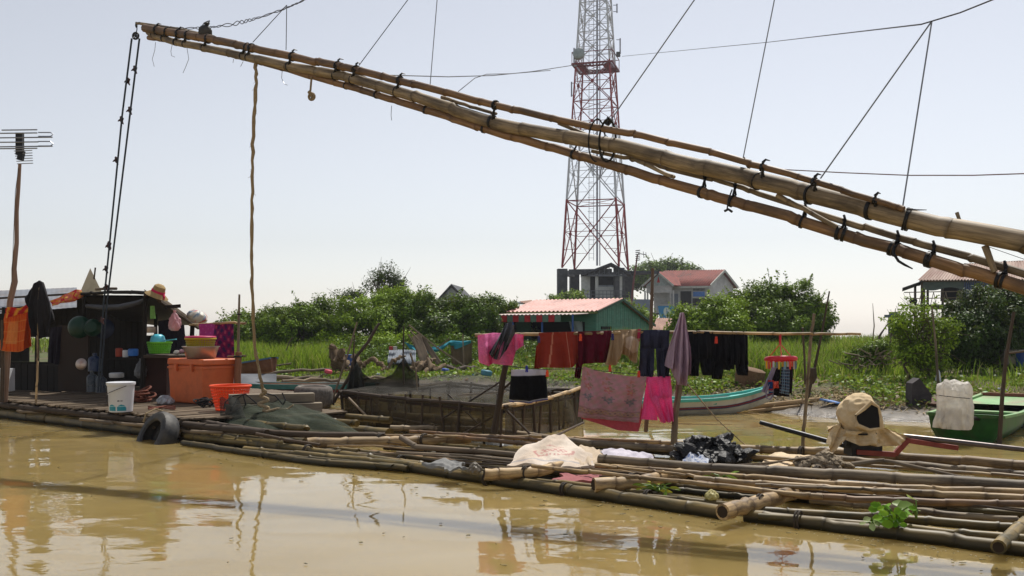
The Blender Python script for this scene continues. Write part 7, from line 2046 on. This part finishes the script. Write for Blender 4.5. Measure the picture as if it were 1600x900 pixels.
# ------------------------------------------------------------------ white house
wh = thing('white_house', 'white stilt house with a red tiled roof and gabled porch', 'house', (15, 82, .5))
C1 = Vector((16.4, 80.0, 0)); f1 = Vector((-.95, .3, 0)); g1 = Vector((.6, .8, 0)); LF, LG = 4.6, 4.9
zf1, ze1, zr1 = 2.3, 4.75, 6.0
b = MB()
b.bar(V2(C1, (zf1 + ze1) / 2), V2(C1 + f1 * LF, (zf1 + ze1) / 2), .12, ze1 - zf1); b.build('front_wall', WPAINT, wh)
b = MB(); b.poly([V2(C1, zf1 - 1.8), V2(C1 + g1 * LG, zf1 - 1.8), V2(C1 + g1 * LG, ze1), V2(C1 + g1 * LG * .5, zr1 - .05), V2(C1, ze1)], .12, tuple(f1)); b.build('gable_wall', WPAINT, wh)
ov = .35
rA, rB = C1 - g1 * ov - f1 * .3, C1 + f1 * (LF + .3) - g1 * ov
rC, rD = C1 + f1 * (LF + .3) + g1 * LG * .5, C1 - f1 * .3 + g1 * LG * .5
tin(V2(rA, ze1 - .12), V2(rB, ze1 - .12), V2(rC, zr1 + .1), V2(rD, zr1 + .1), TILE, 'roof', wh, 24, .03, .06)
rE, rF = C1 - f1 * .3 + g1 * (LG + ov), C1 + f1 * (LF + .3) + g1 * (LG + ov)
tin(V2(rE, ze1 - .12), V2(rF, ze1 - .12), V2(rC, zr1 + .09), V2(rD, zr1 + .09), TILE, 'roof', wh, 24, .03, .06)
b = MB(); b.bar(V2(rA, ze1 - .12), V2(rD, zr1 + .0), .06, .2); b.bar(V2(rD, zr1), V2(rE, ze1 - .12), .06, .2); b.build('bargeboard', mat('cream_trim', lin(186, 190, 180), .6, rnd=0), wh)
b = MB(); b.bar(V2(rA, ze1 - .22), V2(rB, ze1 - .22), .06, .18); b.build('fascia', MATS['cream_trim'], wh)
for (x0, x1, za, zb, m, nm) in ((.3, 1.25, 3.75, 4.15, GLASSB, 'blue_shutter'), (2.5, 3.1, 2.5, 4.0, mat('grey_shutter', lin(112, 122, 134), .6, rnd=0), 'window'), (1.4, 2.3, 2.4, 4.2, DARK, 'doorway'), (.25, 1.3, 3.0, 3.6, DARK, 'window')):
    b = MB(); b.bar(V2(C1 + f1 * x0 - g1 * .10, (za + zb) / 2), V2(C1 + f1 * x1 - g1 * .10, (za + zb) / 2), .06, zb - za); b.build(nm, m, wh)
b = MB()
for i in range(9): b.bar(V2(C1 + f1 * (.35 + .11 * i) - g1 * .1, 4.22), V2(C1 + f1 * (.35 + .11 * i) - g1 * .1, 4.42), .05, .05, (0, 1, 0))
b.build('vent_slats', CONC, wh)
pc = [C1 + f1 * 2.45 - g1 * 1.3, C1 + f1 * 4.6 - g1 * 1.3]
b = MB(); b.bar(V2(pc[0], ze1 - .4), V2(pc[1], ze1 - .4), .1, .6); b.build('porch_beam', WPAINT, wh)
pm = pc[0].lerp(pc[1], .5)
b = MB(); b.poly([V2(pc[0], ze1 - .1), V2(pc[1], ze1 - .1), V2(pm, ze1 + .85)], .08, tuple(-g1)); b.build('porch_gable', mat('pale_green_wall', lin(160, 174, 170), .7, rnd=0), wh)
for (p, q) in ((pc[0], 1), (pc[1], -1)):
    a = V2(p - f1 * .25 * q * 1.0, ze1 - .15); c = V2(pm, ze1 + 1.0)
    b = MB(); o = g1 * 2.6; u_ = Vector((0, 0, .08)); a = a - g1 * .25; c = c - g1 * .25
    b.add([a, c, c + o, a + o, a + u_, c + u_, c + o + u_, a + o + u_], [(0, 1, 2, 3), (4, 7, 6, 5), (0, 4, 5, 1), (1, 5, 6, 2), (2, 6, 7, 3), (3, 7, 4, 0)]); b.build('porch_roof', TILE, wh, 0)
    b = MB(); b.bar(a - g1 * .03, c - g1 * .03, .05, .16); b.build('bargeboard', MATS['cream_trim'], wh)
b = MB(); c = V2(pm, ze1 + .35) - g1 * .12; b.poly([c + Vector((-.12, 0, -.2)), c + Vector((.12, 0, -.2)), c + Vector((.05, 0, .1)), c + Vector((0, 0, .3))], .04, tuple(-g1)); b.build('red_crest', mat('red_paint', lin(176, 40, 44), .6), wh)
for p in pc:
    for dx in (0, .22):
        b = MB(); c = p + f1 * (dx - .1); b.bar(V2(c, .6), V2(c, ze1 - .5), .13, .13, (0, 1, 0)); b.build('porch_column', WPAINT, wh)
b = MB()
for z_ in (zf1 + .1, zf1 + .75): b.bar(V2(pc[0], z_), V2(pc[1], z_), .06, .06)
for i in range(14): c = pc[0].lerp(pc[1], (i + .5) / 14); b.bar(V2(c, zf1 + .1), V2(c, zf1 + .75), .05, .05, (0, 1, 0))
b.build('porch_rail', WPAINT, wh)
b = MB(); b.bar(V2(pc[0].lerp(pc[1], .5) + g1 * .65 - f1 * 1.2, zf1), V2(pc[0].lerp(pc[1], .5) + g1 * .65 + f1 * 1.2, zf1), 1.5, .15); b.build('porch_floor', CONC, wh)
for i in range(4):
    for j in (0, 1):
        b = MB(); c = C1 + f1 * (LF * i / 3) + g1 * (.2 + 4.4 * j); b.bar(V2(c, .3), V2(c, zf1), .2, .2, (0, 1, 0)); b.build('stilt', CONC, wh)

sg = thing('blue_sign', 'light blue signboard with a white oval emblem before the white house', 'sign', P(1042, 510, 55))
b = MB(); p0, p1 = P(1028, 488, 55), P(1056, 489, 55)


def sgcl(u, v, s):
    x, y = (u - .52) / .23, (v - .5) / .40
    c = Vector(lin(60, 136, 190))
    if x * x + y * y < 1:
        c = Vector(lin(214, 220, 214))
        if abs(x) < .28 and -.55 < y < .75 and (abs(x) < .12 or (y > .1 and abs(x) < .28) or abs(y + .1) < .12): c = Vector(lin(126, 160, 178))
        if x * x + (y + .62) ** 2 < .03: c = Vector(lin(126, 160, 178))
        if .72 < x * x + y * y: c = Vector(lin(186, 204, 196))
    return c


q0, q1, q2, q3 = P(1028, 478, 55), P(1053, 478, 55), P(1056, 499, 55), P(1031, 498, 55)
b.shell(lambda u, v, s: q0.lerp(q1, u).lerp(q3.lerp(q2, u), v) + Vector((0, s * .05, 0)), 60, 50, .05, sgcl); b.build('board', PAINTH, sg)
b = MB(); b.tube([P(1034, 495, 55.1), V2(P(1034, 510, 55.1), .4)], .05, 6); b.tube([P(1052, 495, 55.1), V2(P(1052, 510, 55.1), .4)], .05, 6); b.build('sign_post', WOODD, sg)

# ------------------------------------------------------------------ blue stilt house on the right
bh = thing('stilt_house', 'blue tin stilt house with a rusty roof and open porch at the right', 'house', (P(1438, 0, 38).x, 38, .4))
D0 = 38.0
hz = lambda y: CH + (HY - y) / F * D0
X0, X1, X2 = P(1438, 0, D0).x, P(1499, 0, D0).x, P(1625, 0, D0).x
BT = mat('blue_tin', lin(58, 76, 112), .5, lin(76, 96, 134), 4, rnd=0)
tin(Vector((X0 - .1, D0 - .3, hz(438))), Vector((X2, D0 - .3, hz(440))), Vector((X2, D0 + 2.6, 3.95)), Vector((X0 + .55, D0 + 2.6, 3.80)), mat('rusty_roof', lin(120, 82, 66), .6, lin(184, 164, 150), 1.6, (1, .12, 1), bump=.1, rnd=0), 'roof', bh, 44, .025)
tin(Vector((X2, D0 + 5, hz(440))), Vector((X0 - .1, D0 + 5, hz(438))), Vector((X0 + .55, D0 + 2.6, 3.79)), Vector((X2, D0 + 2.6, 3.94)), MATS['rusty_roof'], 'roof', bh, 44, .025)
tin(Vector((P(1412, 0, D0).x, D0 - .2, hz(450))), Vector((P(1412, 0, D0).x, D0 + 3, hz(450))), Vector((X0 + .1, D0 + 3, hz(439))), Vector((X0 + .1, D0 - .2, hz(439))), MATS['dark_roof'], 'side_roof', bh, 16, .015)
b = MB(); n = 40
for i in range(n):
    a, c = X1 + (X2 - X1) * i / n, X1 + (X2 - X1) * (i + 1) / n - .02
    b.bar((a, D0, (hz(441) + 1.9) / 2), (c, D0, (hz(441) + 1.9) / 2), .03 + .012 * (i % 2), hz(441) - 1.9)
b.build('tin_wall', BT, bh)
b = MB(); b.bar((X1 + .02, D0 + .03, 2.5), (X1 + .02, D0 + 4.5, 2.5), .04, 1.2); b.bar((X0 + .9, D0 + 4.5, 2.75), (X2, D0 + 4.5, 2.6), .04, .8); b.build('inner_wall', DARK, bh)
b = MB(); b.bar((X0 - .1, D0 + 2.2, 2.05), (X2, D0 + 2.2, 2.05), 5.0, .12); b.build('floor', DARKW, bh)
b = MB(); b.grid(lambda u, v: Vector((X0 + .1 + (X1 - X0 - .1) * u, D0 - .1 + .03 * math.sin(9 * u), hz(441) - (.28 + .06 * math.sin(7 * u)) * v)), 20, 4); b.build('hanging_sheet', mat('grey_green_sheet', lin(84, 96, 92), .8, rnd=0), bh)
for (x, r) in ((1442, .09), (1470, .05), (1497, .07)):
    b = MB(); xx = P(x, 0, D0).x; b.tube([(xx, D0, .2), (xx, D0, hz(440))], r, 7); b.build('post', WOODD, bh)
for (x, d, r) in ((1415, 39, .05), (1433, 39, .05), (1464, 41, .08), (1476, 42, .08), (1488, 42, .07)):
    b = MB(); xx = P(x, 0, d).x; b.tube([(xx, d, .2), (xx, d, hz(446))], r, 7); b.build('post', WOODD, bh)
b = MB()
for z_ in (2.35, 2.6): b.bar((X0 - .6, D0 - .05, z_), (X1, D0 - .05, z_ + .02), .03, .035)
for i in range(9): x = X0 - .3 + i * .22; b.bar((x, D0 - .05, 2.05), (x + (.12 if i % 2 else -.1), D0 - .05, 2.6), .025, .025, (0, 1, 0))
b.build('porch_rail', WOOD, bh)
b = MB(); b.lathe([(0, -.12), (.13, -.1), (.16, 0), (.12, .1), (0, .13)], P(1427, 470, 38.6), 16); one(b, 'round_pot', DARK, 'dark round pot hanging at the left of the stilt house porch', 'pot')
bh.rotation_euler.z = math.radians(-22)
cp_ = thing('concrete_post', 'small grey concrete post with a cap left of the slim green tree', 'post', gpt(1396, 30))
b = MB(); p = gpt(1396, 30); b.bar(p - Vector((0, 0, .1)), P(1396, 496, 30), .24, .24, (0, 1, 0)); b.build('shaft', CONC, cp_)
b = MB(); b.box(P(1396, 494, 30), (.42, .4, .09)); b.box(P(1396, 490, 30), (.2, .2, .1)); b.build('cap', mat('blue_grey_cap', lin(86, 104, 112), .7, rnd=0), cp_)

# ------------------------------------------------------------------ clutter on the left bank
DRIFT = mat('driftwood', lin(78, 62, 46), .9, lin(140, 118, 90), 16, (1, 1, .2), bump=.8, bdist=.02, rnd=.2)


def gnarl(name, label, cat, runs, m=DRIFT, group=None):
    b = MB()
    for pts, rs in runs:
        q = []
        rr = []
        for i in range(len(pts) - 1):
            for k in range(4):
                f = k / 4; a = P(*pts[i]); c = P(*pts[i + 1]); q.append(a.lerp(c, f) + Vector(RNG.normal(size=3) * rs[i] * .3)); rr.append((rs[i] + (rs[i + 1] - rs[i]) * f) * random.uniform(.65, 1.1))
        q.append(P(*pts[-1])); rr.append(rs[-1]); b.tube(q, rr, 9)
    return one(b, name, m, label, cat, group)


gnarl('driftwood_stump', 'gnarled upright driftwood stump on the left bank', 'driftwood', [([(533, 585, 20.3), (530, 565, 20.3), (520, 553, 20.3), (516, 541, 20.3)], [.16, .15, .10, .07]), ([(530, 568, 20.2), (536, 556, 20.2), (534, 546, 20.2)], [.14, .1, .07]), ([(534, 584, 20.2), (545, 578, 20.2), (552, 574, 20.2)], [.12, .08, .05]), ([(527, 560, 20.2), (522, 566, 20.1)], [.08, .05])])
gnarl('driftwood_lump', 'pale lump of driftwood beside the blue barrel', 'driftwood', [([(553, 580, 20.4), (557, 565, 20.4), (552, 556, 20.5)], [.12, .11, .07]), ([(556, 572, 20.3), (566, 566, 20.3)], [.09, .05])])
gnarl('bent_branch', 'pale bent branch lying on the left bank grass', 'branch', [([(568, 572, 20.8), (580, 560, 20.8), (588, 566, 20.6), (597, 568, 20.6), (601, 574, 20.5), (597, 580, 20.4)], [.05, .06, .055, .05, .05, .03])])
gnarl('driftwood_heap', 'heap of broken driftwood under the leaning planks', 'driftwood', [([(650, 580, 20.4), (664, 566, 20.6), (680, 562, 20.8)], [.09, .08, .04]), ([(655, 570, 20.6), (675, 574, 20.5), (692, 584, 20.3)], [.09, .08, .05]), ([(662, 585, 20.2), (672, 570, 20.4), (668, 556, 20.6)], [.07, .06, .03]), ([(640, 575, 20.5), (655, 568, 20.6)], [.06, .07]), ([(678, 580, 20.2), (696, 570, 20.5)], [.06, .04])])
gnarl('fallen_log', 'dark fallen log lying below the brown tarp', 'log', [([(700, 578, 20.9), (722, 577, 21.0), (748, 579, 21.2)], [.11, .10, .08])], WOODD)
gnarl('driftwood_root', 'twisted root lying left of the grey tin sheet', 'driftwood', [([(605, 578, 20.3), (614, 564, 20.4), (626, 558, 20.5), (634, 556, 20.5)], [.04, .05, .04, .02])])
b = MB(); p = gpt(543, 21.4); b.lathe([(0, 0), (.17, 0), (.175, .1), (.17, .12), (.175, .24), (.17, .26), (.172, .34), (0, .35)], p, 24); one(b, 'blue_barrel', mat('blue_drum', lin(34, 66, 130), .45, rnd=0), 'blue plastic barrel behind the driftwood stump', 'barrel')
tn = thing('tin_shelter', 'low grey corrugated tin shelter on the left bank', 'shelter', gpt(628, 21.6))
tin(P(605, 566, 21.2), P(650, 568, 21.2), P(650, 547, 21.9), P(608, 546, 21.9), mat('old_tin', lin(92, 100, 110), .5, lin(128, 136, 146), 5, metal=.2, rnd=0), 'roof', tn, 18, .014)
b = MB(); b.bar(P(607, 574, 21.8), P(650, 574, 21.8), .03, .3); b.build('wall', DARKW, tn)
for x in (607, 649):
    b = MB(); b.tube([P(x, 583, 21.3), P(x, 565, 21.3)], .02, 6); b.build('post', DARKW, tn)
for (x, cc, lb) in ((611, (176, 60, 60), 'red paint tin on top of the tin shelter'), (617, (190, 186, 180), 'white paint tin on top of the tin shelter')):
    b = MB(); b.lathe([(0, 0), (.05, 0), (.05, .08), (0, .085)], P(x, 547, 21.7), 14); one(b, 'paint_tin', mat('tin_%d' % x, lin(*cc), .4, rnd=0), lb, 'tin')
for (x0, y0, x1, y1, w, lb) in ((650, 524, 666, 566, .20, 'wide grey plank leaning left of the teal tarp'), (659, 528, 686, 568, .12, 'narrow pale plank leaning over the driftwood heap')):
    b = MB(); b.bar(P(x0, y0, 21.4), P(x1, y1, 20.9), w, .03, (0, 1, 0)); one(b, 'leaning_plank', WOOD, lb, 'plank', 'planks leaning on the left bank')
for pts, r, lb in (([(639, 508), (680, 541), (727, 573)], .02, 'long thin pole sloping down across the teal tarp'), ([(638, 522), (648, 540), (658, 566)], .016, 'thin pole leaning left of the grey plank'), ([(640, 515), (662, 540), (684, 600)], .014, 'thin dark rod leaning through the driftwood heap'), ([(682, 545), (702, 529)], .015, 'short pale stick propping up the teal tarp'), ([(725, 575), (724, 548), (723, 522)], .013, 'thin dark upright stick in front of the brown tarp'), ([(447, 548), (452, 535), (457, 527)], .012, 'thin leaning stick in the pale grass of the left slope'), ([(342, 520), (348, 505)], .014, 'short stick poking out of the grass behind the purple towel')):
    b = MB(); b.tube([P(x, y, 21.3) for x, y in pts], r, 6); one(b, 'bank_stick', WOOD, lb, 'stick', 'sticks on the left bank')
TQ = cmat('teal_tarp', 66, 158, 176, trans=.3)
cloth('teal_tarp', 'torn teal tarp stretched between sticks on the left bank', 'tarp', TQ, [(631, 534), (648, 541), (668, 543), (690, 540), (704, 532), (720, 533), (736, 532)], [(640, 545), (654, 548), (672, 553), (690, 547), (702, 538), (712, 546), (736, 536)], 21.8, nu=50, nv=12, th=.02, fold=.06, nf=4, seed=91)
cloth('brown_tarp', 'brown tarp sheet hanging below the teal one', 'tarp', cmat('brown_tarp', 112, 96, 74, trans=.1), [(704, 538), (722, 537), (738, 534)], [(706, 574), (722, 575), (737, 573)], 21.9, nu=30, nv=16, th=.02, fold=.04, nf=2, seed=92)
for (x, y, d, s_, cc, lb) in ((760, 586, 19.6, .14, (70, 130, 150), 'teal box lying on the bright grass'), (696, 581, 19.9, .10, (50, 80, 160), 'blue crushed can by the fallen log'), (513, 583, 19.4, .10, (206, 80, 100), 'pink crumpled scrap on the left bank'), (1012, 575, 20.5, .10, (200, 196, 186), 'white scrap on the grass behind the navy trousers')):
    p = P(x, y, d); b = MB(); b.box(p + Vector((0, 0, s_ * .3)), (s_ * 1.5, s_, s_ * .8), (.1, .15, .4)); o = one(b, 'bank_scrap', mat('scrap_%d' % x, lin(*cc), .5, rnd=0), lb, 'scrap', 'scraps on the left bank'); mm = o.modifiers.new('b', 'BEVEL'); mm.width = .02
sc_ = [(206, 204, 198), (180, 170, 150), (150, 160, 176), (196, 120, 110), (110, 140, 170), (170, 150, 110)]
GLT = 'litter scattered on the left bank'
for i in range(34):
    x = random.uniform(380, 900); d = random.uniform(19.2, 21.5); p = gpt(x, d, .03); s_ = random.uniform(.04, .1)
    b = MB(); b.lathe([(0, -s_ * .4), (s_, -s_ * .2), (s_ * .9, s_ * .2), (0, s_ * .4)], p, 8, (random.uniform(-.5, .5), random.uniform(-.5, .5), random.uniform(0, 6)), random.uniform(.6, 1.3), .6, dent=lambda a, k: 1 + .25 * math.sin(3 * a + i)); one(b, 'litter', mat('litter_%d' % (i % 6), lin(*sc_[i % 6]), .6, rnd=.15), 'small crumpled piece of litter in the left bank grass', 'litter', GLT)
GLR = 'litter scattered on the right bank'
for i in range(30):
    x = random.uniform(1200, 1600); yb = np.interp((x - 800) / 1500 * 13, XS, YS); d = yb + random.uniform(.5, 3.0); p = gpt(x, d, .02); s_ = random.uniform(.02, .06)
    b = MB(); b.lathe([(0, -s_ * .4), (s_, -s_ * .2), (s_ * .9, s_ * .2), (0, s_ * .4)], p, 8, (random.uniform(-.5, .5), random.uniform(-.5, .5), random.uniform(0, 6)), random.uniform(.6, 1.3), .6, dent=lambda a, k: 1 + .25 * math.sin(3 * a + i)); one(b, 'litter', mat('litter_%d' % (i % 6), lin(*sc_[i % 6]), .6, rnd=.15), 'small crumpled piece of litter on the muddy right bank', 'litter', GLR)
for (a, c, r, lb) in (((430, 592, 19.2), (560, 588, 20.5), .045, 'grey log lying along the left waterline'), ((350, 586, 20), (455, 568, 20.5), .03, 'bare branch sloping up over the small blue boat'), ((398, 584, 19.4), (540, 577, 20.8), .04, 'long pale log on the left bank behind the blue boat'), ((440, 597, 18.9), (530, 594, 19.2), .05, 'dark log lying behind the teal boat'), ((560, 592, 19.2), (610, 590, 19.6), .035, 'short log behind the hung net')):
    gnarl('bank_log', lb, 'log', [([a, ((a[0] + c[0]) / 2, (a[1] + c[1]) / 2 - 1.5, (a[2] + c[2]) / 2), c], [r, r * .9, r * .7])], WOOD, 'logs on the left bank')

# ------------------------------------------------------------------ clutter on the right bank
def rb(x, y):
    """point of the bank surface seen at photo pixel x, y"""
    d = 10.5
    while d < 40:
        p = P(x, y, d)
        if p.z <= Hs(p.x, d): return p
        d += .05
    return P(x, y, 15)


for (pts, r, lb) in (([(1150, 643), (1200, 637), (1262, 630), (1332, 623)], .045, 'long pale fallen branch on the mud right of the white boat'), ([(1170, 646), (1225, 640), (1250, 636)], .03, 'shorter pale branch at the water edge by the white boat'), ([(1225, 628), (1270, 634)], .025, 'short branch lying on the mud behind the pale cane'), ([(1280, 600), (1330, 585)], .02, 'dry branch in the plants left of the canvas hood')):
    b = MB(); q = [rb(x, y) + Vector((0, 0, r * .8)) for x, y in pts]; b.tube(q, [r] + [r * .9] * (len(q) - 2) + [r * .5], 9); one(b, 'fallen_branch', mat('pale_branch', lin(140, 116, 86), .9, lin(176, 152, 116), 16, (1, 1, .2), bump=.6), lb, 'branch', 'branches on the right bank')
p = rb(1442, 634); st_ = thing('old_prow', 'dark broken boat prow sticking up beside the green boat', 'boat wreck', p)
b = MB(); b.poly([p + Vector((-.12, .1, -.1)), p + Vector((.14, .1, -.1)), p + Vector((.17, .1, .14)), p + Vector((.0, .1, .37)), p + Vector((-.10, .1, .3))], .22); b.build('prow', mat('tarred_wood', lin(48, 44, 46), .8, lin(74, 68, 68), 12, bump=.5, rnd=0), st_)
b = MB(); b.bar(p + Vector((.1, .0, .02)), p + Vector((.5, .2, .16)), .3, .03); b.build('side_plank', mat('brown_plank', lin(92, 66, 50), .8, rnd=0), st_)
b = MB(); p = rb(1466, 600); b.lathe([(0, 0), (.05, .02), (.03, .18), (0, .24)], p + Vector((0, 0, .0)), 8); one(b, 'white_peak', PLW, 'small white peak behind the wrapped motor', 'scrap')
b = MB(); p = rb(1168, 603); b.lathe([(0, 0), (.18, 0), (.21, .16), (.2, .28), (.16, .3), (0, .28)], p, 24, (.15, .2, 0), 1.2, .9, dent=lambda a, k: 1 + .03 * math.sin(8 * a)); one(b, 'wicker_basket', mat('wicker', lin(88, 66, 48), .9, lin(124, 98, 74), 40, bump=.8, rnd=0), 'old brown wicker basket lying in the plants below the black trousers', 'basket')
b = MB(); p = rb(1300, 632)
b.lathe([(0, 0), (.11, .01), (.1, .03), (0, .04)], p + Vector((0, 0, .02)), 9, (.1, .2, 0), 1.5, .6, dent=lambda a, k: 1 + .2 * math.sin(3 * a)); one(b, 'blue_scrap', mat('blue_scrap', lin(90, 130, 190), .5, rnd=0), 'crumpled blue plastic beside the long fallen branch', 'scrap')
b = MB(); p = rb(1598, 570); b.lathe([(0, 0), (.14, 0), (.15, .14), (.14, .27), (0, .28)], P(1600, 573, 17), 20); one(b, 'blue_barrel', MATS['blue_drum'], 'blue barrel at the right edge under the dark tree', 'barrel')
b = MB(); b.box(P(1576, 566, 17.2) + Vector((0, 0, .1)), (.5, .4, .26), (0, 0, .2)); one(b, 'stone_trough', mat('trough', lin(112, 104, 94), .9, rnd=0), 'grey trough left of the blue barrel at the right edge', 'trough')
b = MB(); b.lathe([(0, 0), (.12, .02), (.2, .15), (.19, .3), (.1, .4), (0, .42)], P(1445, 553, 17.5), 18); one(b, 'clay_jar', mat('grey_clay', lin(96, 90, 88), .8, lin(124, 118, 112), 6, rnd=0), 'grey clay water jar behind the slim green tree', 'jar')
for (x, y, r, h) in ((1370, 545, .03, .5), (1390, 545, .02, .8), (1362, 545, .015, .9)):
    b = MB(); p = P(x, y, 19); b.tube([p, p + Vector((.05, 0, h * .5)), p + Vector((.02 + .1 * (x % 3), 0, h))], [r, r * .8, r * .3], 6); one(b, 'dead_stalk', WOOD, 'bare dead stalk standing in the grass right of the drying pole end', 'stalk', 'dead stalks on the skyline')
for (x, y) in ((1362, 562), (1392, 566), (1340, 575)):
    b = MB()
    for k in range(16):
        a = P(x + random.gauss(0, 14), y + random.gauss(0, 6), 16.2); b.tube([a, a + Vector((random.uniform(-.25, .25), random.uniform(-.1, .1), random.uniform(.02, .14)))], random.uniform(.006, .014), 5)
    one(b, 'brush_pile', WOOD, {1362: 'tangled brush pile in front of the low dark shrub', 1392: 'tangled brush pile at the foot of the slim green tree', 1340: 'tangled brush pile left of the low dark shrub'}[x], 'brush pile')
# ------------------------------------------------------------------ thin river haze
hm = bpy.data.materials.new('haze_air'); hm.use_nodes = True; nt = hm.node_tree; nt.nodes.clear()
v = N(nt, 'ShaderNodeVolumePrincipled'); v.inputs['Color'].default_value = (.88, .92, 1.0, 1); v.inputs['Density'].default_value = .0005; v.inputs['Anisotropy'].default_value = .35
nt.links.new(v.outputs[0], N(nt, 'ShaderNodeOutputMaterial').inputs['Volume'])
b = MB(); b.box((0, 60, 16.5), (300, 300, 36)); o = b.build('haze', hm, None, 0, (0, 60, 16.5)); tag(o, kind='stuff'); o.display_type = 'WIRE'
